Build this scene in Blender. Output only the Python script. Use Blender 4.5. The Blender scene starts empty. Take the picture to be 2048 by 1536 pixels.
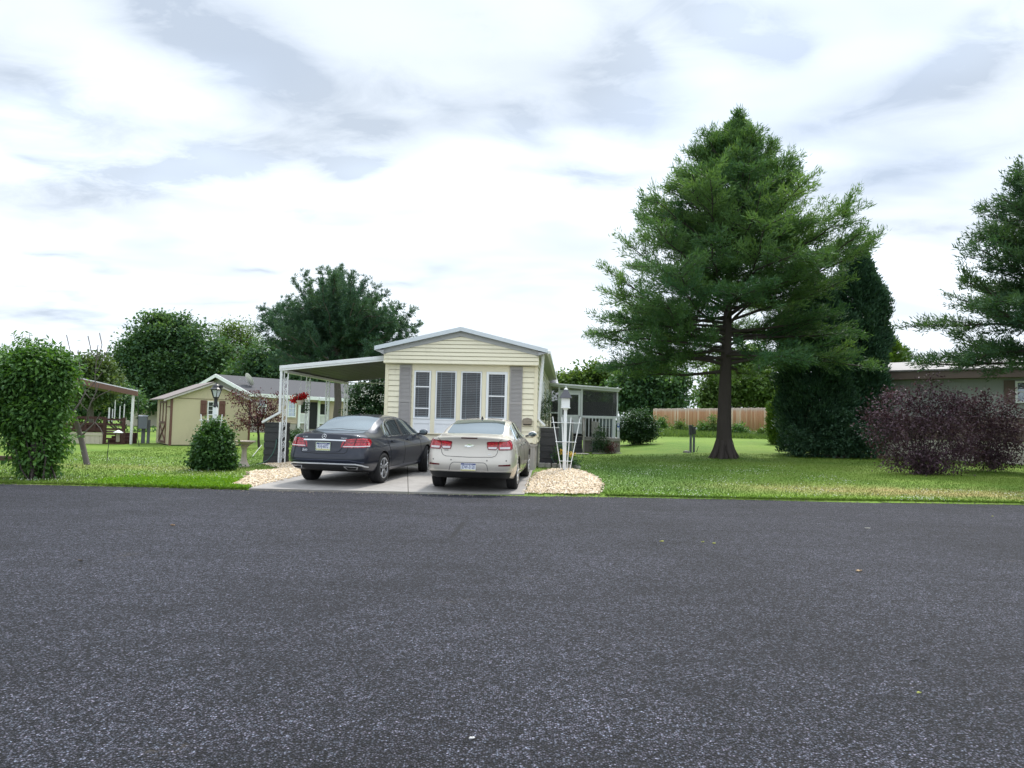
import bpy, bmesh, math, random
import numpy as np
from mathutils import Vector, Matrix, Euler
from mathutils.bvhtree import BVHTree
from mathutils.geometry import delaunay_2d_cdt

scene = bpy.context.scene
col = scene.collection
random.seed(7)
rng = np.random.default_rng(7)
rad = math.radians

# ------------------------------------------------------------------ camera
FPX, PITCH, ROLL, EYE = 1500.0, rad(3.07), rad(1.4), 1.43      # photograph 2048 px wide
_f = np.array([0, math.cos(PITCH), math.sin(PITCH)])
_u0 = np.array([0, -math.sin(PITCH), math.cos(PITCH)])
_r0 = np.array([1.0, 0, 0])
_R = _r0 * math.cos(ROLL) + _u0 * math.sin(ROLL)
_U = _u0 * math.cos(ROLL) - _r0 * math.sin(ROLL)
cam_data = bpy.data.cameras.new("camera")
cam = bpy.data.objects.new("camera", cam_data)
col.objects.link(cam)
M = Matrix.Identity(4)
for i in range(3):
    M[i][0], M[i][1], M[i][2] = _R[i], _U[i], -_f[i]
M[2][3] = EYE
cam.matrix_world = M
cam_data.sensor_width = 36.0
cam_data.lens = 36.0 * FPX / 2048.0
cam_data.clip_start, cam_data.clip_end = 0.1, 5000.0
scene.camera = cam

# ------------------------------------------------------------------ exposure
scene.view_settings.view_transform = 'Standard'
scene.view_settings.look = 'None'
scene.view_settings.exposure = 0.52
scene.view_settings.gamma = 1.0
scene.cycles.max_bounces = 8
scene.cycles.transparent_max_bounces = 24
scene.cycles.sample_clamp_indirect = 6.0

# ------------------------------------------------------------------ sun
SUN_EL, SUN_AZ = rad(58), rad(22)          # azimuth from +Y (away from the viewer) towards +X
sun_data = bpy.data.lights.new("sun", 'SUN')
sun_data.energy = 2.6
sun_data.angle = rad(7)
sun_data.color = (1.0, 0.96, 0.88)
sun = bpy.data.objects.new("sun", sun_data)
col.objects.link(sun)
sd = Vector((math.sin(SUN_AZ) * math.cos(SUN_EL), math.cos(SUN_AZ) * math.cos(SUN_EL), math.sin(SUN_EL)))
sun.rotation_euler = sd.to_track_quat('Z', 'Y').to_euler()
sun.location = (0, 0, 60)


def ray(u, v):
    return _f + _R * (u - 1024) / FPX + _U * (768 - v) / FPX


# ------------------------------------------------------------------ sky
class NT:
    """tiny wrapper to write node trees as expressions"""
    def __init__(s, tree):
        s.t = tree; s.n = tree.nodes; s.l = tree.links

    def new(s, kind, **kw):
        nd = s.n.new(kind)
        for k, v in kw.items():
            setattr(nd, k, v)
        return nd

    def put(s, sock, v):
        if hasattr(v, 'is_output'):
            s.l.new(v, sock)
        elif v is not None:
            if isinstance(v, (tuple, list)) and len(v) == 3 and sock.type == 'RGBA':
                v = (*v, 1)
            sock.default_value = v

    def m(s, op, a, b=None, c=None, clamp=False):
        nd = s.new('ShaderNodeMath', operation=op, use_clamp=clamp)
        s.put(nd.inputs[0], a)
        if b is not None: s.put(nd.inputs[1], b)
        if c is not None: s.put(nd.inputs[2], c)
        return nd.outputs[0]

    def noise(s, vec, scale, detail=3.0, rough=0.55, dist=0.0, out=0):
        nd = s.new('ShaderNodeTexNoise')
        if vec is not None: s.put(nd.inputs['Vector'], vec)
        nd.inputs['Scale'].default_value = scale
        nd.inputs['Detail'].default_value = detail
        nd.inputs['Roughness'].default_value = rough
        nd.inputs['Distortion'].default_value = dist
        return nd.outputs[out]

    def voro(s, vec, scale, feature='F1', out='Distance', rand=1.0):
        nd = s.new('ShaderNodeTexVoronoi', feature=feature)
        if vec is not None: s.put(nd.inputs['Vector'], vec)
        nd.inputs['Scale'].default_value = scale
        nd.inputs['Randomness'].default_value = rand
        return nd.outputs[out]

    def mapr(s, v, a, b, c=0.0, d=1.0, kind='SMOOTHSTEP'):
        nd = s.new('ShaderNodeMapRange', interpolation_type=kind)
        s.put(nd.inputs[0], v)
        for i, q in enumerate((a, b, c, d)):
            s.put(nd.inputs[i + 1], q)
        return nd.outputs[0]

    def mix(s, fac, a, b, mode='MIX'):
        nd = s.new('ShaderNodeMix', data_type='RGBA', blend_type=mode)
        s.put(nd.inputs[0], fac); s.put(nd.inputs[6], a); s.put(nd.inputs[7], b)
        return nd.outputs[2]

    def scale(s, vec, xyz, rot=(0, 0, 0), loc=(0, 0, 0)):
        nd = s.new('ShaderNodeMapping')
        s.put(nd.inputs[0], vec)
        nd.inputs['Scale'].default_value = xyz
        nd.inputs['Rotation'].default_value = rot
        nd.inputs['Location'].default_value = loc
        return nd.outputs[0]


def make_world():
    w = bpy.data.worlds.new("World")
    scene.world = w
    w.use_nodes = True
    t = NT(w.node_tree)
    t.n.clear()
    out = t.new('ShaderNodeOutputWorld')
    bg = t.new('ShaderNodeBackground')
    t.l.new(bg.outputs[0], out.inputs[0])
    sky = t.new('ShaderNodeTexSky', sky_type='NISHITA', sun_disc=False)
    sky.sun_elevation = SUN_EL
    sky.sun_rotation = SUN_AZ
    tc = t.new('ShaderNodeTexCoord')
    d = tc.outputs['Generated']
    sep = t.new('ShaderNodeSeparateXYZ'); t.l.new(d, sep.inputs[0])
    az = t.m('ARCTAN2', sep.outputs[0], sep.outputs[1])
    el = t.m('ARCSINE', sep.outputs[2])
    # flat cloud-layer coordinates: stretched towards the horizon
    zc = t.m('ADD', t.m('MAXIMUM', sep.outputs[2], 0.0), 0.16)
    cx = t.m('DIVIDE', sep.outputs[0], zc)
    cy = t.m('DIVIDE', sep.outputs[1], zc)
    cmb = t.new('ShaderNodeCombineXYZ'); t.l.new(cx, cmb.inputs[0]); t.l.new(cy, cmb.inputs[1])
    cv = cmb.outputs[0]
    wav = t.noise(cv, 1.7, 3, 0.6)
    wav2 = t.noise(t.scale(cv, (1, 1, 1), loc=(5, 9, 2)), 1.7, 3, 0.6)
    fine = t.noise(t.scale(cv, (1.0, 1.5, 1), rot=(0, 0, 0.5)), 4.2, 5, 0.66, 0.5)
    azw = t.m('ADD', az, t.m('MULTIPLY', t.m('SUBTRACT', wav, 0.5), 0.13))
    elw = t.m('ADD', el, t.m('MULTIPLY', t.m('SUBTRACT', wav2, 0.5), 0.10))
    cae = t.new('ShaderNodeCombineXYZ'); t.l.new(azw, cae.inputs[0]); t.l.new(elw, cae.inputs[1]); ae = cae.outputs[0]
    # (u, v, ru, rv, angle, strength) of the darker cloud bellies, as directions in the sky
    grey = [(380, 335, 270, 42, -14, 1.0), (250, 405, 130, 25, -5, .45), (490, 110, 180, 55, 14, .8), (300, 20, 120, 40, 15, .6),
            (100, 190, 210, 80, 12, .5), (560, 175, 200, 70, 6, .45), (740, 262, 50, 16, 3, .65), (700, 335, 60, 18, -20, .8), (645, 325, 35, 14, -10, .5),
            (1430, 30, 120, 40, 20, .9), (1250, 60, 130, 60, 40, .5), (1560, 80, 80, 40, 10, .5), (1750, 200, 240, 30, -22, .55), (1960, 130, 150, 50, -25, .55),
            (1240, 200, 120, 75, 30, .75), (1040, 240, 90, 40, 20, .6), (840, 190, 110, 45, 25, .45), (1180, 370, 150, 30, 8, .6), (1800, 345, 200, 30, -12, .55),
            (500, 540, 60, 9, 2, .55), (820, 555, 80, 12, -4, .5), (90, 505, 90, 9, -3, .6), (90, 590, 140, 14, 4, .45), (110, 630, 150, 12, 2, .5), (600, 450, 90, 22, 5, .3),
            (1830, 470, 120, 30, 15, .4), (960, 60, 120, 60, 0, .2), (60, 300, 90, 20, 10, .3), (400, 605, 120, 10, 0, .3)]
    tot = None
    for (u, v, ru, rv, ang, stg) in grey:
        r = ray(u, v); r = r / np.linalg.norm(r)
        a0, e0 = math.atan2(r[0], r[1]), math.asin(r[2])
        k = 1.0 / FPX
        mp = t.new('ShaderNodeMapping', vector_type='TEXTURE')
        t.l.new(ae, mp.inputs[0])
        mp.inputs['Location'].default_value = (a0, e0, 0)
        mp.inputs['Rotation'].default_value = (0, 0, rad(-ang))
        mp.inputs['Scale'].default_value = (ru * k * 2.1, rv * k * 2.1, 1)
        gr_ = t.new('ShaderNodeTexGradient', gradient_type='QUADRATIC_SPHERE')
        t.l.new(mp.outputs[0], gr_.inputs[0])
        tot = t.m('MULTIPLY', gr_.outputs[1], stg * 1.4) if tot is None else t.m('MULTIPLY_ADD', gr_.outputs[1], stg * 1.4, tot)
    # ragged edges
    tot = t.m('MULTIPLY', tot, t.mapr(fine, 0.25, 0.75, 0.45, 1.45))
    # background variation everywhere in the sky (also behind the viewer)
    soft = t.mapr(t.noise(t.scale(cv, (1, 1.6, 1), rot=(0, 0, 0.3), loc=(3, 1, 0)), 1.3, 3, 0.6, 0.5), 0.38, 0.72, 0.0, 0.42)
    high = t.mapr(el, 0.16, 0.5, 0.0, 0.14)
    soft = t.m('MULTIPLY', soft, t.mapr(el, 0.02, 0.25, 0.55, 1.0))
    mask = t.m('MINIMUM', t.m('ADD', t.m('ADD', tot, soft), high), 1.0)
    bright = (0.76, 0.825, 0.90)
    dark = (0.445, 0.51, 0.60)
    cloud = t.mix(mask, bright, dark)
    # brighter thin patches between the layers, and the overcast brightening towards the zenith
    glow = t.mapr(t.noise(t.scale(cv, (1, 1.3, 1), loc=(2, 7, 0)), 0.9, 3, 0.55), 0.42, 0.68, 0.97, 1.30)
    zen = t.mapr(el, 0.55, 1.05, 1.0, 2.3)
    vs = t.new('ShaderNodeVectorMath', operation='SCALE'); t.l.new(cloud, vs.inputs[0]); t.l.new(t.m('MULTIPLY', glow, zen), vs.inputs['Scale']); cloud = vs.outputs[0]
    nish = t.new('ShaderNodeVectorMath', operation='SCALE')
    t.l.new(sky.outputs[0], nish.inputs[0]); nish.inputs['Scale'].default_value = 0.10
    # thin cloud: some of the blue sky shows through where the layer is patchy
    thin = t.m('MULTIPLY', t.mapr(t.noise(t.scale(cv, (1, 1, 1), loc=(8, 3, 1)), 1.1, 2, 0.5), 0.4, 0.7, 0.0, 0.22), t.mapr(el, 0.08, 0.35, 0.2, 1.0))
    colr = t.mix(thin, cloud, nish.outputs[0])
    t.put(bg.inputs[0], colr)
    bg.inputs[1].default_value = 1.0
    w.cycles.sampling_method = 'MANUAL'
    w.cycles.sample_map_resolution = 512


make_world()

# ------------------------------------------------------------------ terrain height and pixel -> place helpers
_PC = ([15.2, 21, 36, 46, 50, 60], [0, .18, .36, .75, 1.12, 1.25])
_PR = ([15.2, 21, 28, 36, 50, 60], [0, .18, .40, .64, 1.12, 1.25])
_PL = ([15.2, 21, 36, 60], [0, .11, .2, .3])


def _ss(a, b, x):
    t = np.clip((x - a) / (b - a), 0, 1)
    return t * t * (3 - 2 * t)


def gz(x, y):
    """height of the ground"""
    x = np.asarray(x, float); y = np.asarray(y, float)
    l = np.interp(y, *_PL); c = np.interp(y, *_PC); r = np.interp(y, *_PR)
    z = l + (c - l) * _ss(-8, -5, x - 0.07 * (y - 15))
    return z + (r - z) * _ss(4, 9, x)


def at(u, v, Y):
    d = ray(u, v)
    return Vector((d[0] * Y / d[1], Y, EYE + d[2] * Y / d[1]))


def on_ground(u, v, far=140):
    d = ray(u, v); y = 2.0
    while y < far:
        if EYE + d[2] * y / d[1] <= float(gz(d[0] * y / d[1], y)):
            break
        y += 0.02
    return Vector((d[0] * y / d[1], y, float(gz(d[0] * y / d[1], y))))


def foot(u, Y, v=860):
    """ground point at distance Y under picture column u"""
    d = ray(u, v); x = d[0] * Y / d[1]
    return Vector((x, Y, float(gz(x, Y))))


# ------------------------------------------------------------------ objects, names and labels
def thing(name, label, cat, loc=(0, 0, 0), rotz=0.0, group=None, rot=None):
    o = bpy.data.objects.new(name, None)
    col.objects.link(o)
    o.empty_display_size = 0.3
    o.location = loc
    o.rotation_euler = rot if rot else (0, 0, rotz)
    o['label'] = label; o['category'] = cat
    if group: o['group'] = group
    return o


def tag(o, label=None, cat=None, group=None, kind=None):
    for k, v in (('label', label), ('category', cat), ('group', group), ('kind', kind)):
        if v: o[k] = v
    return o


def link(name, me, mat, parent=None, bevel=0.0, smooth=False):
    o = bpy.data.objects.new(name, me)
    col.objects.link(o)
    if mat is not None:
        me.materials.append(mat)
    if parent is not None:
        o.parent = parent
    if smooth:
        me.shade_smooth()
    if bevel:
        b = o.modifiers.new("bevel", 'BEVEL')
        b.width = bevel; b.segments = 2; b.limit_method = 'ANGLE'; b.angle_limit = rad(40)
    return o


class MB:
    """collects faces and links them as ONE mesh"""
    def __init__(s):
        s.v = []; s.f = []

    def add(s, verts, faces):
        o = len(s.v)
        s.v += [tuple(p) for p in verts]
        s.f += [tuple(i + o for i in f) for f in faces]
        return s

    def box(s, x0, x1, y0, y1, z0, z1):
        return s.add([(x0, y0, z0), (x1, y0, z0), (x1, y1, z0), (x0, y1, z0), (x0, y0, z1), (x1, y0, z1), (x1, y1, z1), (x0, y1, z1)],
                     [(0, 3, 2, 1), (4, 5, 6, 7), (0, 1, 5, 4), (1, 2, 6, 5), (2, 3, 7, 6), (3, 0, 4, 7)])

    def bar(s, a, b, w, h=None, up=(0, 0, 1)):
        """square bar from a to b"""
        h = h or w
        a, b = Vector(a), Vector(b); d = (b - a).normalized()
        x = d.cross(Vector(up))
        if x.length < 1e-4: x = d.cross(Vector((0, 1, 0)))
        x.normalize(); z = x.cross(d)
        c = [x * (i * w / 2) + z * (j * h / 2) for i, j in ((-1, -1), (1, -1), (1, 1), (-1, 1))]
        return s.add([a + k for k in c] + [b + k for k in c], [(0, 1, 2, 3), (7, 6, 5, 4), (0, 4, 5, 1), (1, 5, 6, 2), (2, 6, 7, 3), (3, 7, 4, 0)])

    def tube(s, pts, r, n=8, cap=True):
        pts = [Vector(p) for p in pts]
        rs = r if isinstance(r, (list, tuple)) else [r] * len(pts)
        vs = []; fs = []
        px = None
        for i, p in enumerate(pts):
            d = (pts[min(i + 1, len(pts) - 1)] - pts[max(i - 1, 0)]).normalized()
            if px is None:
                px = d.cross(Vector((0.13, 0.31, 0.94)))
                if px.length < 0.05: px = d.cross(Vector((1, 0, 0)))
            px = (px - d * px.dot(d)).normalized()
            py = d.cross(px)
            for k in range(n):
                a = 2 * math.pi * k / n
                vs.append(p + px * (math.cos(a) * rs[i]) + py * (math.sin(a) * rs[i]))
        for i in range(len(pts) - 1):
            for k in range(n):
                a, b = i * n + k, i * n + (k + 1) % n
                fs.append((a, b, b + n, a + n))
        if cap:
            fs.append(tuple(range(n - 1, -1, -1))); fs.append(tuple((len(pts) - 1) * n + k for k in range(n)))
        return s.add(vs, fs)

    def lathe(s, prof, n=24, axis='z', c=(0, 0, 0)):
        vs = []; fs = []
        for (r, h) in prof:
            for k in range(n):
                a = 2 * math.pi * k / n
                p = (r * math.cos(a), r * math.sin(a), h)
                if axis == 'x': p = (h, r * math.cos(a), r * math.sin(a))
                if axis == 'y': p = (r * math.cos(a), h, r * math.sin(a))
                vs.append((p[0] + c[0], p[1] + c[1], p[2] + c[2]))
        for i in range(len(prof) - 1):
            for k in range(n):
                a, b = i * n + k, i * n + (k + 1) % n
                fs.append((a, b, b + n, a + n))
        fs.append(tuple(range(n - 1, -1, -1))); fs.append(tuple((len(prof) - 1) * n + k for k in range(n)))
        return s.add(vs, fs)

    def prism(s, outline, y0, y1):
        """outline of (x, z) extruded from y0 to y1"""
        n = len(outline)
        vs = [(x, y0, z) for x, z in outline] + [(x, y1, z) for x, z in outline]
        fs = [tuple(range(n)), tuple(range(2 * n - 1, n - 1, -1))]
        for i in range(n):
            j = (i + 1) % n
            fs.append((i, i + n, j + n, j))
        return s.add(vs, fs)

    def sphere(s, c, r, n=10, m=7, sz=1.0):
        prof = []
        for i in range(m + 1):
            a = -math.pi / 2 + math.pi * i / m
            prof.append((max(r * math.cos(a), r * 0.02), r * math.sin(a) * sz))
        return s.lathe(prof, n, 'z', c)

    def build(s, name, mat, parent=None, bevel=0.0, smooth=False):
        me = bpy.data.meshes.new(name)
        me.from_pydata(s.v, [], s.f)
        me.validate()
        bm = bmesh.new(); bm.from_mesh(me)
        bmesh.ops.recalc_face_normals(bm, faces=bm.faces)
        bm.to_mesh(me); bm.free()
        return link(name, me, mat, parent, bevel, smooth)


def np_mesh(name, verts, faces, mat, parent=None, var=None, smooth=False):
    """mesh from numpy arrays; faces is an (n, k) array; var is one value per vertex"""
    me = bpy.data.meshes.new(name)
    n, k = faces.shape
    me.vertices.add(len(verts)); me.vertices.foreach_set('co', np.ascontiguousarray(verts, np.float32).ravel())
    me.loops.add(n * k); me.loops.foreach_set('vertex_index', np.ascontiguousarray(faces, np.int32).ravel())
    me.polygons.add(n)
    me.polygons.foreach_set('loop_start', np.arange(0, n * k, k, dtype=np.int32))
    me.polygons.foreach_set('loop_total', np.full(n, k, np.int32))
    if var is not None:
        at_ = me.attributes.new('var', 'FLOAT', 'POINT')
        at_.data.foreach_set('value', np.ascontiguousarray(var, np.float32))
    me.update(calc_edges=True)
    if smooth: me.shade_smooth()
    return link(name, me, mat, parent)


# ------------------------------------------------------------------ materials
_mats = {}


def mat(name, color, rough=0.6, metal=0.0, var=0.12, vscale=3.0, bump=0.0, bscale=40.0, spec=0.5, coat=0.0, dirt=0.0, stretch=None):
    """painted or natural surface: base colour broken up by two scales of noise, optional bump and grime"""
    if name in _mats: return _mats[name]
    m = bpy.data.materials.new(name); m.use_nodes = True
    t = NT(m.node_tree)
    p = t.n['Principled BSDF']
    tc = t.new('ShaderNodeTexCoord').outputs['Object']
    if stretch: tc = t.scale(tc, stretch)
    n1 = t.noise(tc, vscale, 5, 0.6)
    n2 = t.noise(tc, vscale * 9, 3, 0.6)
    f = t.m('ADD', t.m('MULTIPLY', t.m('SUBTRACT', n1, 0.5), 2 * var), t.m('MULTIPLY', t.m('SUBTRACT', n2, 0.5), var))
    f = t.m('ADD', f, 1.0)
    sc = t.new('ShaderNodeVectorMath', operation='SCALE')
    sc.inputs[0].default_value = color; t.l.new(f, sc.inputs['Scale'])
    c = sc.outputs[0]
    if dirt:
        dm = t.mapr(t.noise(t.scale(tc, (1, 1, .35)), 2.3, 6, 0.7), 0.5, 0.8, 0, dirt)
        c = t.mix(dm, c, (0.16, 0.14, 0.11))
    t.put(p.inputs['Base Color'], c)
    p.inputs['Roughness'].default_value = rough
    p.inputs['Metallic'].default_value = metal
    p.inputs['Specular IOR Level'].default_value = spec
    p.inputs['Coat Weight'].default_value = coat
    p.inputs['Coat Roughness'].default_value = 0.03
    if bump:
        b = t.new('ShaderNodeBump'); b.inputs['Strength'].default_value = bump; b.inputs['Distance'].default_value = 0.01
        t.l.new(t.noise(tc, bscale, 4, 0.65), b.inputs['Height'])
        t.l.new(b.outputs[0], p.inputs['Normal'])
    _mats[name] = m
    return m


def leaf_mat(name, c0, c1, trans=0.35, gloss=0.25, tint=None):
    """foliage: each leaf picks its own tone between two greens"""
    if name in _mats: return _mats[name]
    m = bpy.data.materials.new(name); m.use_nodes = True
    t = NT(m.node_tree)
    p = t.n['Principled BSDF']; out = t.n['Material Output']
    a = t.new('ShaderNodeAttribute', attribute_name='var').outputs['Fac']
    c = t.mix(a, c0, c1)
    t.put(p.inputs['Base Color'], c)
    p.inputs['Roughness'].default_value = 0.55
    p.inputs['Specular IOR Level'].default_value = gloss
    tr = t.new('ShaderNodeBsdfTranslucent')
    t.put(tr.inputs[0], t.mix(1.0, c, tint or (1.25, 1.2, 0.5), 'MULTIPLY'))
    mx = t.new('ShaderNodeMixShader'); mx.inputs[0].default_value = trans
    t.l.new(p.outputs[0], mx.inputs[1]); t.l.new(tr.outputs[0], mx.inputs[2])
    t.l.new(mx.outputs[0], out.inputs[0])
    _mats[name] = m
    return m


def glass_mat(name, color=(0.02, 0.028, 0.032), refl=0.35, rough=0.02):
    """window glass seen from outside: dark room behind, sky and trees mirrored in it"""
    if name in _mats: return _mats[name]
    m = bpy.data.materials.new(name); m.use_nodes = True
    t = NT(m.node_tree)
    p = t.n['Principled BSDF']; out = t.n['Material Output']
    p.inputs['Base Color'].default_value = (*color, 1); p.inputs['Roughness'].default_value = 0.15
    g = t.new('ShaderNodeBsdfGlossy'); g.inputs['Roughness'].default_value = rough
    g.inputs['Color'].default_value = (0.82, 0.95, 1.0, 1)
    lw = t.new('ShaderNodeLayerWeight'); lw.inputs['Blend'].default_value = 0.35
    tc = t.new('ShaderNodeTexCoord').outputs['Object']
    fac = t.m('MULTIPLY_ADD', lw.outputs['Fresnel'], 0.8, refl, clamp=True)
    mx = t.new('ShaderNodeMixShader'); t.l.new(fac, mx.inputs[0])
    t.l.new(p.outputs[0], mx.inputs[1]); t.l.new(g.outputs[0], mx.inputs[2])
    b = t.new('ShaderNodeBump'); b.inputs['Strength'].default_value = 0.02; b.inputs['Distance'].default_value = 0.02
    t.l.new(t.noise(tc, 2.0, 2), b.inputs['Height']); t.l.new(b.outputs[0], g.inputs['Normal'])
    t.l.new(mx.outputs[0], out.inputs[0])
    _mats[name] = m
    return m


def screen_mat(name, color=(0.02, 0.022, 0.025), see=0.35):
    """insect screen or clear pane: part see-through, part dark, a little gloss"""
    m = bpy.data.materials.new(name); m.use_nodes = True
    t = NT(m.node_tree)
    p = t.n['Principled BSDF']; out = t.n['Material Output']
    p.inputs['Base Color'].default_value = (*color, 1); p.inputs['Roughness'].default_value = 0.35
    tr = t.new('ShaderNodeBsdfTransparent')
    mx = t.new('ShaderNodeMixShader'); mx.inputs[0].default_value = see
    t.l.new(p.outputs[0], mx.inputs[1]); t.l.new(tr.outputs[0], mx.inputs[2])
    t.l.new(mx.outputs[0], out.inputs[0])
    return m
# ------------------------------------------------------------------ ground, road, driveway, gravel
ROAD_EDGE = [(-60, 14.1), (-30, 14.55), (-10.1, 14.95), (-6.7, 15.0), (-4.9, 14.95), (-3.1, 14.98), (0.42, 15.18), (1.9, 15.33), (4.9, 15.45), (10.8, 15.8), (30, 16.9), (60, 18.4)]


def road_y(x):
    return np.interp(x, [p[0] for p in ROAD_EDGE], [p[1] for p in ROAD_EDGE])


def lawn_material():
    m = bpy.data.materials.new("lawn_turf"); m.use_nodes = True
    t = NT(m.node_tree); p = t.n['Principled BSDF']
    P = t.new('ShaderNodeNewGeometry').outputs['Position']
    sep = t.new('ShaderNodeSeparateXYZ'); t.l.new(P, sep.inputs[0])
    big = t.noise(P, 0.22, 4, 0.6)
    mid = t.noise(t.scale(P, (1, 2.2, 1)), 1.4, 5, 0.65)
    fin = t.noise(P, 28, 3, 0.7)
    c = t.mix(t.mapr(big, 0.35, 0.65), (0.082, 0.165, 0.021), (0.146, 0.228, 0.035))
    c = t.mix(t.mapr(mid, 0.38, 0.68, 0, 0.65), c, (0.165, 0.215, 0.048))

    def patch(x, y, rx, ry, s):
        a = t.m('DIVIDE', t.m('SUBTRACT', sep.outputs[0], x), rx)
        b = t.m('DIVIDE', t.m('SUBTRACT', sep.outputs[1], y), ry)
        q = t.m('MULTIPLY_ADD', a, a, t.m('MULTIPLY', b, b))
        return t.m('MULTIPLY', t.m('EXPONENT', t.m('MULTIPLY', q, -1)), s)
    # dried-out stretch near the road in front of the grey house, and clover-rich yellow stretches
    dry = t.m('ADD', patch(10.5, 17.3, 4.0, 1.0, .75), t.m('ADD', patch(-9.5, 19.3, 3.0, .7, .35), patch(7, 17.8, 3, .8, .35)))
    dry = t.m('MULTIPLY', dry, t.mapr(mid, 0.3, 0.65, 0.4, 1.1))
    c = t.mix(dry, c, (0.33, 0.26, 0.11))
    lush = t.m('ADD', patch(-6.2, 15.75, 1.7, .75, 1.0), t.m('ADD', patch(4.5, 15.8, 4.5, .35, .55), patch(10, 16.1, 6, .3, .55)))
    c = t.mix(t.m('MINIMUM', lush, 1.0), c, (0.165, 0.285, 0.025))
    lush_shade = t.m('ADD', patch(3.2, 20, 2.2, 4, .75), patch(3.5, 26, 3, 5, .4))  # lusher grass, with part of the tree's soft shadow painted into the green
    c = t.mix(t.m('MINIMUM', lush_shade, 0.9), c, (0.065, 0.135, 0.024))
    f = t.mapr(fin, 0.25, 0.75, 0.6, 1.35, 'LINEAR')
    sc = t.new('ShaderNodeVectorMath', operation='SCALE'); t.put(sc.inputs[0], c); t.l.new(f, sc.inputs['Scale'])
    t.put(p.inputs['Base Color'], sc.outputs[0])
    p.inputs['Roughness'].default_value = 0.85; p.inputs['Specular IOR Level'].default_value = 0.15
    b = t.new('ShaderNodeBump'); b.inputs['Strength'].default_value = 0.6; b.inputs['Distance'].default_value = 0.03
    t.l.new(fin, b.inputs['Height']); t.l.new(b.outputs[0], p.inputs['Normal'])
    return m


def asphalt_material():
    m = bpy.data.materials.new("asphalt"); m.use_nodes = True
    t = NT(m.node_tree); p = t.n['Principled BSDF']
    P = t.new('ShaderNodeNewGeometry').outputs['Position']
    v1 = t.new('ShaderNodeTexVoronoi'); v1.inputs['Scale'].default_value = 88; t.l.new(P, v1.inputs['Vector'])
    v2 = t.new('ShaderNodeTexVoronoi'); v2.inputs['Scale'].default_value = 42; t.l.new(P, v2.inputs['Vector'])
    hs = t.new('ShaderNodeSeparateColor'); t.l.new(v1.outputs['Color'], hs.inputs[0])
    h2 = t.new('ShaderNodeSeparateColor'); t.l.new(v2.outputs['Color'], h2.inputs[0])
    gap = t.mapr(v1.outputs['Distance'], 0.25, 0.75, 1.0, 0.12)
    stone = t.mapr(t.m('POWER', hs.outputs[0], 1.6), 0.0, 1.0, 0.012, 0.165, 'LINEAR')
    pale = t.mapr(hs.outputs[1], 0.90, 0.97, 0.0, 0.17)
    spot = t.m('MULTIPLY', t.mapr(h2.outputs[0], 0.965, 0.985, 0, 1), t.mapr(v2.outputs['Distance'], 0.22, 0.30, 1, 0))
    val = t.m('MULTIPLY', t.m('ADD', stone, pale), gap)
    val = t.m('MULTIPLY', val, t.mapr(h2.outputs[1], 0, 1, 0.62, 1.38, 'LINEAR'))
    v3 = t.new('ShaderNodeTexVoronoi'); v3.inputs['Scale'].default_value = 17; t.l.new(P, v3.inputs['Vector'])
    h3 = t.new('ShaderNodeSeparateColor'); t.l.new(v3.outputs['Color'], h3.inputs[0])
    val = t.m('MULTIPLY', val, t.mapr(h3.outputs[0], 0, 1, 0.82, 1.18, 'LINEAR'))
    val = t.m('ADD', val, t.m('MULTIPLY', spot, 0.22))
    n1 = t.noise(P, 0.35, 5, 0.6); n2 = t.noise(t.scale(P, (0.5, 2.0, 1)), 1.3, 4, 0.6)
    pat = t.m('ADD', t.mapr(n1, 0.3, 0.7, -0.20, 0.17), t.mapr(n2, 0.3, 0.7, -0.12, 0.12))
    val = t.m('MULTIPLY', val, t.m('MULTIPLY', t.m('ADD', pat, 0.80), 0.95))
    c = t.new('ShaderNodeCombineColor')
    tint = t.mapr(hs.outputs[2], 0, 1, 0.9, 1.1, 'LINEAR')
    t.l.new(t.m('MULTIPLY', val, t.m('MULTIPLY', tint, 0.95)), c.inputs[0]); t.l.new(t.m('MULTIPLY', val, 0.97), c.inputs[1]); t.l.new(t.m('MULTIPLY', val, 1.28), c.inputs[2])
    cc = c.outputs[0]
    # drifted brown dust in places
    dust = t.m('MULTIPLY', t.mapr(t.noise(P, 1.1, 6, 0.7), 0.60, 0.75, 0, 0.4), t.mapr(t.noise(P, 30, 2), .45, .6))
    cc = t.mix(dust, cc, (0.13, 0.105, 0.075))
    # a few long hairline cracks
    w = t.new('ShaderNodeTexVoronoi', feature='DISTANCE_TO_EDGE'); w.inputs['Scale'].default_value = 0.22
    t.l.new(t.scale(P, (0.35, 1.2, 1)), w.inputs['Vector'])
    wob = t.new('ShaderNodeVectorMath', operation='ADD')
    crack = t.m('MULTIPLY', t.mapr(w.outputs['Distance'], 0.0, 0.005, 1, 0), t.mapr(n1, 0.46, 0.54, 0, 0.85))
    cc = t.mix(crack, cc, (0.012, 0.012, 0.014))
    t.put(p.inputs['Base Color'], cc)
    p.inputs['Roughness'].default_value = 0.72
    p.inputs['Specular IOR Level'].default_value = 0.22
    b = t.new('ShaderNodeBump'); b.inputs['Strength'].default_value = 1.0; b.inputs['Distance'].default_value = 0.008
    t.l.new(t.m('ADD', t.mapr(v1.outputs['Distance'], 0.2, 0.8, 1, 0), hs.outputs[0]), b.inputs['Height']); t.l.new(b.outputs[0], p.inputs['Normal'])
    return m


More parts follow.
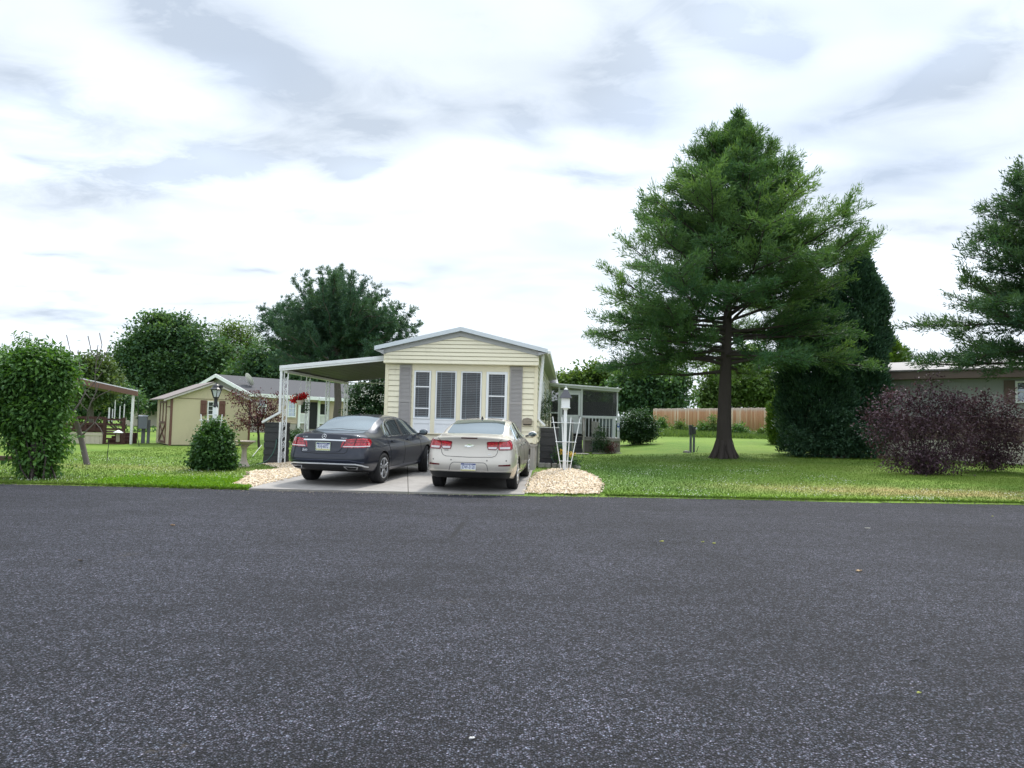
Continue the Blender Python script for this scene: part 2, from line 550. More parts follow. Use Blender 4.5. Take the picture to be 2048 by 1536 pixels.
def concrete_material():
    m = bpy.data.materials.new("driveway_concrete"); m.use_nodes = True
    t = NT(m.node_tree); p = t.n['Principled BSDF']
    P = t.new('ShaderNodeNewGeometry').outputs['Position']
    n1 = t.noise(P, 0.8, 6, 0.65); n2 = t.noise(P, 9, 4, 0.7); n3 = t.noise(P, 120, 2, 0.6)
    c = t.mix(t.mapr(n1, 0.3, 0.7), (0.215, 0.20, 0.188), (0.30, 0.282, 0.265))
    c = t.mix(t.mapr(n2, 0.45, 0.75, 0, 0.35), c, (0.16, 0.148, 0.136))
    sep = t.new('ShaderNodeSeparateXYZ'); t.l.new(P, sep.inputs[0])
    # oil drips between the wheels
    st = None
    for (x, y, r) in ((-3.5, 17.6, .4), (-.5, 18.2, .45), (-.6, 16.4, .3)):
        a = t.m('SUBTRACT', sep.outputs[0], x); b = t.m('SUBTRACT', sep.outputs[1], y)
        q = t.m('EXPONENT', t.m('MULTIPLY', t.m('MULTIPLY_ADD', a, a, t.m('MULTIPLY', b, b)), -1 / r / r))
        st = q if st is None else t.m('ADD', st, q)
    c = t.mix(t.m('MULTIPLY', st, t.mapr(n2, .35, .65, .1, .6)), c, (0.10, 0.095, 0.09))
    f = t.mapr(n3, .2, .8, .88, 1.12, 'LINEAR')
    sc = t.new('ShaderNodeVectorMath', operation='SCALE'); t.put(sc.inputs[0], c); t.l.new(f, sc.inputs['Scale'])
    t.put(p.inputs['Base Color'], sc.outputs[0]); p.inputs['Roughness'].default_value = 0.85
    b = t.new('ShaderNodeBump'); b.inputs['Strength'].default_value = 0.25; b.inputs['Distance'].default_value = 0.004
    t.l.new(n3, b.inputs['Height']); t.l.new(b.outputs[0], p.inputs['Normal'])
    return m


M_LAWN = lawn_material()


def grid_sheet(name, xs, ys, zf, m, kind='structure'):
    X, Y = np.meshgrid(xs, ys)
    v = np.stack([X.ravel(), Y.ravel(), zf(X, Y).ravel()], 1)
    nx = len(xs)
    i = np.arange((len(ys) - 1) * (nx - 1)); r = i // (nx - 1); c = i % (nx - 1)
    a = r * nx + c
    f = np.stack([a, a + 1, a + nx + 1, a + nx], 1)
    o = np_mesh(name, v, f, m, smooth=True)
    tag(o, kind=kind)
    return o


xs = np.unique(np.concatenate([np.linspace(-700, -60, 9), np.linspace(-60, -16, 23), np.linspace(-16, 22, 96), np.linspace(22, 60, 20), np.linspace(60, 700, 9)]))
ys = np.unique(np.concatenate([np.linspace(-300, 6, 8), np.linspace(6, 14, 5), np.linspace(14, 40, 66), np.linspace(40, 80, 30), np.linspace(80, 1500, 12)]))


def lawn_z(X, Y):
    z = gz(X, Y) + 0.012 * np.sin(X * 1.7 + Y * .6) * np.sin(Y * 1.3 - X * .4) * (Y > 17)
    # the sheet dips under the road, which lies on top of it
    return np.where(Y < road_y(X) - 0.02, -0.06, z + 0.015)


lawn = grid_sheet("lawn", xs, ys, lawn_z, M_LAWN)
tag(lawn, "green lawn around the homes")

rx = np.unique(np.concatenate([np.linspace(-60, -14, 24), np.linspace(-14, 14, 113), np.linspace(14, 60, 24)]))
ry_e = road_y(rx) + 0.05 * np.sin(rx * 2.3) * np.sin(rx * .9 + 1) + 0.015 * np.sin(rx * 9.1)
rows = np.linspace(0, 1, 9)
V = []
for k in rows:
    yy = -9 + (ry_e + 9) * k
    V.append(np.stack([rx, yy, np.zeros_like(rx)], 1))
V = np.concatenate(V)
nx = len(rx); i = np.arange(8 * (nx - 1)); r = i // (nx - 1); c = i % (nx - 1); a = r * nx + c
road = np_mesh("road", V, np.stack([a, a + 1, a + nx + 1, a + nx], 1), asphalt_material(), smooth=True)
tag(road, "wide dark asphalt road", kind='structure')

# concrete driveway slabs: left one under the dark car and carport, right one under the beige car
HYAW = rad(4.4)
H_R = Vector((math.cos(HYAW), -math.sin(HYAW), 0))        # along the home's front, to its right
H_D = Vector((math.sin(HYAW), math.cos(HYAW), 0))         # into the depth of the lot
H_O = Vector((0.70, 20.62, 0.13)) - H_R * 4.25            # front-left bottom corner of the home


def hl(u, w, z=0.0):
    """home-local place: u to the right, w back, z up from the home's base"""
    p = H_O + H_R * u + H_D * w
    return Vector((p.x, p.y, H_O.z + z))


M_CONC = concrete_material()


def slab(name, corners, nseg=14):
    """corners: near-left, near-right, far-right, far-left (x, y); follows the ground, with a real edge"""
    (ax, ay), (bx, by), (cx, cy), (dx, dy) = corners
    top = []
    n = nseg
    for j in range(n + 1):
        t = j / n
        for i in range(9):
            s = i / 8
            x = (ax * (1 - s) + bx * s) * (1 - t) + (dx * (1 - s) + cx * s) * t
            y = (ay * (1 - s) + by * s) * (1 - t) + (dy * (1 - s) + cy * s) * t
            top.append((x, y, max(float(gz(x, y)), 0) + 0.035))
    mb = MB()
    fs = [(j * 9 + i, j * 9 + i + 1, (j + 1) * 9 + i + 1, (j + 1) * 9 + i) for j in range(n) for i in range(8)]
    mb.add(top, fs)
    ring = [i for i in range(9)] + [j * 9 + 8 for j in range(1, n + 1)] + [n * 9 + i for i in range(7, -1, -1)] + [j * 9 for j in range(n - 1, 0, -1)]
    vs = [top[k] for k in ring] + [(top[k][0], top[k][1], top[k][2] - .12) for k in ring]
    L = len(ring)
    mb.add(vs, [(k, (k + 1) % L, (k + 1) % L + L, k + L) for k in range(L)])
    o = mb.build(name, M_CONC)
    tag(o, kind='structure')
    return o


jl = (-2.02, 15.02)       # joint between the two slabs at the road
e0 = on_ground(506, 978); e1 = on_ground(597, 955)
dirl = (e1 - e0); dirl = dirl / dirl.y
farL = e0 + dirl * (24 - e0.y)
jfar = hl(0.72, -0.12)
mb = MB(); jp = [(jl[0] + (jfar.x - jl[0]) * k / 12, 15.10 + (jfar.y - 15.10) * k / 12) for k in range(13)]
mb.add([(x + s, y, float(gz(x, y)) + .026) for x, y in jp for s in (-.03, .03)], [(2 * k, 2 * k + 1, 2 * k + 3, 2 * k + 2) for k in range(12)])
tag(mb.build("driveway_joint", mat("joint_soil", (.05, .042, .035), .95)), kind='structure')
slab("driveway", [(e0.x, road_y(e0.x) + .02), (jl[0] - .008, 15.08), (jfar.x - .01, jfar.y), (-5.35, 20.9)])
slab("driveway", [(jl[0] + .008, 15.08), (0.30, 15.2), (0.62, 20.55), (jfar.x + .01, jfar.y)])
fl = hl(-2.6, -.10); fr = hl(-.06, -.10); br = hl(-.06, 7.2); bl = hl(-2.6, 7.2)
slab("driveway", [(fl.x, fl.y + .2), (fr.x, fr.y + .2), (br.x, br.y), (bl.x, bl.y)])

# gravel beds: a sloping bed with loose cream stones on it
M_GRAV = mat("gravel_bed_base", (0.30, 0.23, 0.15), 0.9, var=0.35, vscale=14, bump=0.8, bscale=60)


def stone_material():
    m = bpy.data.materials.new("cream_stone"); m.use_nodes = True
    t = NT(m.node_tree); p = t.n['Principled BSDF']
    a = t.new('ShaderNodeAttribute', attribute_name='var').outputs['Fac']
    cr = t.new('ShaderNodeValToRGB'); t.l.new(a, cr.inputs[0])
    el = cr.color_ramp.elements
    el[0].position = 0; el[0].color = (.16, .115, .075, 1)
    el[1].position = 1; el[1].color = (.70, .63, .54, 1)
    for pos, cc in ((.18, (.38, .28, .18, 1)), (.45, (.54, .42, .265, 1)), (.75, (.62, .52, .39, 1))):
        e = el.new(pos); e.color = cc
    t.l.new(cr.outputs[0], p.inputs['Base Color']); p.inputs['Roughness'].default_value = 0.8
    return m


M_STONE = stone_material()


def in_poly(x, y, poly):
    x = np.asarray(x); y = np.asarray(y); ins = np.zeros(x.shape, bool)
    n = len(poly); j = n - 1
    for i in range(n):
        xi, yi = poly[i]; xj, yj = poly[j]
        cnd = ((yi > y) != (yj > y)) & (x < (xj - xi) * (y - yi) / (yj - yi + 1e-12) + xi)
        ins ^= cnd; j = i
    return ins


def poly_dist(x, y, poly):
    d = np.full(x.shape, 1e9)
    for i in range(len(poly)):
        ax, ay = poly[i]; bx, by = poly[(i + 1) % len(poly)]
        vx, vy = bx - ax, by - ay
        t = np.clip(((x - ax) * vx + (y - ay) * vy) / (vx * vx + vy * vy + 1e-9), 0, 1)
        d = np.minimum(d, np.hypot(x - ax - t * vx, y - ay - t * vy))
    return d


ICO_V = np.array([(0, 0, -1), (.72, -.53, -.45), (-.28, -.85, -.45), (-.89, 0, -.45), (-.28, .85, -.45), (.72, .53, -.45), (.28, -.85, .45), (-.72, -.53, .45), (-.72, .53, .45), (.28, .85, .45), (.89, 0, .45), (0, 0, 1)])
ICO_F = np.array([(0, 1, 2), (1, 0, 5), (0, 2, 3), (0, 3, 4), (0, 4, 5), (1, 5, 10), (2, 1, 6), (3, 2, 7), (4, 3, 8), (5, 4, 9), (1, 10, 6), (2, 6, 7), (3, 7, 8), (4, 8, 9), (5, 9, 10), (6, 10, 11), (7, 6, 11), (8, 7, 11), (9, 8, 11), (10, 9, 11)])


def pebbles(name, pts, size, m, flat=.6):
    n = len(pts)
    s = size * rng.uniform(.55, 1.35, (n, 1, 1))
    sc = rng.uniform(.65, 1.25, (n, 1, 3)); sc[:, :, 2] *= flat
    jit = rng.normal(0, .13, (n, 12, 3))
    v = (ICO_V[None] + jit) * sc * s
    a = rng.uniform(0, 6.283, n); ca, sa = np.cos(a)[:, None], np.sin(a)[:, None]
    vx = v[:, :, 0] * ca - v[:, :, 1] * sa; vy = v[:, :, 0] * sa + v[:, :, 1] * ca
    v = np.stack([vx, vy, v[:, :, 2]], 2) + pts[:, None, :]
    f = ICO_F[None] + (np.arange(n) * 12)[:, None, None]
    return np_mesh(name, v.reshape(-1, 3), f.reshape(-1, 3), m, var=np.repeat(rng.uniform(0, 1, n), 12))


def gravel(poly, rise, n, label, gap_extra=0):
    xs_ = [p[0] for p in poly]; ys_ = [p[1] for p in poly]

    def hz(x, y):
        d = poly_dist(x, y, poly)
        return gz(x, y) + .03 + rise * _ss(0, .7, d)
    gx = np.linspace(min(xs_), max(xs_), 60); gy = np.linspace(min(ys_), max(ys_), 60)
    X, Y = np.meshgrid(gx, gy); ins = in_poly(X, Y, poly)
    Z = hz(X, Y)
    v = np.stack([X.ravel(), Y.ravel(), Z.ravel()], 1)
    f = []
    for j in range(59):
        for i in range(59):
            if ins[j, i] and ins[j, i + 1] and ins[j + 1, i] and ins[j + 1, i + 1]:
                a = j * 60 + i; f.append((a, a + 1, a + 61, a + 60))
    bed = np_mesh("gravel_bed", v, np.array(f), M_GRAV, smooth=True)
    tag(bed, kind='structure')
    px = rng.uniform(min(xs_) - .08, max(xs_) + .08, n * 3); py = rng.uniform(min(ys_) - .08, max(ys_) + .08, n * 3)
    k = in_poly(px, py, poly) | (rng.uniform(size=n * 3) < .25) & (poly_dist(px, py, poly) < .07)
    px, py = px[k][:n], py[k][:n]
    inside = in_poly(px, py, poly)
    z = np.where(inside, hz(px, py), gz(px, py) + .03) + .004
    o = pebbles("gravel", np.stack([px, py, z], 1), .026, M_STONE)
    tag(o, label, 'gravel', kind='stuff')


gl = [on_ground(*q) for q in ((458, 974), (503, 977.5), (597, 954), (640, 938), (610, 924), (548, 926), (530, 930), (560, 938), (548, 942), (515, 943), (498, 946), (500, 953), (490, 958), (478, 965))]
gravel([(p.x, max(p.y, road_y(p.x) + .03)) for p in gl], .02, 6500, "cream gravel beside the driveway under the dark car")
gr = [on_ground(*q) for q in ((1050, 989), (1198, 991), (1203, 972), (1195, 958), (1170, 946), (1140, 939), (1100, 940), (1075, 948), (1062, 962))]
gravel([(p.x, max(p.y, road_y(p.x) + .03)) for p in gr], .035, 7000, "mounded cream gravel around the trellis post")
GRAV_POLYS = [[(p.x, p.y) for p in gl], [(p.x, p.y) for p in gr]]
# ------------------------------------------------------------------ the yellow home
M_CREAM = mat("cream_vinyl", (0.82, 0.76, 0.58), 0.45, var=0.05, vscale=1.2, dirt=.26)
M_CREAM2 = mat("cream_trim_vinyl", (0.80, 0.73, 0.54), 0.45, var=0.05)
M_WHITE = mat("white_vinyl", (0.80, 0.81, 0.82), 0.4, var=0.05, vscale=2, dirt=.08)
M_WHITE2 = mat("white_enamel", (0.78, 0.79, 0.80), 0.35, var=0.06, vscale=4, dirt=.15)
M_GREYSH = mat("grey_shutter", (0.33, 0.31, 0.30), 0.5, var=0.06)
M_SKIRT = mat("taupe_skirting", (0.37, 0.34, 0.31), 0.55, var=0.07, vscale=2, dirt=.2)
M_ROOFW = mat("white_metal_roof", (0.62, 0.66, 0.70), 0.4, metal=.2, var=0.06)
M_FRIEZE = mat("grey_frieze", (0.42, 0.42, 0.42), 0.6, var=0.05)
M_SOFFIT = mat("grey_soffit", (0.40, 0.40, 0.41), 0.6, var=0.05)
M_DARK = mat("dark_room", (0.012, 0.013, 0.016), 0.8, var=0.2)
M_BLIND = mat("blind_slats", (0.62, 0.63, 0.62), 0.5, var=0.05)
M_BRASS = mat("pewter_mailbox", (0.26, 0.22, 0.17), 0.4, metal=.6, var=0.15, vscale=8)
M_GLASS = glass_mat("window_glass", refl=.12)


def clear_glass(name, refl=.05, tint=(.75, .8, .82)):
    m = bpy.data.materials.new(name); m.use_nodes = True
    t = NT(m.node_tree); out = t.n['Material Output']
    tr = t.new('ShaderNodeBsdfTransparent'); tr.inputs[0].default_value = (*tint, 1)
    g = t.new('ShaderNodeBsdfGlossy'); g.inputs['Roughness'].default_value = 0.03
    lw = t.new('ShaderNodeLayerWeight'); lw.inputs['Blend'].default_value = .3
    mx = t.new('ShaderNodeMixShader'); t.l.new(t.m('MULTIPLY_ADD', lw.outputs['Fresnel'], .7, refl, clamp=True), mx.inputs[0])
    tc = t.new('ShaderNodeTexCoord').outputs['Object']
    b = t.new('ShaderNodeBump'); b.inputs['Strength'].default_value = .05; b.inputs['Distance'].default_value = .02
    t.l.new(t.noise(tc, 1.5, 2), b.inputs['Height']); t.l.new(b.outputs[0], g.inputs['Normal'])
    t.l.new(tr.outputs[0], mx.inputs[1]); t.l.new(g.outputs[0], mx.inputs[2]); t.l.new(mx.outputs[0], out.inputs[0])
    return m


M_CLEAR = clear_glass("clear_pane", .06, (.56, .64, .70))


def siding(mb, x0, x1, z0, z1, y, pitch=.15, dep=.020, xl=None, xr=None, tf=None):
    """lap siding facing -y: each course leans out at its foot and has a shadow lip"""
    z = z0
    while z < z1 - 1e-4:
        t = min(z + pitch, z1)
        a0, b0 = (xl(z) if xl else x0), (xr(z) if xr else x1)
        a1, b1 = (xl(t) if xl else x0), (xr(t) if xr else x1)
        if b1 - a1 > .02:
            g = z + .016                      # open shadow line under every course
            vs = [(a0, y - dep, g), (b0, y - dep, g), (b1, y - .003, t), (a1, y - .003, t), (a0, y + .02, g), (b0, y + .02, g), (a0, y + .02, z), (b0, y + .02, z)]
            if tf: vs = [tf(*p) for p in vs]
            mb.add(vs, [(0, 1, 2, 3), (4, 5, 1, 0), (6, 7, 5, 4)])
        z = t
    return mb


home = thing("mobile_home", "pale yellow single-storey mobile home with grey shutters and white low gable roof", "house", H_O, -HYAW)
W_, GZ, LEN = 4.25, 2.91, 16.5
ZB = .79                                   # foot of the siding
wall = MB()
siding(wall, .07, .40, ZB, GZ, 0)
siding(wall, .40, .77, ZB, GZ, 0)
siding(wall, 3.47, 4.18, ZB, GZ, 0)
siding(wall, .77, 3.47, ZB, 1.0, 0)
tr_ = lambda x, y, z: (W_ - y, x, z)       # right side wall
siding(wall, .07, LEN, ZB, 3.2, 0, tf=tr_)
tl_ = lambda x, y, z: (y, x, z)            # left side wall
siding(wall, .07, LEN, ZB, 3.2, 0, tf=tl_)
wall.box(.004, .77, .022, .10, ZB, 3.2); wall.box(3.47, W_ - .004, .022, .10, ZB, 3.2)
wall.box(.77, 3.47, .022, .10, ZB, .99); wall.box(.77, 3.47, .004, .10, 2.76, 3.2)
wall.box(.022, .1, .1, LEN, ZB, 3.2); wall.box(W_ - .1, W_ - .022, .1, LEN, ZB, 3.2); wall.box(.1, W_ - .1, LEN - .1, LEN, ZB, 3.2)
wall.build("wall", M_CREAM, home)
for x0, x1 in ((0, .075), (W_ - .075, W_)):
    ct = MB(); ct.box(x0 - .012, x1 + .012, -.026, .06, ZB - .01, GZ)
    ct.build("corner_trim", M_CREAM2, home, bevel=.006)

# roof outline: ridge over u = 2.13
RU, RZ, EZ, EU = 2.125, 3.93, 3.36, .27     # ridge, ridge height, eave height, eave overhang
sl = (RZ - EZ) / (RU + EU)
OV = -.17                                   # the gable stands proud of the wall
gab = MB()
gl_ = lambda z: max(-.03, RU - (RZ - .22 - z) / sl)
gr_ = lambda z: min(W_ + .03, RU + (RZ - .22 - z) / sl)
siding(gab, 0, W_, GZ, 3.72, OV, pitch=.108, xl=gl_, xr=gr_)
gab.prism([(-.03, GZ), (W_ + .03, GZ), (W_ + .03, 3.17), (RU, 3.71), (-.03, 3.17)], OV + .022, -.03)
gab.build("gable", M_CREAM, home)
fr_ = MB()
hh = .10
for s in (-1, 1):
    o = [(RU, RZ - .24), (RU + s * (RU + .03), RZ - .24 - (RU + .03) * sl), (RU + s * (RU + .03), RZ - .09 - (RU + .03) * sl), (RU, RZ - .09)]
    fr_.prism(o, OV - .025, OV + .02)
rf = MB()
for s in (-1, 1):
    e = RU + s * (RU + EU)
    rf.prism([(RU, RZ), (e, EZ), (e, EZ - .035), (RU, RZ - .035)], OV - .10, LEN + .15)
rf.build("roof", M_ROOFW, home, bevel=.008)
fa = MB()
for s in (-1, 1):
    e = RU + s * (RU + EU + .004)
    fa.prism([(RU, RZ + .012), (e, EZ + .010), (e, EZ - .105), (RU, RZ - .105)], OV - .135, OV - .104)
    fa.box(min(e, e - s * .02), max(e, e - s * .02), OV - .103, LEN + .15, EZ - .105, EZ - .04)
fa.build("fascia", M_ROOFW, home, bevel=.004)
so = MB()
for s in (-1, 1):
    e = RU + s * (RU + EU - .02)
    i_ = RU + s * (RU + .015)
    so.prism([(i_, EZ - .08), (e, EZ - .10), (e, EZ - .11), (i_, EZ - .17)], OV - .10, LEN + .1)
so.build("soffit", M_SOFFIT, home)
rv = fr_                                      # rivets along the frieze
for s in (-1, 1):
    for k in range(8):
        x = .12 + k * .26
        rv.box(RU + s * x - .008, RU + s * x + .008, OV - .032, OV - .0255, RZ - .165 - x * sl, RZ - .149 - x * sl)
fr_.build("frieze_board", M_FRIEZE, home)
sk = MB()
x = 0.03
while x < W_ - .05:
    sk.box(x, min(x + .118, W_ - .03), .02, .045, -.05, ZB - .09)
    x += .125
y = .05
while y < LEN:
    sk.box(W_ - .045, W_ - .02, y, y + .118, -.05, ZB - .09); sk.box(.02, .045, y, y + .118, -.05, ZB - .09)
    y += .125
sk.box(.05, W_ - .05, .045, .06, -.05, ZB)
sk.box(W_ - .06, W_ - .046, .06, LEN, -.05, ZB); sk.box(.046, .06, .06, LEN, -.05, ZB)
sk.box(-.004, W_ + .004, .002, .075, ZB - .09, ZB - .012); sk.box(W_ - .07, W_ + .004, .076, LEN, ZB - .09, ZB - .012); sk.box(-.004, .07, .076, LEN, ZB - .09, ZB - .012)
sk.build("skirting", M_SKIRT, home)

bay = MB()
yb = -.03
bay.box(.77, 3.47, yb, 0, 2.735, GZ)
for a, b in ((.77, .815), (1.30, 1.42), (2.015, 2.13), (2.72, 2.835), (3.43, 3.47)):
    bay.box(a, b, yb - .012, .02, 1.0, 2.735)
for a, b in ((.77, 3.47),):
    bay.box(a, b, yb - .02, .02, .97, 1.0)
bay.build("bay_panel", M_CREAM2, home, bevel=.004)
lp = MB()
for a, b in ((.815, 1.30), (1.42, 2.015), (2.13, 2.72), (2.835, 3.43)):
    lp.box(a, b, yb, .015, 1.0, 1.385)
    for q0, q1, w0, w1 in ((a, a + .03, 1.0, 1.385), (b - .03, b, 1.0, 1.385), (a + .03, b - .03, 1.0, 1.03), (a + .03, b - .03, 1.26, 1.385)):
        lp.box(q0, q1, yb - .012, yb - .001, w0, w1)
lp.build("lower_panel", M_WHITE, home, bevel=.003)


def window(parent, x0, x1, z0, z1, y, fw=.05, rails=(), blinds=True, tf=None, mats=None, grid=None, depth=.14, slat=.048, proud=.03, sill=False):
    """frame > pane, blinds; opening runs back into a dark room"""
    fm = mats or M_WHITE
    f = MB(); tf = tf or (lambda a, b, c: (a, b, c))

    def bx(mb, a0, a1, b0, b1, c0, c1):
        m2 = MB().box(a0, a1, b0, b1, c0, c1)
        mb.add([tf(*p) for p in m2.v], m2.f)
    bx(f, x0, x0 + fw, y - proud, y + .03, z0, z1); bx(f, x1 - fw, x1, y - proud, y + .03, z0, z1)
    bx(f, x0 + fw, x1 - fw, y - proud, y + .03, z0, z0 + fw); bx(f, x0 + fw, x1 - fw, y - proud, y + .03, z1 - fw, z1)
    for r in rails:
        bx(f, x0 + fw, x1 - fw, y - proud * .6, y + .03, r - .018, r + .018)
    if grid:
        for k in range(1, grid[0]):
            xx = x0 + fw + (x1 - x0 - 2 * fw) * k / grid[0]
            bx(f, xx - .01, xx + .01, y - .004, y + .008, z0 + fw, z1 - fw)
        for k in range(1, grid[1]):
            zz = z0 + fw + (z1 - z0 - 2 * fw) * k / grid[1]
            bx(f, x0 + fw, x1 - fw, y - .004, y + .008, zz - .01, zz + .01)
    if sill:
        bx(f, x0 - .03, x1 + .03, y - proud - .03, y, z0 - .035, z0 - .001)
    fo = f.build("window", fm, parent, bevel=.004)
    p = MB()
    p.add([tf(*q) for q in ((x0 + fw, y + .012, z0 + fw), (x1 - fw, y + .012, z0 + fw), (x1 - fw, y + .012, z1 - fw), (x0 + fw, y + .012, z1 - fw))], [(0, 1, 2, 3)])
    if blinds:
        p.build("pane", M_CLEAR, fo)
        b = MB()
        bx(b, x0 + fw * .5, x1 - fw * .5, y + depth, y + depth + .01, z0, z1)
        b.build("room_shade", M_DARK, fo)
        s = MB(); z = z0 + fw + .05
        while z < z1 - fw - .01:
            s.add([tf(*q) for q in ((x0 + fw, y + .035, z - .002), (x1 - fw, y + .035, z - .002), (x1 - fw, y + .075, z + .006), (x0 + fw, y + .075, z + .006), (x0 + fw, y + .035, z + .0045), (x1 - fw, y + .035, z + .0045))], [(0, 1, 2, 3), (0, 1, 5, 4)])
            z += slat
        for k in (.25, .75):
            xx = x0 + (x1 - x0) * k
            bx(s, xx - .004, xx + .004, y + .030, y + .033, z0 + fw, z1 - fw)
        bx(s, x0 + fw, x1 - fw, y + .03, y + .08, z0 + fw + .004, z0 + fw + .03)
        s.build("blind", M_BLIND, fo)
    else:
        p.build("pane", M_GLASS, fo)
    return fo


window(home, .82, 1.295, 1.39, 2.73, -.03, fw=.045, rails=(1.68, 2.28), slat=.05)
window(home, 1.425, 2.01, 1.36, 2.73, -.02, fw=.038)
window(home, 2.135, 2.715, 1.36, 2.73, -.02, fw=.038)
window(home, 2.84, 3.425, 1.39, 2.73, -.03, fw=.07, rails=(2.06,), slat=.05)
for w0 in (2.6, 7.5):
    window(home, w0, w0 + .85, 1.55, 2.65, -.05, fw=.06, rails=(2.1,), blinds=False, tf=tr_)
for a, b in ((.405, .735), (3.495, 3.84)):
    s = MB()
    s.box(a, b, -.028, -.016, .86, 2.88)
    for q0, q1 in ((a, a + .035), (b - .035, b)): s.box(q0, q1, -.048, -.028, .86, 2.88)
    for q0, q1 in ((.86, .92), (1.84, 1.9), (2.80, 2.88)): s.box(a + .035, b - .035, -.048, -.028, q0, q1)
    z = .93
    while z < 2.79:
        if not 1.81 < z < 1.9:
            s.add([(a + .035, -.044, z), (b - .035, -.044, z), (b - .035, -.029, z + .03), (a + .035, -.029, z + .03)], [(0, 1, 2, 3)])
            s.add([(a + .035, -.044, z), (b - .035, -.044, z), (b - .035, -.029, z - .004), (a + .035, -.029, z - .004)], [(0, 1, 2, 3)])
        z += .036
    s.build("shutter", M_GREYSH, home)
mbx = MB()                                     # wall mailbox
mbx.prism([(3.88, 1.30), (4.12, 1.30), (4.12, 1.46), (4.06, 1.475), (4.00, 1.49), (3.94, 1.475), (3.88, 1.46)], -.055, -.016)
mbx.box(3.87, 4.13, -.105, -.056, 1.31, 1.42)
mb_o = mbx.build("mailbox", M_BRASS, home, bevel=.008)
nw = MB(); nw.box(3.885, 4.115, -.095, -.06, 1.285, 1.305); nw.build("newspaper_rack", M_DARK, mb_o)
dsp = MB()
dsp.bar((W_ + .14, -.02, 3.22), (W_ + .05, .05, 1.45), .075, .06); dsp.bar((W_ + .05, .05, 1.45), (W_ + .22, .12, 1.28), .075, .06)
dsp.build("downspout", M_WHITE, home, bevel=.01)
gut = MB(); gut.box(W_ + EU - .02, W_ + EU + .07, OV + .02, LEN, EZ - .12, EZ - .02)
gut.build("gutter", M_WHITE, home, bevel=.012)
for s, a in ((-1, -.20), (1, W_ + .20)):
    pass

# ------------------------------------------------------------------ carport
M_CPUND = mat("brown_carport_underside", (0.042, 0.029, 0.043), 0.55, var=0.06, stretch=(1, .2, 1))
cp = thing("carport", "white metal carport roof with scrollwork posts beside the yellow home", "carport", H_O, -HYAW)
CL, CR, ZL, ZR, C0, C1 = -3.02, -.04, 2.80, 3.14, .05, 6.1
cr_ = MB()
n = 12
for k in range(n):                              # ribbed roof pans
    a = CL + (CR - CL) * k / n; b = CL + (CR - CL) * (k + 1) / n
    za, zb = ZL + (ZR - ZL) * k / n, ZL + (ZR - ZL) * (k + 1) / n
    cr_.add([(a + .012, C0 + .03, za - .12), (b - .012, C0 + .03, zb - .12), (b - .012, C1, zb - .12), (a + .012, C1, za - .12)], [(0, 1, 2, 3)])
    cr_.add([(b - .012, C0 + .03, zb - .12), (b - .012, C1, zb - .12), (b - .012, C1, zb - .085), (b - .012, C0 + .03, zb - .085)], [(0, 1, 2, 3)])
    cr_.add([(b - .012, C0 + .03, zb - .085), (b + .012, C0 + .03, zb - .085), (b + .012, C1, zb - .085), (b - .012, C1, zb - .085)], [(0, 1, 2, 3)])
    cr_.add([(b + .012, C0 + .03, zb - .12), (b + .012, C1, zb - .12), (b + .012, C1, zb - .085), (b + .012, C0 + .03, zb - .085)], [(0, 1, 2, 3)])
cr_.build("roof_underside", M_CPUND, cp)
tp = MB(); tp.prism([(CL, ZL - .02), (CR, ZR - .02), (CR, ZR - .06), (CL, ZL - .06)], C0 + .03, C1); tp.build("roof", M_WHITE2, cp)
fc = MB()
for z0, z1, pr in ((-.15, -.10, 0), (-.098, -.052, .012), (-.05, 0, .004)):
    fc.prism([(CL - .02, ZL + z0), (CR + .02, ZR + z0), (CR + .02, ZR + z1), (CL - .02, ZL + z1)], C0 - .03 - pr, C0 + .028)
fc.box(CL - .05, CL - .002, C0 - .03, C1, ZL - .15, ZL)
fc.box(CL + .02, CR, C1 - .03, C1 + .01, ZL - .16, ZL - .121)
fc.build("fascia", M_WHITE2, cp, bevel=.004)
bm_ = MB(); bm_.box(CL + .05, CL + .15, C0 + .05, C1 - .02, ZL - .20, ZL - .125); bm_.build("beam", M_WHITE2, cp)
scroll_w = .115
for w in (.12, 1.95, 3.85, 5.9):
    q = hl(-2.9, w); base = float(gz(q.x, q.y)) - H_O.z
    p = MB()
    for dx in (0, scroll_w):
        p.box(CL + .04 + dx, CL + .07 + dx, w, w + .03, base, ZL - .2)
    p.box(CL + .03, CL + .08 + scroll_w, w - .012, w + .042, base, base + .012)
    po = p.build("post", M_WHITE2, cp, bevel=.003)
    sc_ = MB()
    z = base + .12
    while z < ZL - .45:
        for flip in (1, -1):
            pts = []
            for k in range(13):
                a = k / 12 * math.pi * 1.6
                r = .034 * (1 - .035 * k)
                pts.append((CL + .055 + scroll_w / 2 + flip * math.cos(a) * r, w + .015, z + .1 * (flip > 0) + .09 + math.sin(a) * r * 1.5))
            sc_.tube(pts, .008, 5)
        sc_.tube([(CL + .07, w + .015, z), (CL + .055 + scroll_w / 2, w + .015, z + .11), (CL + .04 + scroll_w, w + .015, z + .28)], .007, 5)
        z += .30
    sc_.build("scrollwork", M_WHITE2, po)
q = hl(-2.9, 0); base = float(gz(q.x, q.y)) - H_O.z
ds = MB()
ds.box(CL - .035, CL + .03, C0 - .02, C0 + .04, 1.45, ZL - .15)
ds.bar((CL - .003, C0 + .01, 1.47), (CL - .50, C0 + .01, 1.18), .075, .06)
ds.build("downspout", M_WHITE2, cp, bevel=.008)
d2 = MB(); d2.box(CL + .005, CL + .05, C0 - .03, C0 + .03, base + .0, 1.20); d2.build("drain_pipe", M_WHITE2, cp, bevel=.006)

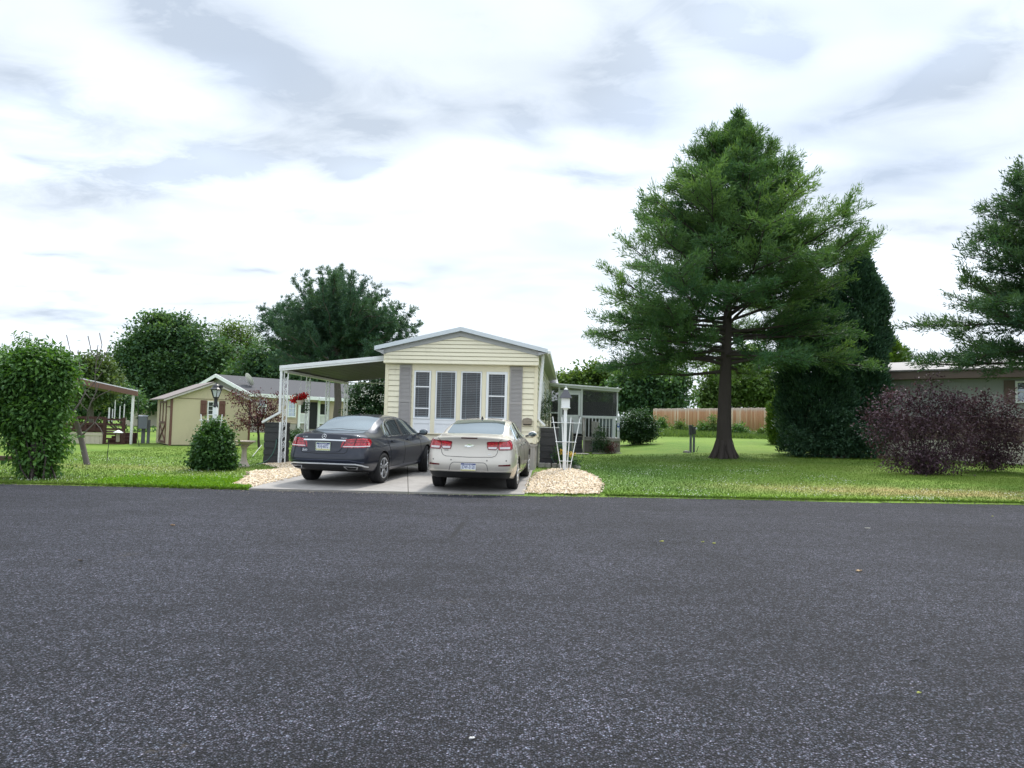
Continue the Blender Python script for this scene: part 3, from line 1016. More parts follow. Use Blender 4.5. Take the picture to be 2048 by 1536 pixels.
# ------------------------------------------------------------------ rain barrels either side
M_BARREL = mat("charcoal_resin", (0.042, 0.042, 0.048), 0.6, var=0.12, vscale=6, dirt=.15)
M_LID = mat("grey_lid", (0.36, 0.37, 0.38), 0.6, var=.1)
M_HOSE = mat("green_hose", (0.05, 0.12, 0.10), 0.5)


def barrel(loc, w, d, h, label, hose, lid):
    t = thing("rain_barrel", label, "rain barrel", loc, -HYAW)
    b = MB()
    hs = [0, .20, .235, .36, .40, .53, .565, .745, .78, .885, .91, 1.0]
    for k in range(0, len(hs) - 1):
        inset = 0 if k % 2 == 0 else .012
        b.box(-w / 2 + inset, w / 2 - inset, inset, d - inset, hs[k] * h, hs[k + 1] * h - .0015)
    b.build("body", M_BARREL, t, bevel=.003)
    l = MB()
    if lid:
        l.box(-w / 2 - .02, w / 2 + .02, -.02, d + .02, h + .001, h + .03)
        l.build("lid", M_LID, t, bevel=.01)
    else:
        l.box(-w / 2 - .01, w / 2 + .01, -.01, d + .01, h + .001, h + .022)
        l.build("lid", M_BARREL, t, bevel=.008)
    hz = MB(); hz.tube(hose, .013, 6); hz.build("hose", M_HOSE, t, smooth=True)
    s = MB(); s.tube([(hose[0][0], 0.02, hose[0][2]), hose[0]], .018, 8); s.build("spigot", M_DARK, t)
    return t


p = at(545, 925, 21.35); p.z = float(gz(p.x, p.y))
sp = [(.11, -.05, .72), (.12, -.09, .60), (.10, -.11, .45), (.04, -.12, .30), (-.08, -.12, .14), (-.26, -.12, .03), (-.42, -.1, .015)]
barrel(p, .56, .5, 1.17, "dark slatted rain barrel fed by the carport downspout, next to the birdbath", sp, False)
p = at(1097, 931, 22.0); p.z = float(gz(p.x, p.y))
sp = [(.06, -.05, .40), (.09, -.08, .28), (.18, -.10, .12), (.26, -.12, .04)]
barrel(p, .54, .5, 1.15, "dark slatted rain barrel with pale lid, behind the white trellis", sp, True)

# ------------------------------------------------------------------ screened porch on the far right of the home
M_GREYW = mat("grey_wood", (0.30, 0.28, 0.26), 0.7, var=0.15, vscale=3, bump=.2, stretch=(1, 1, .3))
M_PORCHW = mat("porch_white_paint", (0.66, 0.69, 0.70), 0.45, var=0.06, dirt=.12)
M_STEP = mat("charcoal_steps", (0.045, 0.045, 0.05), 0.7)
M_SCREEN = screen_mat("porch_screen", see=.5)
PW = 11.75
q = hl(4.3, PW)
PG = float(gz(q.x + 1.5, q.y)) - H_O.z
porch = thing("screened_porch", "white framed screened porch with railing and dark steps at the home's far end", "porch", hl(0, 0), -HYAW)
pu0, pu1 = 4.28, 7.22
uu = lambda px: pu0 + (px - 1104.5) / 126.5 * (pu1 - pu0) + 0
zz = lambda y: PG + (904 - y) / 46.2
fr_ = MB()
for a, b, z0, z1 in ((1104.5, 1106.5, 826, 774), (1120.5, 1124, 866, 774), (1162.5, 1166, 868, 774), (1228.5, 1231, 835, 774)):
    fr_.box(uu(a), uu(b), PW, PW + .09, zz(z0), zz(z1))
fr_.box(uu(1104.5), uu(1121), PW - .01, PW + .1, zz(829), zz(826.5))
fr_.box(uu(1124), uu(1162.5), PW + .005, PW + .085, zz(785), zz(782.5))
fr_.box(uu(1166), uu(1234), PW - .04, PW + .12, zz(835), zz(832))
for w in (PW + 1.4, PW + 2.8):
    fr_.box(uu(1228.5), uu(1231), w, w + .09, zz(904), zz(775))
fr_.box(uu(1228.5), uu(1231), PW + .1, PW + 2.8, zz(835), zz(832))
fr_.build("frame", M_PORCHW, porch, bevel=.004)
rfp = MB()
rfp.prism([(uu(1104), zz(768.5)), (uu(1236), zz(776.5)), (uu(1236), zz(779)), (uu(1104), zz(771))], PW - .22, PW + 3.3)
rfp.build("roof", M_WHITE2, porch)
fs_ = MB(); fs_.prism([(uu(1104), zz(771)), (uu(1233), zz(778.5)), (uu(1233), zz(784)), (uu(1166), zz(779.5)), (uu(1104), zz(774.5))], PW - .12, PW + .11)
fs_.build("fascia", M_PORCHW, porch, bevel=.004)
sc1 = MB()
for a, b, z0, z1 in ((1106.5, 1120.5, 826.4, 774.5), (1124, 1162.5, 782.4, 777), (1166, 1228.5, 832, 779)):
    sc1.box(uu(a), uu(b), PW + .04, PW + .046, zz(z0), zz(z1))
sc1.box(uu(1229.5), uu(1229.8), PW + .1, PW + 2.8, zz(832), zz(780))
sc1.build("insect_screen", M_SCREEN, porch)
dr = MB()
for a, b, z0, z1 in ((1124.5, 1129, 868, 785.5), (1158, 1162, 868, 785.5), (1129, 1158, 791, 785.5), (1129, 1158, 836, 831), (1129, 1158, 868, 862)):
    dr.box(uu(a), uu(b), PW + .01, PW + .05, zz(z0), zz(z1))
dr.box(uu(1129), uu(1158), PW + .02, PW + .04, zz(862), zz(836))
dro = dr.build("door", M_PORCHW, porch, bevel=.004)
ds2 = MB(); ds2.box(uu(1129), uu(1158), PW + .028, PW + .034, zz(831), zz(791)); ds2.build("door_screen", M_SCREEN, dro)
hd = MB(); hd.box(uu(1159.5), uu(1160.6), PW - .03, PW + .009, zz(838), zz(833)); hd.build("handle", M_DARK, dro)
for px in np.linspace(1172, 1222, 9):
    bl_ = MB(); bl_.box(uu(px) - .02, uu(px) + .02, PW - .02, PW + .02, zz(873.5), zz(837)); bl_.build("baluster", M_PORCHW, porch)
rl = MB(); rl.box(uu(1167), uu(1222.5), PW - .035, PW + .035, zz(837), zz(834.8)); rl.box(uu(1222.5), uu(1227), PW - .05, PW + .05, zz(876), zz(835.2)); rl.box(uu(1230), uu(1234.5), PW - .05, PW + .05, zz(876), zz(835.2))
rl.build("railing", M_PORCHW, porch, bevel=.004)
dk = MB(); dk.box(uu(1150), uu(1236), PW - .08, PW + 3.2, zz(881), zz(875)); dk.box(uu(1104.5), uu(1150), PW, PW + 3.2, zz(881), zz(869))
dk.build("deck", M_GREYW, porch, bevel=.006)
skp = MB(); px = 1167.5
while px < 1234:
    skp.box(uu(px), uu(px + 4.2), PW + .02, PW + .05, PG - .05, zz(881.2)); px += 4.6
skp.box(uu(1167.5), uu(1234.5), PW + .05, PW + .07, PG - .05, zz(881.2))
skp.build("skirting", mat("taupe_porch_skirting", (0.27, 0.24, 0.22), .7, var=.1), porch)
stp = MB()
for k in range(4):
    stp.box(uu(1150), uu(1166), PW - .28 * (4 - k), PW - .28 * (3 - k) - .01, PG - .02, zz(904 - 7.5 * (k + 1)))
stp.build("steps", M_STEP, porch, bevel=.01)
sr = MB()
sr.box(uu(1166.5), uu(1170), PW - 1.14, PW - 1.05, PG, zz(862)); sr.box(uu(1165.5), uu(1171.5), PW - .14, PW - .05, zz(870), zz(836))
sr.bar((uu(1168.5), PW - 1.1, zz(868)), (uu(1168.5), PW - .1, zz(842)), .06, .08)
sr.box(uu(1147), uu(1149.5), PW - 1.14, PW - 1.05, PG, zz(866)); sr.bar((uu(1148), PW - 1.1, zz(868)), (uu(1148), PW - .1, zz(842)), .05, .08)
sr.build("stair_rail", M_GREYW, porch, bevel=.005)
lat = MB()                                     # blue-grey lattice panel beside the steps
lat.box(uu(1123), uu(1149), PW - .30, PW - .26, PG - .02, zz(846))
lat.build("side_panel", mat("blue_grey_panel", (0.20, 0.23, 0.25), .7, var=.2, vscale=6), porch, bevel=.01)
back = MB(); back.box(uu(1105), uu(1229), PW + 3.1, PW + 3.16, zz(875), zz(800)); back.build("back_wall", mat("porch_back_wall", (0.12, .13, .13), .8), porch)
# furniture seen through the screen
ch = thing("porch_chair", "pale folded chair standing inside the screened porch", "chair", hl(uu(1212), PW + 1.2, zz(875)), -HYAW)
c_ = MB()
for dx in (-.25, .25):
    c_.bar((dx, 0, 0), (dx, .1, 1.0), .04)
c_.box(-.25, .25, 0, .45, .42, .46); c_.build("frame", mat("pale_blue_cloth", (.30, .36, .42), .7), ch)
c_ = MB(); c_.box(-.23, .23, .06, .09, .5, 1.0); c_.build("backrest", mat("pale_blue_cloth", (.30, .36, .42), .7), ch)

# blue flag sign on the porch corner
sg = thing("porch_sign", "small blue and white sign hung on the porch corner post", "sign", hl(uu(1232), PW - .06, zz(861)), -HYAW)
s = MB(); s.box(-.055, .055, -.015, 0, 0, .32); s.build("board", mat("blue_sign", (.10, .17, .42), .5), sg, bevel=.004)
s = MB(); s.prism([(-.05, .02), (.05, .02), (.03, .10), (.045, .16), (.0, .14), (-.045, .16)], -.0185, -.0155); s.prism([(-.03, .22), (.035, .24), (.03, .30), (-.04, .29)], -.0185, -.0155)
s.build("white_print", M_WHITE, sg)

# twin meter boxes in front of the porch
p = on_ground(1190, 905)
um = thing("meter_post", "twin grey electric meter boxes on wooden posts before the porch railing", "meter", p, -.1)
s = MB(); s.box(-.12, -.02, 0, .09, 0, .95); s.box(.03, .12, .02, .10, 0, .9); s.build("post", mat("weathered_post", (.18, .20, .20), .8, var=.2), um)
s = MB(); s.box(-.17, -.01, -.13, -.001, .80, 1.33); s.box(.0, .15, -.12, -.001, .84, 1.31); s.build("meter_box", mat("grey_box_paint", (.27, .26, .24), .6, var=.12), um, bevel=.012)

# stone edging of the two planting beds
M_BLOCK = mat("grey_edging_stone", (.33, .31, .29), .9, var=.25, vscale=7, bump=.5, bscale=30)
blocks = [(1083, 936), (1096, 936.5), (1109, 937), (1121, 938), (1137, 938.5)]
for k, (u, v) in enumerate(blocks):
    p = on_ground(u, v); b = MB(); w = .165 if k else .20
    b.box(-w / 2, w / 2, -.08, .08, -.03, .15)
    o = b.build("edging_block", M_BLOCK, None, bevel=.02)
    o.location = p; o.rotation_euler = (0, 0, -HYAW + random.uniform(-.06, .06))
    tag(o, "grey stone edging block along the top of the gravel mound", "edging block", "edging blocks by the rain barrel")
p = on_ground(1151, 938)
o = pebbles("edging_rock", np.array([[0, 0, .06]]), .17, M_BLOCK, .8); o.location = p
tag(o, "rough pointed grey rock ending the row of edging blocks", "rock")
p = on_ground(1128, 935)
o = pebbles("edging_rock", np.array([[0, 0, .10]]), .15, mat("pale_rock", (.42, .38, .36), .9, var=.3, vscale=8, bump=.5), 1.0); o.location = p
tag(o, "pale rounded rock behind the white lamp post", "rock")
for px in np.linspace(1188, 1240, 9):
    p = on_ground(px, 908); b = MB(); b.box(-.075, .075, -.05, .05, -.02, .05)
    o = b.build("edging_block", M_BLOCK, None, bevel=.012); o.location = p; o.rotation_euler = (0, 0, random.uniform(-.1, .1))
    tag(o, "small dark edging block of the bed at the porch foot", "edging block", "edging blocks at the porch")
p = on_ground(1160, 909); b = MB(); b.box(-.35, .35, -.2, .2, -.02, .05)
o = b.build("stepping_stone", M_BLOCK, None, bevel=.015); o.location = p; tag(o, "flat grey stone slab at the foot of the porch steps", "stepping stone")
# ------------------------------------------------------------------ lamp posts, trellises, birdbath, basket
M_POST = mat("white_pvc_post", (0.82, 0.83, 0.84), 0.35, var=0.04, dirt=.08)
M_BLACK = mat("black_metal", (0.018, 0.018, 0.02), 0.4, var=.2)
M_SHING = mat("slate_shingle", (0.10, 0.10, 0.11), 0.8, var=0.25, vscale=20, bump=.4)
M_FROST = mat("frosted_lamp_glass", (0.62, 0.66, 0.70), 0.15, var=.05)
M_CONCR = mat("cast_concrete", (0.45, 0.38, 0.33), 0.9, var=0.15, vscale=8, bump=.4, bscale=80, dirt=.25)

base = on_ground(1128.5, 944)
lp_ = thing("lamp_post", "white square lamp post with white box lantern under a grey pyramid roof", "lamp post", base, -HYAW)
s = MB(); s.box(-.046, .046, -.046, .046, -.05, 1.72); s.build("post", M_POST, lp_, bevel=.008)
s = MB(); s.box(-.07, .07, -.07, .07, 1.70, 1.735); s.box(-.13, .13, -.13, .13, 1.736, 1.76); s.build("bracket", M_POST, lp_, bevel=.005)
s = MB(); s.box(-.115, .115, -.115, .115, 1.761, 2.01)
ln = s.build("lantern", M_POST, lp_, bevel=.008)
s = MB()
for x in (-.07, .07): s.box(x - .004, x + .004, -.119, -.1155, 1.775, 2.0)
s.box(-.09, .09, -.119, -.1155, 1.86, 1.868); s.build("pane_bar", M_WHITE, ln)
s = MB()
b0, b1 = .175, .05
s.add([(-b0, -b0, 2.012), (b0, -b0, 2.012), (b0, b0, 2.012), (-b0, b0, 2.012), (-b1, -b1, 2.24), (b1, -b1, 2.24), (b1, b1, 2.24), (-b1, b1, 2.24)], [(0, 1, 5, 4), (1, 2, 6, 5), (2, 3, 7, 6), (3, 0, 4, 7), (4, 5, 6, 7), (3, 2, 1, 0)])
rf2 = s.build("lantern_roof", M_SHING, lp_, bevel=.006)
s = MB(); s.lathe([(.05, 2.241), (.06, 2.25), (.045, 2.275), (.012, 2.29), (.008, 2.36)], 12); s.build("finial", M_WHITE, rf2)


def trellis(loc, label, top=1.5, sc=1.0):
    t = thing("trellis", label, "trellis", loc, -HYAW)
    xs0 = [-.10, -.035, .035, .10]; xs1 = [-.375, -.125, .125, .375]
    for a, b in zip(xs0, xs1):
        s = MB(); s.bar((a, -.09, -.05), (b * sc, -.09, top), .024, .016, up=(0, 1, 0)); s.build("stake", M_POST, t, bevel=.003)
    for z, w in ((.30, .17), (.82, .285), (1.34, .41)):
        s = MB(); s.bar((-w * sc, -.107, z * top / 1.5), (w * sc, -.107, z * top / 1.5), .026, .016); s.build("crossbar", M_POST, t, bevel=.003)
    return t


trellis(base + Vector((.03, 0, 0)), "white fan trellis around the lamp post on the gravel mound")

b2 = foot(429, 19.1); b2.z = float(gz(b2.x, b2.y))
lp2 = thing("lamp_post", "white lamp post with black carriage lantern rising from an ivy mound", "lamp post", b2)
s = MB(); s.box(-.05, .05, -.05, .05, -.05, 1.62); s.build("post", M_POST, lp2, bevel=.008)
s = MB(); s.lathe([(.06, 1.60), (.062, 1.64), (.045, 1.70), (.045, 1.82), (.075, 1.83), (.075, 1.86), (.03, 1.865)], 14); s.build("neck", M_BLACK, lp2, smooth=False)
s = MB(); n = 6; vs = []
for z, r in ((1.868, .07), (2.04, .125)):
    vs += [(r * math.cos(2 * math.pi * k / n), r * math.sin(2 * math.pi * k / n), z) for k in range(n)]
s.add(vs, [(k, (k + 1) % n, n + (k + 1) % n, n + k) for k in range(n)] + [tuple(range(n - 1, -1, -1)), tuple(range(n, 2 * n))])
gl2 = s.build("lantern_glass", M_FROST, lp2)
s = MB()
for k in range(n):
    a = 2 * math.pi * k / n
    s.bar((.075 * math.cos(a), .075 * math.sin(a), 1.866), (.132 * math.cos(a), .132 * math.sin(a), 2.045), .014)
s.build("lantern_frame", M_BLACK, gl2)
s = MB(); s.lathe([(.155, 2.046), (.16, 2.06), (.11, 2.10), (.085, 2.16), (.05, 2.19), (.02, 2.2), (.015, 2.23)], 12); s.build("lantern_cap", M_BLACK, lp2)
s = MB(); s.box(.09, .16, -.03, .03, 2.10, 2.17); s.bar((.05, 0, 2.12), (.1, 0, 2.13), .02); s.build("light_sensor", M_BLACK, lp2, bevel=.008)
trellis(b2 + Vector((-.05, .0, 0)), "white trellis almost buried in the ivy mound, only its tips showing", 1.42, .75)

p = on_ground(487, 935)
bb = thing("birdbath", "weathered concrete pedestal birdbath with shallow basin beside the ivy mound", "birdbath", p)
s = MB(); s.lathe([(.15, -.02), (.155, .05), (.15, .06), (.135, .08), (.095, .16), (.07, .27), (.062, .42), (.068, .50), (.10, .56), (.13, .585), (.10, .60)], 20); s.build("pedestal", M_CONCR, bb, smooth=False)
s = MB(); s.lathe([(.09, .601), (.15, .63), (.235, .672), (.262, .69), (.264, .712), (.245, .715), (.19, .685), (.05, .668)], 28, c=(.03, 0, 0)); s.build("basin", M_CONCR, bb)

# hanging basket under the carport
bk = at(600, 806, 22.3)
top = hl(-2.78, 1.25, 2.66)
hb = thing("hanging_basket", "cream hanging pot full of bright red flowers under the carport beam", "flower basket", bk)
s = MB(); s.lathe([(.085, -.06), (.125, .07), (.132, .075), (.12, .078)], 16); s.build("pot", mat("cream_plastic_pot", (.62, .56, .46), .5), hb)
s = MB()
for a in (0, 2.1, 4.2):
    s.tube([(.12 * math.cos(a), .12 * math.sin(a), .07), (0, 0, .52)], .004, 4)
s.tube([(0, 0, .52), (.01, 0, top.z - bk.z)], .007, 5); s.build("hanger", M_WHITE, hb)

# shepherd's hooks with feeders in the side yard
for (u, v, h, lean, lab) in ((214, 928, .66, .02, "thin black garden stake standing in the clover lawn"), (274, 892, 2.0, -.05, "tall black shepherd hook with curved foot beside the neighbour's white post")):
    p = on_ground(u, v)
    t = thing("garden_hook", lab, "garden stake", p)
    s = MB()
    s.tube([(0.09 if h > 1 else 0, 0, 0), (0, 0, .35 * min(h, 1)), (lean * .5, 0, h * .7), (lean, 0, h)], .014 if h > 1 else .009, 6); s.build("stem", M_BLACK, t)

# electric cabinet on posts, left side yard
p = on_ground(290, 888)
t = thing("utility_cabinet", "grey metal electric cabinet on two wooden posts near the yellow shed", "utility box", p, .3)
s = MB(); s.box(-.17, -.03, 0, .12, 0, .95); s.box(.05, .16, .02, .13, 0, 1.05); s.build("post", mat("grey_timber", (.16, .17, .19), .8, var=.2), t)
s = MB(); s.box(-.30, .08, -.20, -.002, .66, 1.20); s.add([(-.31, -.22, 1.201), (.09, -.22, 1.201), (.09, .02, 1.25), (-.31, .02, 1.25)], [(0, 1, 2, 3)]); s.build("cabinet", mat("blue_grey_box", (.17, .19, .22), .5, var=.1), t, bevel=.012)

# meter pair beside the big tree
p = on_ground(1384, 905)
t = thing("utility_pedestal", "pair of dark meter boxes on slim posts on the lawn beside the big tree", "utility box", p)
s = MB(); s.box(-.10, -.02, -.04, .04, 0, .78); s.box(.04, .12, 0, .06, 0, .72); s.build("post", mat("grey_timber", (.16, .17, .19), .8, var=.2), t)
s = MB(); s.box(-.13, .0, -.07, .07, .72, 1.13); s.build("meter_box", mat("dark_meter_paint", (.06, .062, .07), .5), t, bevel=.01)
s = MB(); s.box(.02, .14, -.06, .08, .74, 1.06); s.build("meter_box", mat("dark_meter_paint", (.06, .062, .07), .5), t, bevel=.01)
s = MB(); s.sphere((.155, -.03, .98), .05, 8, 6); s.build("meter_dial", M_FROST, t)
s = MB(); s.tube([(.18, 0, 0), (.22, 0, .15), (.26, 0, .26)], .012, 5); s.build("conduit", M_BLACK, t)
for k, (u, v, r) in enumerate(((1372, 906, .11), (1378, 907, .09))):
    p = on_ground(u, v); o = pebbles("field_stone", np.array([[0, 0, .03]]), r, M_BLOCK, .7); o.location = p
    tag(o, ("larger" if k == 0 else "smaller") + " pale stone at the foot of the meter posts by the big tree", "rock")

# ------------------------------------------------------------------ yellow shed
M_SHED = mat("butter_plywood", (0.57, 0.495, 0.33), 0.65, var=0.07, vscale=1.5, dirt=.2)
M_MAROON = mat("maroon_trim", (0.15, 0.068, 0.052), 0.6, var=0.15)
SY = rad(-35)
s0 = at(338, 896, 31.3); s0.z = float(gz(s0.x, s0.y))
shed = thing("garden_shed", "butter yellow garden shed with maroon trim and small shuttered window", "shed", s0, -SY)
SW, SD, SH, SP = 3.25, 3.0, 2.02, 2.68
s = MB(); s.prism([(0, .06), (SW, .06), (SW, SH), (SW / 2, SP), (0, SH)], 0, SD); s.build("wall", M_SHED, shed)
s = MB(); s.box(0.02, SW - .02, .02, SD - .02, -.1, .06); s.build("skid", M_DARK, shed)
M_SHEDR = mat("grey_brown_shingle", (0.20, 0.17, 0.16), 0.85, var=0.2, vscale=10, bump=.4)
s = MB(); k = (SP - SH) / (SW / 2)
for sg_ in (-1, 1):
    e = SW / 2 + sg_ * (SW / 2 + .32)
    s.prism([(SW / 2, SP + .085), (e, SH - .32 * k + .085), (e, SH - .32 * k + .045), (SW / 2, SP + .045)], -.18, SD + .15)
s.build("roof", M_SHEDR, shed)
s = MB()
for sg_ in (-1, 1):
    e = SW / 2 + sg_ * (SW / 2 + .31)
    s.prism([(SW / 2, SP + .044), (e, SH - .31 * k + .044), (e, SH - .31 * k - .03), (SW / 2, SP - .03)], -.17, -.14)
s.build("rake_board", mat("weathered_white_trim", (.52, .48, .45), .6, var=.15), shed)
s = MB()
for x in (-.015, SW - .06):
    s = MB(); s.box(x, x + .085, -.02, .10, .02, SH - .02); s.build("corner_trim", M_MAROON, shed)
s = MB(); s.box(.07, SW - .07, -.012, -.001, SH - .02, SH + .005); s.build("seam", mat("butter_seam", (.20, .16, .09), .7), shed)
wx0, wx1, wz0, wz1 = 1.44, 1.89, 1.33, 1.92
fo = window(shed, wx0, wx1, wz0, wz1, -.028, fw=.04, blinds=False, grid=(2, 3), proud=.03)
for a in (1.16, 1.925):
    s = MB()
    for j in range(3): s.box(a + j * .085, a + j * .085 + .078, -.03, -.002, 1.30, 1.96)
    s.box(a, a + .248, -.045, -.031, 1.40, 1.46); s.box(a, a + .248, -.045, -.031, 1.80, 1.86)
    s.build("shutter", M_MAROON, shed)
s = MB(); dx = -.03                            # barn door on the side wall
for y0, y1, z0, z1 in ((.85, .95, .1, 1.9), (2.2, 2.3, .1, 1.9), (.95, 2.2, .1, .2), (.95, 2.2, .92, 1.02), (.95, 2.2, 1.8, 1.9), (1.53, 1.62, 1.02, 1.8)):
    s.box(dx, -.005, y0, y1, z0, z1)
s.bar((-.02, .97, .22), (-.02, 2.18, .9), .08, .03, up=(1, 0, 0)); s.bar((-.026, 2.18, .22), (-.026, .97, .9), .08, .03, up=(1, 0, 0))
dr_ = s.build("barn_door", M_MAROON, shed)
s = MB(); s.box(-.06, -.001, .12, .5, 1.62, 1.66); s.build("latch", M_MAROON, dr_)

# ------------------------------------------------------------------ beige house behind the shed
M_BEIGE = mat("beige_vinyl", (0.50, 0.40, 0.31), 0.6, var=0.06)
M_SHG = mat("charcoal_shingles", (0.060, 0.060, 0.066), 0.9, var=0.18, vscale=6, bump=.3)
hA = at(500, 868, 58.0); hA.z = float(gz(hA.x, hA.y))
hB = at(790, 872, 71.0)
HL = math.hypot(hB.x - hA.x, hB.y - hA.y)
hrot = math.atan2(hB.y - hA.y, hB.x - hA.x)
bh = thing("beige_house", "beige sided house with charcoal shingle roof and white porch behind the shed", "house", hA, hrot)
# local: x along the long front (towards the right), y back, z up
EZ2 = 1.43 + (837.5 - 789) / 1500 * 58 - hA.z
HD = 8.4
s = MB(); siding(s, 0, HL, .75, EZ2, 0, pitch=.16, dep=.02)
siding(s, 0, HD, .75, EZ2, 0, pitch=.16, dep=.02, tf=lambda x, y, z: (y, HD - x, z))
s.box(.004, HL, .004, HD, 0.75, EZ2)
s.build("wall", M_BEIGE, bh)
s = MB(); s.box(.02, HL - .02, .02, HD - .02, -.1, .75); s.build("skirting", M_SKIRT, bh)
RZ2 = EZ2 + 1.55
s = MB(); s.add([(0.01, 0, EZ2), (0.01, HD, EZ2), (.01, HD / 2, RZ2 - .2)], [(0, 1, 2)]); s.build("gable", mat("grey_gable", (.25, .24, .24), .7, var=.05), bh)
s = MB()
for a, b in ((-.35, HD / 2), (HD + .35, HD / 2)):
    s.add([(-.4, a, EZ2 - .02), (HL + .4, a, EZ2 - .02), (HL + .4, b, RZ2), (-.4, b, RZ2), (-.4, a, EZ2 - .06), (HL + .4, a, EZ2 - .06), (HL + .4, b, RZ2 - .04), (-.4, b, RZ2 - .04)], [(0, 1, 2, 3), (4, 5, 6, 7), (0, 3, 7, 4)])
s.build("roof", M_SHG, bh)
s = MB(); s.box(-.42, HL + .4, -.42, -.36, EZ2 - .26, EZ2 + .02)
for a in (-.38, HD + .38):
    s.bar((-.43, a, EZ2 - .10), (-.43, HD / 2, RZ2 - .10), .05, .26)
s.build("fascia", M_WHITE, bh)


def wp(px, py):
    """picture point -> place on the long front wall of the beige house (x along, z up)"""
    d = ray(px, py); nx, ny = -math.sin(hrot), math.cos(hrot)
    tt = (hA.x * nx + hA.y * ny) / (d[0] * nx + d[1] * ny)
    x, y, z = d[0] * tt, d[1] * tt, EYE + d[2] * tt
    return (x - hA.x) * math.cos(hrot) + (y - hA.y) * math.sin(hrot), z - hA.z


for (a, b, c, d_) in ((515, 531, 796, 829), (574.5, 590, 799, 835)):
    x0, z1 = wp(a, c); x1, z0 = wp(b, d_)
    window(bh, x0, x1, z0, z1, -.07, fw=.10, rails=((z0 + z1) / 2,), blinds=False, proud=.05, grid=(2, 4))
# porch opening with railings
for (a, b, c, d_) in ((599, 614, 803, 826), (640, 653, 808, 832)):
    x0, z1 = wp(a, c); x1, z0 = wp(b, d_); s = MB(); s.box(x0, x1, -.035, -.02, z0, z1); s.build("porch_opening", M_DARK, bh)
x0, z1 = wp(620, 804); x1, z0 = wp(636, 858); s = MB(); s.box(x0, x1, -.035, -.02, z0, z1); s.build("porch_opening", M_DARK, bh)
for (a, b) in ((598.5, 615), (638, 654)):
    x0, z1 = wp(a, 826.5 if a < 620 else 829); x1, z0 = wp(b, 847 if a < 620 else 848); s = MB()
    s.box(x0, x1, -.10, -.04, z1 - .10, z1); s.box(x0, x1, -.10, -.04, z0, z0 + .10)
    k = 9
    for j in range(k):
        xx = x0 + (x1 - x0) * (j + .5) / k; s.box(xx - .03, xx + .03, -.09, -.05, z0 + .1, z1 - .1)
    s.build("railing", M_WHITE, bh)
for a in (598, 616, 637, 655.5):
    x0, z1 = wp(a, 801); _, z0 = wp(a, 858); s = MB(); s.box(x0 - .12, x0 + .12, -.12, -.04, z0, EZ2 - .26); s.build("porch_post", M_WHITE, bh)
x0, _ = wp(632, 800); x1, _ = wp(660, 800)
s = MB(); s.box(x0, x1, -1.4, -.43, EZ2 - .30, EZ2 - .02); s.build("porch_roof", M_WHITE, bh)
# satellite dish standing on the roof slope
dpos = at(495, 778, 59.5)
dsh = thing("satellite_dish", "grey satellite dish tilted on the shingle roof of the beige house", "satellite dish", dpos)
s = MB(); s.tube([(0, 0, -.35), (.05, 0, .35), (.12, 0, .6)], .03, 6); s.tube([(.05, 0, .5), (-.5, -.3, .75)], .02, 5); s.box(-.58, -.46, -.35, -.25, .7, .8); s.build("mount", mat("grey_mount", (.35, .35, .36), .5), dsh)
s = MB()
ring = []
R_ = Matrix.Rotation(rad(55), 4, 'Z') @ Matrix.Rotation(rad(-30), 4, 'Y')
for (r, h) in ((.02, -.10), (.3, -.07), (.55, 0.02), (.56, .04), (.3, -.03), (.02, -.06)):
    ring.append((r, h))
s.lathe(ring, 20, axis='x')
s.v = [tuple(R_ @ Vector((v[0] * 1.0, v[1] * .75, v[2]))) for v in s.v]
s.v = [(v[0] + .1, v[1], v[2] + .75) for v in s.v]
s.build("reflector", mat("dish_grey", (.62, .61, .57), .5), dsh)

# far cream house with a rusty red roof
fh = at(285, 862, 78); fh.z = float(gz(fh.x, fh.y))
far_h = thing("distant_house", "distant cream house with rusty red roof seen beside the shed", "house", fh, -.3)
s = MB(); s.box(-3, 8, 0, 7, -.2, 2.35); s.build("wall", mat("cream_far", (.60, .56, .44), .7), far_h)
s = MB(); s.add([(-3.4, -.4, 2.3), (8.4, -.4, 2.3), (8.4, 3.5, 3.6), (-3.4, 3.5, 3.6), (-3.4, 7.4, 2.3), (8.4, 7.4, 2.3)], [(0, 1, 2, 3), (3, 2, 5, 4), (0, 3, 4), (1, 5, 2)]); s.build("roof", mat("rust_roof", (.27, .13, .09), .7, var=.15), far_h)
s = MB(); s.box(-3.45, 8.4, -.5, -.42, 2.08, 2.3); s.build("eave_board", M_WHITE, far_h)
s = MB(); s.box(-7.5, -3.6, -.4, 3, 2.1, 2.25)
for x in (-7.3, -5.4, -3.8): s.box(x, x + .1, -.3, -.2, 0, 2.1)
s.build("awning", M_WHITE, far_h)

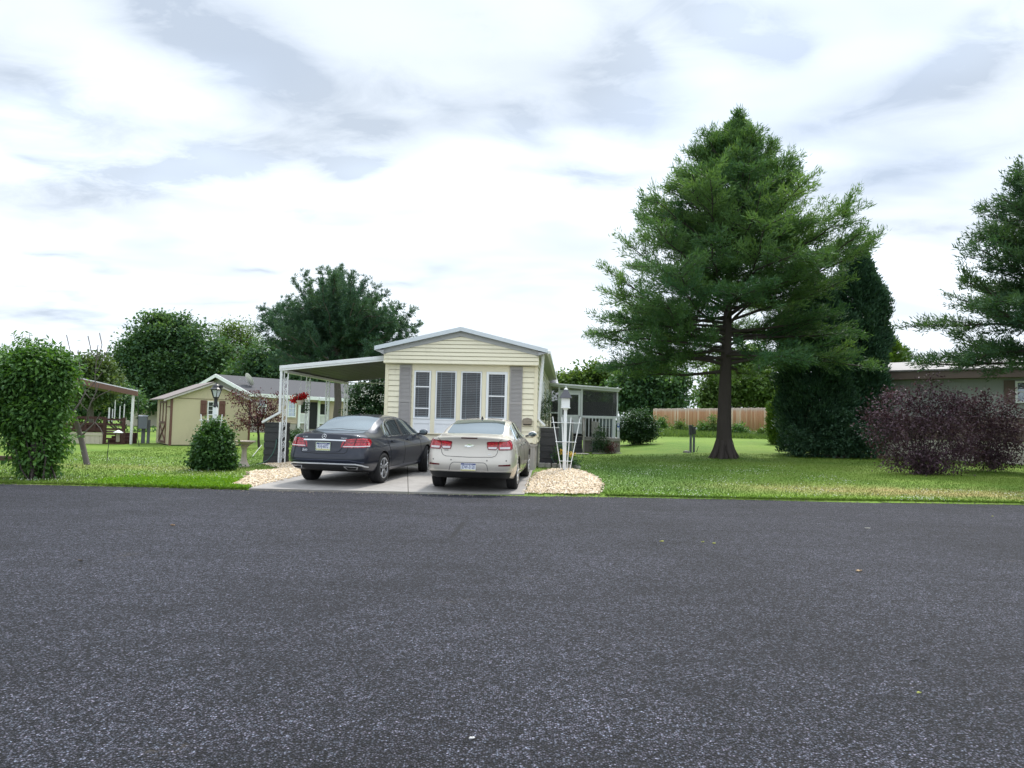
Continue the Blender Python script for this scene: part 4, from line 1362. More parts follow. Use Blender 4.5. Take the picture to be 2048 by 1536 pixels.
# ------------------------------------------------------------------ neighbour on the left: house end, carport with brown deck
M_BROWN = mat("brown_metal_fascia", (0.16, 0.085, 0.065), 0.5, var=.1)
M_DKBR = mat("dark_brown_deck", (0.060, 0.022, 0.020), 0.6, var=.2)
M_CRSK = mat("cream_deck_skirting", (0.60, 0.54, 0.44), .6, var=.06)
nY = 31.6
nb = foot(230, nY); nb.z = float(gz(nb.x, nY))
nc = thing("neighbour_carport", "brown roofed patio cover with dark brown deck and cream skirting", "patio cover", nb)
L = lambda u, v, Y=nY: at(u, v, Y) - nb
pA, pB = L(60, 733), L(276, 781)
s = MB()
s.add([pA, pB, pB + Vector((-2.9, 3.9, 0)), pA + Vector((-2.9, 3.9, 0)), pA - Vector((0, 0, .05)), pB - Vector((0, 0, .05)), pB + Vector((-2.9, 3.9, -.05)), pA + Vector((-2.9, 3.9, -.05))], [(0, 1, 2, 3), (7, 6, 5, 4), (0, 4, 5, 1), (1, 5, 6, 2)])
s.build("roof", M_WHITE2, nc)
s = MB()
s.add([pA + Vector((0, -.03, -.04)), pB + Vector((0, -.03, -.04)), pB + Vector((0, -.03, -.24)), pA + Vector((0, -.03, -.30)), pA + Vector((0, .02, -.04)), pB + Vector((0, .02, -.04)), pB + Vector((0, .02, -.24)), pA + Vector((0, .02, -.30))], [(3, 2, 1, 0), (4, 5, 6, 7), (3, 7, 6, 2), (1, 2, 6, 5)])
s.build("fascia", M_BROWN, nc)
s = MB(); s.add([pA + Vector((0, .05, -.10)), pB + Vector((0, .05, -.10)), pB + Vector((-2.8, 3.8, -.10)), pA + Vector((-2.8, 3.8, -.10))], [(0, 1, 2, 3)])
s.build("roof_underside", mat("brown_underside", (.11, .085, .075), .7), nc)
p0, p1 = L(258, 892), L(262, 790)
s = MB(); s.box(p0.x - .04, p0.x + .04, 0.1, .18, p0.z - .1, p1.z); s.build("post", M_WHITE2, nc)
dz0, dz1, dzt = L(170, 893).z, L(170, 864).z, L(170, 833).z
xa, xb, xc = L(95, 870).x, L(208, 870).x, L(250, 870).x
s = MB(); x = xa
while x < xb - .05:
    s.box(x, x + .19, .0, .03, dz0 - .1, dz1 - .14); x += .2
s.box(xa, xb, -.02, .04, dz1 - .135, dz1 - .01); s.build("skirting", M_CRSK, nc)
s = MB(); s.box(xa, xb, -.03, 1.5, dz1, dz1 + .05); s.build("deck", M_DKBR, nc)
s = MB()
for z in (dzt - .04, dzt - .30, dz1 + .12): s.box(xa, xb, -.02, .03, z - .05, z + .05)
s.box(xa, xb, .031, .05, dz1 + .05, dz1 + .34)
for x in np.linspace(xa, xb - .06, 7): s.box(x, x + .09, -.03, -.021, dz1, dzt)
s.build("railing", M_DKBR, nc)
s = MB(); n = 4
for k in range(n):
    s.box(xb + .05, xc, -.05 + .28 * k, .2 + .28 * k, dz0 - .1, dz0 + (dz1 - dz0) * (k + 1) / n)
for z in np.linspace(dz0 + .15, dzt - .1, 6): s.box(xb + .02, xc, -.09, -.055, z - .04, z + .04)
s.box(xb, xb + .1, -.1, 0, dz0, dzt); s.box(xc - .1, xc, -.1, 0, dz0, dzt)
s.build("steps", M_DKBR, nc)
# wind chimes hanging below the patio cover
for k, (u, v0, v1) in enumerate(((219, 815, 843), (225.5, 818, 836), (231, 800, 842), (240.5, 812, 838), (249, 808, 838))):
    a, b = at(u, v0, nY + .3), at(u, v1, nY + .3)
    t = thing("wind_chime", ["pale wind chime with broad tube, first along the patio eave", "shortest pale wind chime under the patio eave", "longest pale wind chime at the middle of the patio eave", "slim wind chime second nearest the white patio post", "slim wind chime nearest the white patio post"][k], "wind chime", a, group="wind chimes under the patio cover")
    s = MB(); top_z = float((pA.z + (pB.z - pA.z) * ((a.x - nb.x) - pA.x) / (pB.x - pA.x)) + nb.z - .1 - a.z)
    s.tube([(0, 0, 0), (0, 0, top_z)], .006, 4); s.build("cord", M_DARK, t)
    s = MB(); w = .05 if k == 0 else .03
    s.tube([(0, 0, 0), (0, 0, b.z - a.z)], w * .7, 6); s.build("tube", M_WHITE, t)
# bird feeder
a = at(236, 872, nY - .6)
t = thing("bird_feeder", "pale tube bird feeder with dish roof before the brown deck steps", "bird feeder", a)
s = MB(); s.lathe([(.05, -.25), (.07, -.23), (.07, .12), (.05, .13)], 10); s.build("tube", mat("feeder_tan", (.30, .26, .22), .6), t)
s = MB(); s.lathe([(.19, .13), (.19, .15), (.03, .24)], 14); s.build("dish_roof", M_WHITE, t)
s = MB(); s.tube([(0, 0, .24), (0, 0, 1.28)], .006, 4); s.build("hanger", M_BLACK, t)

# neighbour's house end at the picture's left edge
ne = at(27, 716, 25.0)
nh = thing("neighbour_home", "taupe mobile home end with pale metal roof edge behind the big vine", "house", (ne.x, 25.0, float(gz(ne.x, 25))), rad(38))
ez = ne.z - float(gz(ne.x, 25))
s = MB(); siding(s, -7, -.3, .6, ez, 0); s.box(-7, -.3, .004, 6, 0, ez); s.build("wall", mat("taupe_siding", (.30, .27, .24), .6), nh)
s = MB(); s.prism([(-7.3, ez + .55), (0, ez), (0, ez + .16), (-7.3, ez + .75)], -.25, 6.2); s.build("roof", M_ROOFW, nh)
s = MB(); s.box(-5.5, -4.2, -.04, -.016, 1.3, 2.5); s.build("window", M_GLASS, nh)

# low timber bed edge behind the vine post
p = on_ground(12, 923)
s = MB(); s.box(-2.2, .23, -.06, .06, 0, .15); o = s.build("timber_edging", M_DKBR, None, bevel=.015); o.location = p; tag(o, "low dark brown timber along the ground behind the vine post", "timber")

# ------------------------------------------------------------------ grey home on the right
M_GWALL = mat("pale_green_grey_metal", (0.30, 0.315, 0.31), 0.55, var=0.06, dirt=.12)
M_GBROWN = mat("brown_band_metal", (0.14, 0.10, 0.085), 0.6, var=0.1)
M_ROOFG = mat("weathered_metal_roof", (0.20, 0.185, 0.185), 0.55, var=0.12, vscale=.6, dirt=.35)
gA = at(1757, 920, 31.0); gA.z = 1.43 - 54 / 1500 * 31 + .05
gB = at(2046, 930, 27.7)
gdir = Vector((gB.x - gA.x, gB.y - gA.y, 0)).normalized()
grot = math.atan2(gdir.y, gdir.x)
gh = thing("grey_home", "low pale grey mobile home with brown bands behind the purple bushes", "house", (gA.x, gA.y, gA.z), grot)
GL = 13.5
zs = 3.25
s = MB(); x = 0
while x < GL:                                   # vertical ribbed wall, upper part
    s.box(x, x + .17, -.012, 0, 1.78, zs); x += .2
s.box(0, GL, .0, .1, 1.78, zs); s.box(0, .1, .1, 4.2, 0, zs)
s.build("wall", M_GWALL, gh)
s = MB(); s.box(0, GL, -.02, .1, .86, 1.775); s.build("brown_band", M_GBROWN, gh)
s = MB(); s.box(0, GL, .01, .1, -.15, .855); x = 0
while x < GL: s.box(x, x + .24, 0, .009, -.15, .855); x += .26
s.build("skirting", mat("cream_home_skirting", (.60, .56, .49), .6, var=.06, dirt=.2), gh)
s = MB(); s.box(-.25, GL, -.40, -.34, zs + .0, zs + .36); s.box(-.25, GL, -.34, .1, zs + .001, zs + .06); s.build("fascia", M_GBROWN, gh)
s = MB(); s.add([(-.3, -.45, zs + .37), (GL, -.45, zs + .37), (GL, 2.1, zs + .95), (-.3, 2.1, zs + .90), (-.3, 4.6, zs + .37), (GL, 4.6, zs + .37), (-.3, -.45, zs + .31), (GL, -.45, zs + .31)], [(0, 1, 2, 3), (3, 2, 5, 4), (6, 7, 1, 0), (0, 3, 4)]); s.build("roof", M_ROOFG, gh)
for k in range(8):
    pass


def gwp(px, py):
    d = ray(px, py); nx, ny = -math.sin(grot), math.cos(grot)
    tt = (gA.x * nx + gA.y * ny) / (d[0] * nx + d[1] * ny)
    x, y, z = d[0] * tt, d[1] * tt, EYE + d[2] * tt
    return (x - gA.x) * math.cos(grot) + (y - gA.y) * math.sin(grot), z - gA.z


x0, z1 = gwp(2031, 762); x1, z0 = gwp(2075, 806)
window(gh, x0, x1, z0, z1, -.04, fw=.07, rails=((z0 + z1) / 2,), blinds=False)
xs_, _ = gwp(2008, 770)
s = MB(); s.box(xs_, x0 - .02, -.035, -.013, z0 - .05, z1 + .03); s.build("shutter", M_GBROWN, gh)

# ------------------------------------------------------------------ cedar fence
def fence_material():
    m = bpy.data.materials.new("cedar_boards"); m.use_nodes = True
    t = NT(m.node_tree); p = t.n['Principled BSDF']
    a = t.new('ShaderNodeAttribute', attribute_name='var').outputs['Fac']
    tc = t.new('ShaderNodeTexCoord').outputs['Object']
    cr = t.new('ShaderNodeValToRGB'); t.l.new(a, cr.inputs[0])
    el = cr.color_ramp.elements
    el[0].color = (.37, .18, .09, 1); el[1].color = (.62, .50, .38, 1)
    for pos, c in ((.35, (.43, .23, .125, 1)), (.7, (.48, .30, .185, 1))):
        e = el.new(pos); e.color = c
    gr = t.noise(t.scale(tc, (9, 9, .7)), 3, 5, .65)
    c = t.mix(t.mapr(gr, .35, .7, 0, .45), cr.outputs[0], (.30, .16, .09))
    sep = t.new('ShaderNodeSeparateXYZ'); t.l.new(tc, sep.inputs[0])
    wth = t.m('MULTIPLY', t.mapr(t.m('ADD', sep.outputs[2], t.m('MULTIPLY', gr, .5)), 1.75, 2.05, 0, .75), 1)   # weathered grey board tops
    c = t.mix(wth, c, (.40, .36, .32))
    t.put(p.inputs['Base Color'], c); p.inputs['Roughness'].default_value = .8
    return m


fB = at(1546, 862, 49.7); fA = at(1306, 855, 60.0)
fdir = Vector((fB.x - fA.x, fB.y - fA.y, 0)); flen = fdir.length; frot = math.atan2(fdir.y, fdir.x)
fz = 1.12
fence = thing("board_fence", "tall orange cedar board fence with greyed tops behind the big tree", "fence", (fA.x, fA.y, fz), frot)
vs = []; fs = []; va = []; x = 0; i = 0
while x < flen + 6:
    h = 1.83 + random.uniform(-.02, .02); d = random.uniform(-.004, .004); w = .138; v = random.random() ** 1.3
    o = len(vs); vs += [(x, d, -.4), (x + w, d, -.4), (x + w, d, h - .03), (x + w - .03, d, h), (x + .03, d, h), (x, d, h - .03)]
    vs += [(a, b + .018, c) for a, b, c in vs[o:o + 6]]
    fs += [(o, o + 1, o + 2, o + 5), (o + 5, o + 2, o + 3, o + 4), (o, o + 6, o + 7, o + 1), (o + 1, o + 7, o + 8, o + 2), (o + 2, o + 8, o + 9, o + 3), (o + 3, o + 9, o + 10, o + 4), (o + 4, o + 10, o + 11, o + 5), (o + 5, o + 11, o + 6, o)]
    va += [v] * 12; x += .145; i += 1
np_mesh("boards", np.array(vs), np.array(fs), fence_material(), fence, np.array(va))
s = MB()
for z in (.2, 1.0, 1.6): s.box(0, flen + 6, .03, .07, z, z + .09)
s.build("rail", M_GREYW, fence)
for k in range(7):
    s = MB(); x = k * (flen + 5.9) / 6; s.box(x, x + .1, .071, .171, -.5, 1.75); s.build("post", M_GREYW, fence)
# ------------------------------------------------------------------ cars
def paint(name, c, metal=.5, rough=.32, dust=.12, coat=1.0):
    m = bpy.data.materials.new(name); m.use_nodes = True
    t = NT(m.node_tree); p = t.n['Principled BSDF']
    tc = t.new('ShaderNodeTexCoord').outputs['Object']
    fl = t.noise(tc, 900, 1)
    gr = t.mapr(t.noise(t.scale(tc, (1, 1, 1.5)), 2.2, 5, .65), .45, .8, 0, dust)
    cc = t.mix(t.mapr(fl, .3, .7, 0, .25), c, tuple(min(1, q * 1.5) for q in c))
    sep = t.new('ShaderNodeSeparateXYZ'); t.l.new(tc, sep.inputs[0])
    low = t.m('MULTIPLY', t.mapr(sep.outputs[2], .25, .6, dust * 2.5, 0), t.mapr(t.noise(tc, 6, 4), .3, .7))
    cc = t.mix(t.m('ADD', gr, low), cc, (.22, .20, .17))      # road dust
    t.put(p.inputs['Base Color'], cc)
    p.inputs['Metallic'].default_value = metal; p.inputs['Roughness'].default_value = rough
    p.inputs['Coat Weight'].default_value = coat; p.inputs['Coat Roughness'].default_value = .04
    return m


M_NAVY = paint("navy_car_paint", (.007, .011, .024), .3, .35, .02, .75)
M_CHAMP = paint("champagne_car_paint", (.60, .555, .49), .45, .38)
M_CGLASS = glass_mat("car_rear_glass", (.018, .028, .033), .13, .02)
M_SGLASS = glass_mat("car_side_glass", (.015, .02, .022), .13, .02)
M_RUBBER = mat("tyre_rubber", (.012, .012, .013), .85, var=.2, vscale=10, bump=.3, bscale=60)
M_BLKPL = mat("black_bumper_plastic", (.016, .016, .017), .6, var=.15)
M_BRIGHT = mat("satin_bright_trim", (.72, .73, .74), .28, metal=.25, var=.03)
M_CHROME = mat("chrome_trim", (.78, .79, .80), .12, metal=1, var=.02)
M_ALLOY = mat("alloy_rim", (.52, .53, .55), .3, metal=.85, var=.05)
M_GAP = mat("panel_gap", (.008, .008, .009), .8)
M_UNDER = mat("wheel_well", (.010, .010, .011), .9)
M_PLATE = mat("plate_white", (.72, .74, .78), .4, var=.04)
M_PBLUE = mat("plate_blue", (.03, .05, .20), .4)
M_PYEL = mat("plate_yellow", (.62, .58, .28), .4)
M_BACKUP = mat("clear_lamp", (.72, .68, .68), .15)


def lamp_red(name, c):
    m = bpy.data.materials.new(name); m.use_nodes = True
    t = NT(m.node_tree); p = t.n['Principled BSDF']
    tc = t.new('ShaderNodeTexCoord').outputs['Object']
    cell = t.voro(t.scale(tc, (1, 1, 2.2)), 26)
    cc = t.mix(t.mapr(cell, .1, .7), tuple(min(1, q * 1.5) for q in c), tuple(q * .5 for q in c))
    t.put(p.inputs['Base Color'], cc); p.inputs['Roughness'].default_value = .12
    p.inputs['Coat Weight'].default_value = 1; p.inputs['Coat Roughness'].default_value = .02
    return m


M_RED = lamp_red("red_lamp_lens", (.52, .014, .03))
M_DRED = mat("dark_red_lens", (.14, .004, .008), .15, coat=1)


class Body:
    """car shell: subdivided cage with cut wheel wells; trim is laid on by projection"""
    def __init__(s, root, sts, ryc, ryr, fyc, fyr, side_glass, rear_glass, front_glass, axles, rwell, paint_mat, creases):
        s.root = root
        V = []; idx = {}
        n = len(sts)

        def ring_pts(st, k):
            y, zb, xb, sides, T = st
            pts = []
            fr = [T[c][0] / T[0][0] for c in range(5)]
            for c in range(4, -1, -1):
                pts.append([xb * fr[c] if c else xb, y, zb])
            for (x, z) in sides: pts.append([x, y, z])
            for (x, z) in T: pts.append([x, y, z])
            if k == 0:
                for j in range(5): pts[4 - j][1] = ryc[j] + ryr[0]
                for r in range(5): pts[5 + r][1] = ryc[0] + ryr[r + 1]
                for j in range(5): pts[10 + j][1] = ryc[j] + ryr[6]
            if k == n - 1:
                for j in range(5): pts[4 - j][1] = fyc[j] + fyr[0]
                for r in range(5): pts[5 + r][1] = fyc[0] + fyr[r + 1]
                for j in range(5): pts[10 + j][1] = fyc[j] + fyr[6]
            return pts

        def vid(p):
            V.append(tuple(p)); return len(V) - 1
        R = []
        for k, st in enumerate(sts):
            pts = ring_pts(st, k)
            right = [vid(p) for p in pts]
            left = [right[i] if i in (0, 14) else vid((-pts[i][0], pts[i][1], pts[i][2])) for i in range(15)]
            R.append((right, left, pts))
        F = []; MI = []
        for k in range(n - 1):
            for i in range(14):
                mi = 0
                if i < 4: mi = 4
                if i == 10 and side_glass[0] <= k < side_glass[1]: mi = 2
                if i in (12, 13) and rear_glass[0] <= k < rear_glass[1]: mi = 1
                if i in (12, 13) and front_glass[0] <= k < front_glass[1]: mi = 3
                a, b = R[k][0], R[k + 1][0]
                F.append((a[i], a[i + 1], b[i + 1], b[i])); MI.append(mi)
                a, b = R[k][1], R[k + 1][1]
                F.append((a[i + 1], a[i], b[i], b[i + 1])); MI.append(mi)
        for k, yc, yr, flip in ((0, ryc, ryr, False), (n - 1, fyc, fyr, True)):
            ringr, ringl, pts = R[k]
            G = {}
            for r in range(7):
                for c in range(5):
                    for sgn in (1, -1):
                        ring = ringr if sgn > 0 else ringl
                        if r == 0: v = ring[4 - c]
                        elif r == 6: v = ring[10 + c]
                        elif c == 0: v = ring[4 + r]
                        elif c == 4 and sgn < 0: v = G[(r, 4, 1)]
                        else:
                            xs_ = pts[4 + r][0]; f = pts[10 + c][0] / pts[10][0]
                            zc = pts[4 + r][2] * (1) if True else 0
                            v = vid((sgn * xs_ * f, yc[c] + yr[r], zc))
                        G[(r, c, sgn)] = v
            for r in range(6):
                for c in range(4):
                    q = (G[(r, c, 1)], G[(r, c + 1, 1)], G[(r + 1, c + 1, 1)], G[(r + 1, c, 1)])
                    w = (G[(r, c + 1, -1)], G[(r, c, -1)], G[(r + 1, c, -1)], G[(r + 1, c + 1, -1)])
                    F.append(q if not flip else q[::-1]); F.append(w if not flip else w[::-1]); MI += [0, 0]
        me = bpy.data.meshes.new("shell_cage")
        me.from_pydata(V, [], F)
        me.polygons.foreach_set('material_index', MI)
        bm = bmesh.new(); bm.from_mesh(me)
        bmesh.ops.recalc_face_normals(bm, faces=bm.faces)
        cl = bm.edges.layers.float.new('crease_edge')
        bm.verts.ensure_lookup_table()
        key = {}
        for e in bm.edges: key[frozenset((e.verts[0].index, e.verts[1].index))] = e
        for kind, k0, k1, i, val in creases:
            for side in (0, 1):
                if kind == 'long':
                    for k in range(k0, k1):
                        e = key.get(frozenset((R[k][side][i], R[k + 1][side][i])))
                        if e: e[cl] = val
                else:
                    for j in range(k0, k1):
                        e = key.get(frozenset((R[i][side][j], R[i][side][j + 1])))
                        if e: e[cl] = val
        bm.to_mesh(me); bm.free()
        for m_ in (paint_mat, M_CGLASS, M_SGLASS, M_SGLASS, M_UNDER): me.materials.append(m_)
        ob = bpy.data.objects.new("shell_cage", me); col.objects.link(ob)
        md = ob.modifiers.new("s", 'SUBSURF'); md.levels = 3; md.render_levels = 3
        bpy.context.view_layer.update()
        dg = bpy.context.evaluated_depsgraph_get()
        m1 = bpy.data.meshes.new_from_object(ob.evaluated_get(dg))
        s.bvh = BVHTree.FromPolygons([v.co.copy() for v in m1.vertices], [tuple(p.vertices) for p in m1.polygons])
        cut = MB()
        for y in axles:
            for sg in (1, -1):
                prof = [(rwell, .56), (rwell, 1.3)]
                pr = [(r, sg * h) for r, h in prof]
                cut.lathe(pr, 40, axis='x', c=(0, y, .325))
        cme = bpy.data.meshes.new("cut"); cme.from_pydata(cut.v, [], cut.f)
        b2_ = bmesh.new(); b2_.from_mesh(cme); bmesh.ops.recalc_face_normals(b2_, faces=b2_.faces); b2_.to_mesh(cme); b2_.free()
        for m_ in (paint_mat, M_CGLASS, M_SGLASS, M_SGLASS, M_UNDER): cme.materials.append(m_)
        cme.polygons.foreach_set('material_index', [4] * len(cme.polygons))
        co = bpy.data.objects.new("cut", cme); col.objects.link(co)
        o1 = bpy.data.objects.new("shell", m1); col.objects.link(o1)
        bo = o1.modifiers.new("b", 'BOOLEAN'); bo.operation = 'DIFFERENCE'; bo.object = co; bo.solver = 'EXACT'
        bpy.context.view_layer.update()
        dg = bpy.context.evaluated_depsgraph_get()
        m2 = bpy.data.meshes.new_from_object(o1.evaluated_get(dg))
        for o in (ob, co, o1): bpy.data.objects.remove(o)
        s.parts = {}
        for mi, nm, mm in ((0, 'body', paint_mat), (1, 'rear_window', M_CGLASS), (2, 'side_window', M_SGLASS), (3, 'windscreen', M_SGLASS), (4, 'underbody', M_UNDER)):
            bm = bmesh.new(); bm.from_mesh(m2)
            bmesh.ops.delete(bm, geom=[f for f in bm.faces if f.material_index != mi], context='FACES')
            if not bm.faces: bm.free(); continue
            groups = [(nm, None)]
            if mi == 2: groups = [(nm, 1), (nm, -1)]
            for g, sgn in groups:
                b3 = bm.copy()
                if sgn: bmesh.ops.delete(b3, geom=[f for f in b3.faces if f.calc_center_median().x * sgn < 0], context='FACES')
                me_ = bpy.data.meshes.new(g); b3.to_mesh(me_); b3.free()
                me_.materials.clear()
                me_.polygons.foreach_set('material_index', [0] * len(me_.polygons))
                o = link(g, me_, mm, root, smooth=True)
                me_.set_sharp_from_angle(angle=rad(42))
                s.parts[(g, sgn)] = o
            bm.free()
        s.body = s.parts[('body', None)]

    def basis(s, ang):
        """looking at the car from behind, turned by ang degrees towards its right side"""
        a = rad(ang)
        return Vector((-math.sin(a), math.cos(a), 0)), Vector((math.cos(a), math.sin(a), 0))

    def hit(s, ang, a, b):
        d, r = s.basis(ang)
        o = r * a + Vector((0, 0, b))
        if abs(ang) < 60: o = o - d * (5 - 0)
        else: o = o - d * 5
        h = s.bvh.ray_cast(o, d)
        if h[0] is None:
            nn = s.bvh.find_nearest(o + d * 4.2)
            return nn[0], nn[1]
        return h[0], (h[1] if h[1].dot(d) < 0 else -h[1])

    def patch(s, name, poly, m, ang=0, off=.004, res=.035, parent=None, mirror=False, thick=.012):
        outs = []
        for sg in ((1, -1) if mirror else (1,)):
            A = ang * sg
            pts = []
            L = len(poly)
            for i in range(L):
                p, q = Vector(poly[i]), Vector(poly[(i + 1) % L])
                k = max(1, int((q - p).length / res))
                for j in range(k): pts.append(p.lerp(q, j / k))
            nb_ = len(pts)
            ax = np.array([p[0] for p in pts]); ay = np.array([p[1] for p in pts])
            gx, gy = np.meshgrid(np.arange(ax.min() + res / 2, ax.max(), res), np.arange(ay.min() + res / 2, ay.max(), res))
            gx, gy = gx.ravel(), gy.ravel()
            pl = [(p[0], p[1]) for p in pts]
            k = in_poly(gx, gy, pl) & (poly_dist(gx, gy, pl) > res * .3)
            allp = [Vector((p[0], p[1])) for p in pts] + [Vector((x, y)) for x, y in zip(gx[k], gy[k])]
            r = delaunay_2d_cdt(allp, [(i, (i + 1) % nb_) for i in range(nb_)], [], 1, 1e-5)
            vs, fs = r[0], r[2]
            P3 = []; N3 = []
            for v in vs:
                p, n_ = s.hit(A, v[0] * sg, v[1])
                P3.append(p + n_ * off); N3.append(n_)
            mb = MB(); mb.add(P3, fs)
            ring = []
            lut = {}
            for i, v in enumerate(vs): lut[(round(v[0], 4), round(v[1], 4))] = i
            ring = [lut.get((round(p[0], 4), round(p[1], 4))) for p in pts]
            if None not in ring:
                base_ = [P3[i] - N3[i] * thick for i in ring]
                o = len(mb.v); mb.v += [tuple(P3[i]) for i in ring] + [tuple(p) for p in base_]
                Lr = len(ring); mb.f += [(o + i, o + (i + 1) % Lr, o + (i + 1) % Lr + Lr, o + i + Lr) for i in range(Lr)]
            me = bpy.data.meshes.new(name); me.from_pydata(mb.v, [], mb.f)
            bm = bmesh.new(); bm.from_mesh(me)
            d, _ = s.basis(A)
            for f in bm.faces:
                f.normal_update()
            nfl = [f for i, f in enumerate(bm.faces) if i < len(fs) and f.normal.dot(d) > 0]
            bmesh.ops.reverse_faces(bm, faces=nfl)
            bm.to_mesh(me); bm.free()
            o = link(name, me, m, parent or s.root, smooth=True)
            me.set_sharp_from_angle(angle=rad(40))
            outs.append(o)
        return outs if mirror else outs[0]

    def line(s, name, pts, width, m, ang=0, off=.003, parent=None, mirror=False, res=.03, closed=False):
        outs = []
        for sg in ((1, -1) if mirror else (1,)):
            A = ang * sg; P = []; N = []
            pp = list(pts) + ([pts[0]] if closed else [])
            for i in range(len(pp) - 1):
                p, q = Vector(pp[i]), Vector(pp[i + 1]); k = max(1, int((q - p).length / res))
                for j in range(k + (1 if i == len(pp) - 2 else 0)):
                    v = p.lerp(q, j / k); h, n_ = s.hit(A, v[0] * sg, v[1]); P.append(h + n_ * off); N.append(n_)
            mb = MB(); vs = []
            for i in range(len(P)):
                t_ = (P[min(i + 1, len(P) - 1)] - P[max(i - 1, 0)]).normalized(); b = t_.cross(N[i]).normalized() * (width / 2)
                vs += [P[i] - b, P[i] + b, P[i] + b - N[i] * (off + .004), P[i] - b - N[i] * (off + .004)]
            fs = []
            for i in range(len(P) - 1):
                o = 4 * i
                fs += [(o, o + 1, o + 5, o + 4), (o + 1, o + 2, o + 6, o + 5), (o + 3, o, o + 4, o + 7)]
            mb.add(vs, fs)
            outs.append(mb.build(name, m, parent or s.root))
        return outs

    def text(s, name, body, size, a, b, m, ang=0, off=.004, parent=None, shear=0.0, squash=1.0, normal=None):
        cu = bpy.data.curves.new(name, 'FONT'); cu.body = body; cu.size = size; cu.align_x = 'CENTER'; cu.align_y = 'CENTER'; cu.extrude = .0012; cu.shear = shear
        cu.resolution_u = 3
        to = bpy.data.objects.new(name, cu); col.objects.link(to)
        bpy.context.view_layer.update()
        me = bpy.data.meshes.new_from_object(to.evaluated_get(bpy.context.evaluated_depsgraph_get()))
        bpy.data.objects.remove(to)
        p, n_ = s.hit(ang, a, b) if normal is None else normal
        d, r = s.basis(ang)
        x = (r - n_ * r.dot(n_)).normalized(); y = n_.cross(x)
        for v in me.vertices:
            c = v.co.copy(); v.co = p + x * c.x * squash + y * c.y + n_ * (off + c.z)
        return link(name, me, m, parent or s.root)


def wheel(root, x, y, rim_r, tyre_r, width, style, steer=0.0):
    sgn = 1 if x > 0 else -1
    w = MB(); h = width / 2
    prof = [(rim_r - .01, -h * .82), (rim_r + .01, -h * .95), (rim_r + .05, -h), (tyre_r - .03, -h * .97), (tyre_r - .008, -h * .82), (tyre_r, -h * .55), (tyre_r, -h * .30), (tyre_r - .007, -h * .28), (tyre_r - .007, -h * .22), (tyre_r, -h * .2), (tyre_r, h * .2), (tyre_r - .007, h * .22), (tyre_r - .007, h * .28), (tyre_r, h * .30), (tyre_r, h * .55),
            (tyre_r - .008, h * .82), (tyre_r - .03, h * .97), (rim_r + .05, h), (rim_r + .01, h * .95), (rim_r - .01, h * .82)]
    w.lathe(prof, 44, axis='x')
    o = w.build("wheel", M_RUBBER, root, smooth=True)
    o.data.set_sharp_from_angle(angle=rad(35))
    o.location = (x, y, tyre_r - .008); o.rotation_euler = (0, 0, steer)
    r = MB()
    f = sgn * h
    r.lathe([(rim_r - .02, f * .86), (rim_r + .006, f * .97), (rim_r - .004, f * 1.0), (rim_r - .022, f * .93), (rim_r - .03, f * .4)], 44, axis='x')
    r.f = r.f[:-2]                                      # open barrel
    hub = [(.072, f * .55), (.075, f * .84), (.055, f * .9), (.03, f * .92), (.01, f * .92)]
    r.lathe(hub, 20, axis='x')
    for k in range(5):
        a0 = 2 * math.pi * k / 5 + .3
        offs = (-.14, .14) if style == 'twin' else (0,)
        for da in offs:
            a1 = a0 + da * 1.25; ai = a0 + da * .55
            p0 = Vector((f * .80, .05 * math.cos(ai), .05 * math.sin(ai))); p1 = Vector((f * .93, (rim_r - .015) * math.cos(a1), (rim_r - .015) * math.sin(a1)))
            r.bar(p0, p1, .034 if style == 'twin' else .075, .03, up=(1, 0, 0))
    r.build("rim", M_ALLOY, o, bevel=.004)
    d = MB(); d.lathe([(rim_r - .07, f * .12), (rim_r - .07, f * .2), (.06, f * .22)], 30, axis='x'); d.build("brake_disc", mat("brake_iron", (.10, .10, .10), .4, metal=.8), o)
    b_ = MB(); b_.lathe([(rim_r - .005, -f * .5), (rim_r - .005, -f * .4), (.02, -f * .38)], 24, axis='x'); b_.build("wheel_back", M_UNDER, o)
    return o


def st(y, zb, xb, w, T0, T1, T2, zc, zs=(.44, .62, .78), tuck=.0):
    sides = [(w - .055, zb + .06), (w - .008, zs[0]), (w, zs[1]), (w - .012, zs[2]), ((T0[0] * .55 + w * .45), T0[1] - .075)]
    T = [T0, T1, T2, (T2[0] * .5, zc - (zc - T2[1]) * .22), (0, zc)]
    return (y, zb, xb, sides, T)


def place_car(root, px, py, yaw, wb, ax):
    """root at the bumper's foot; the car stands on the driveway slope"""
    hx, hy = math.sin(yaw), math.cos(yaw)
    z0 = float(gz(px + hx * ax, py + hy * ax)) + .035; z1 = float(gz(px + hx * (ax + wb), py + hy * (ax + wb))) + .035
    pitch = math.atan2(z1 - z0, wb)
    root.location = (px, py, z0 - math.sin(pitch) * ax)
    root.rotation_euler = Euler((pitch, 0, -yaw), 'XYZ')


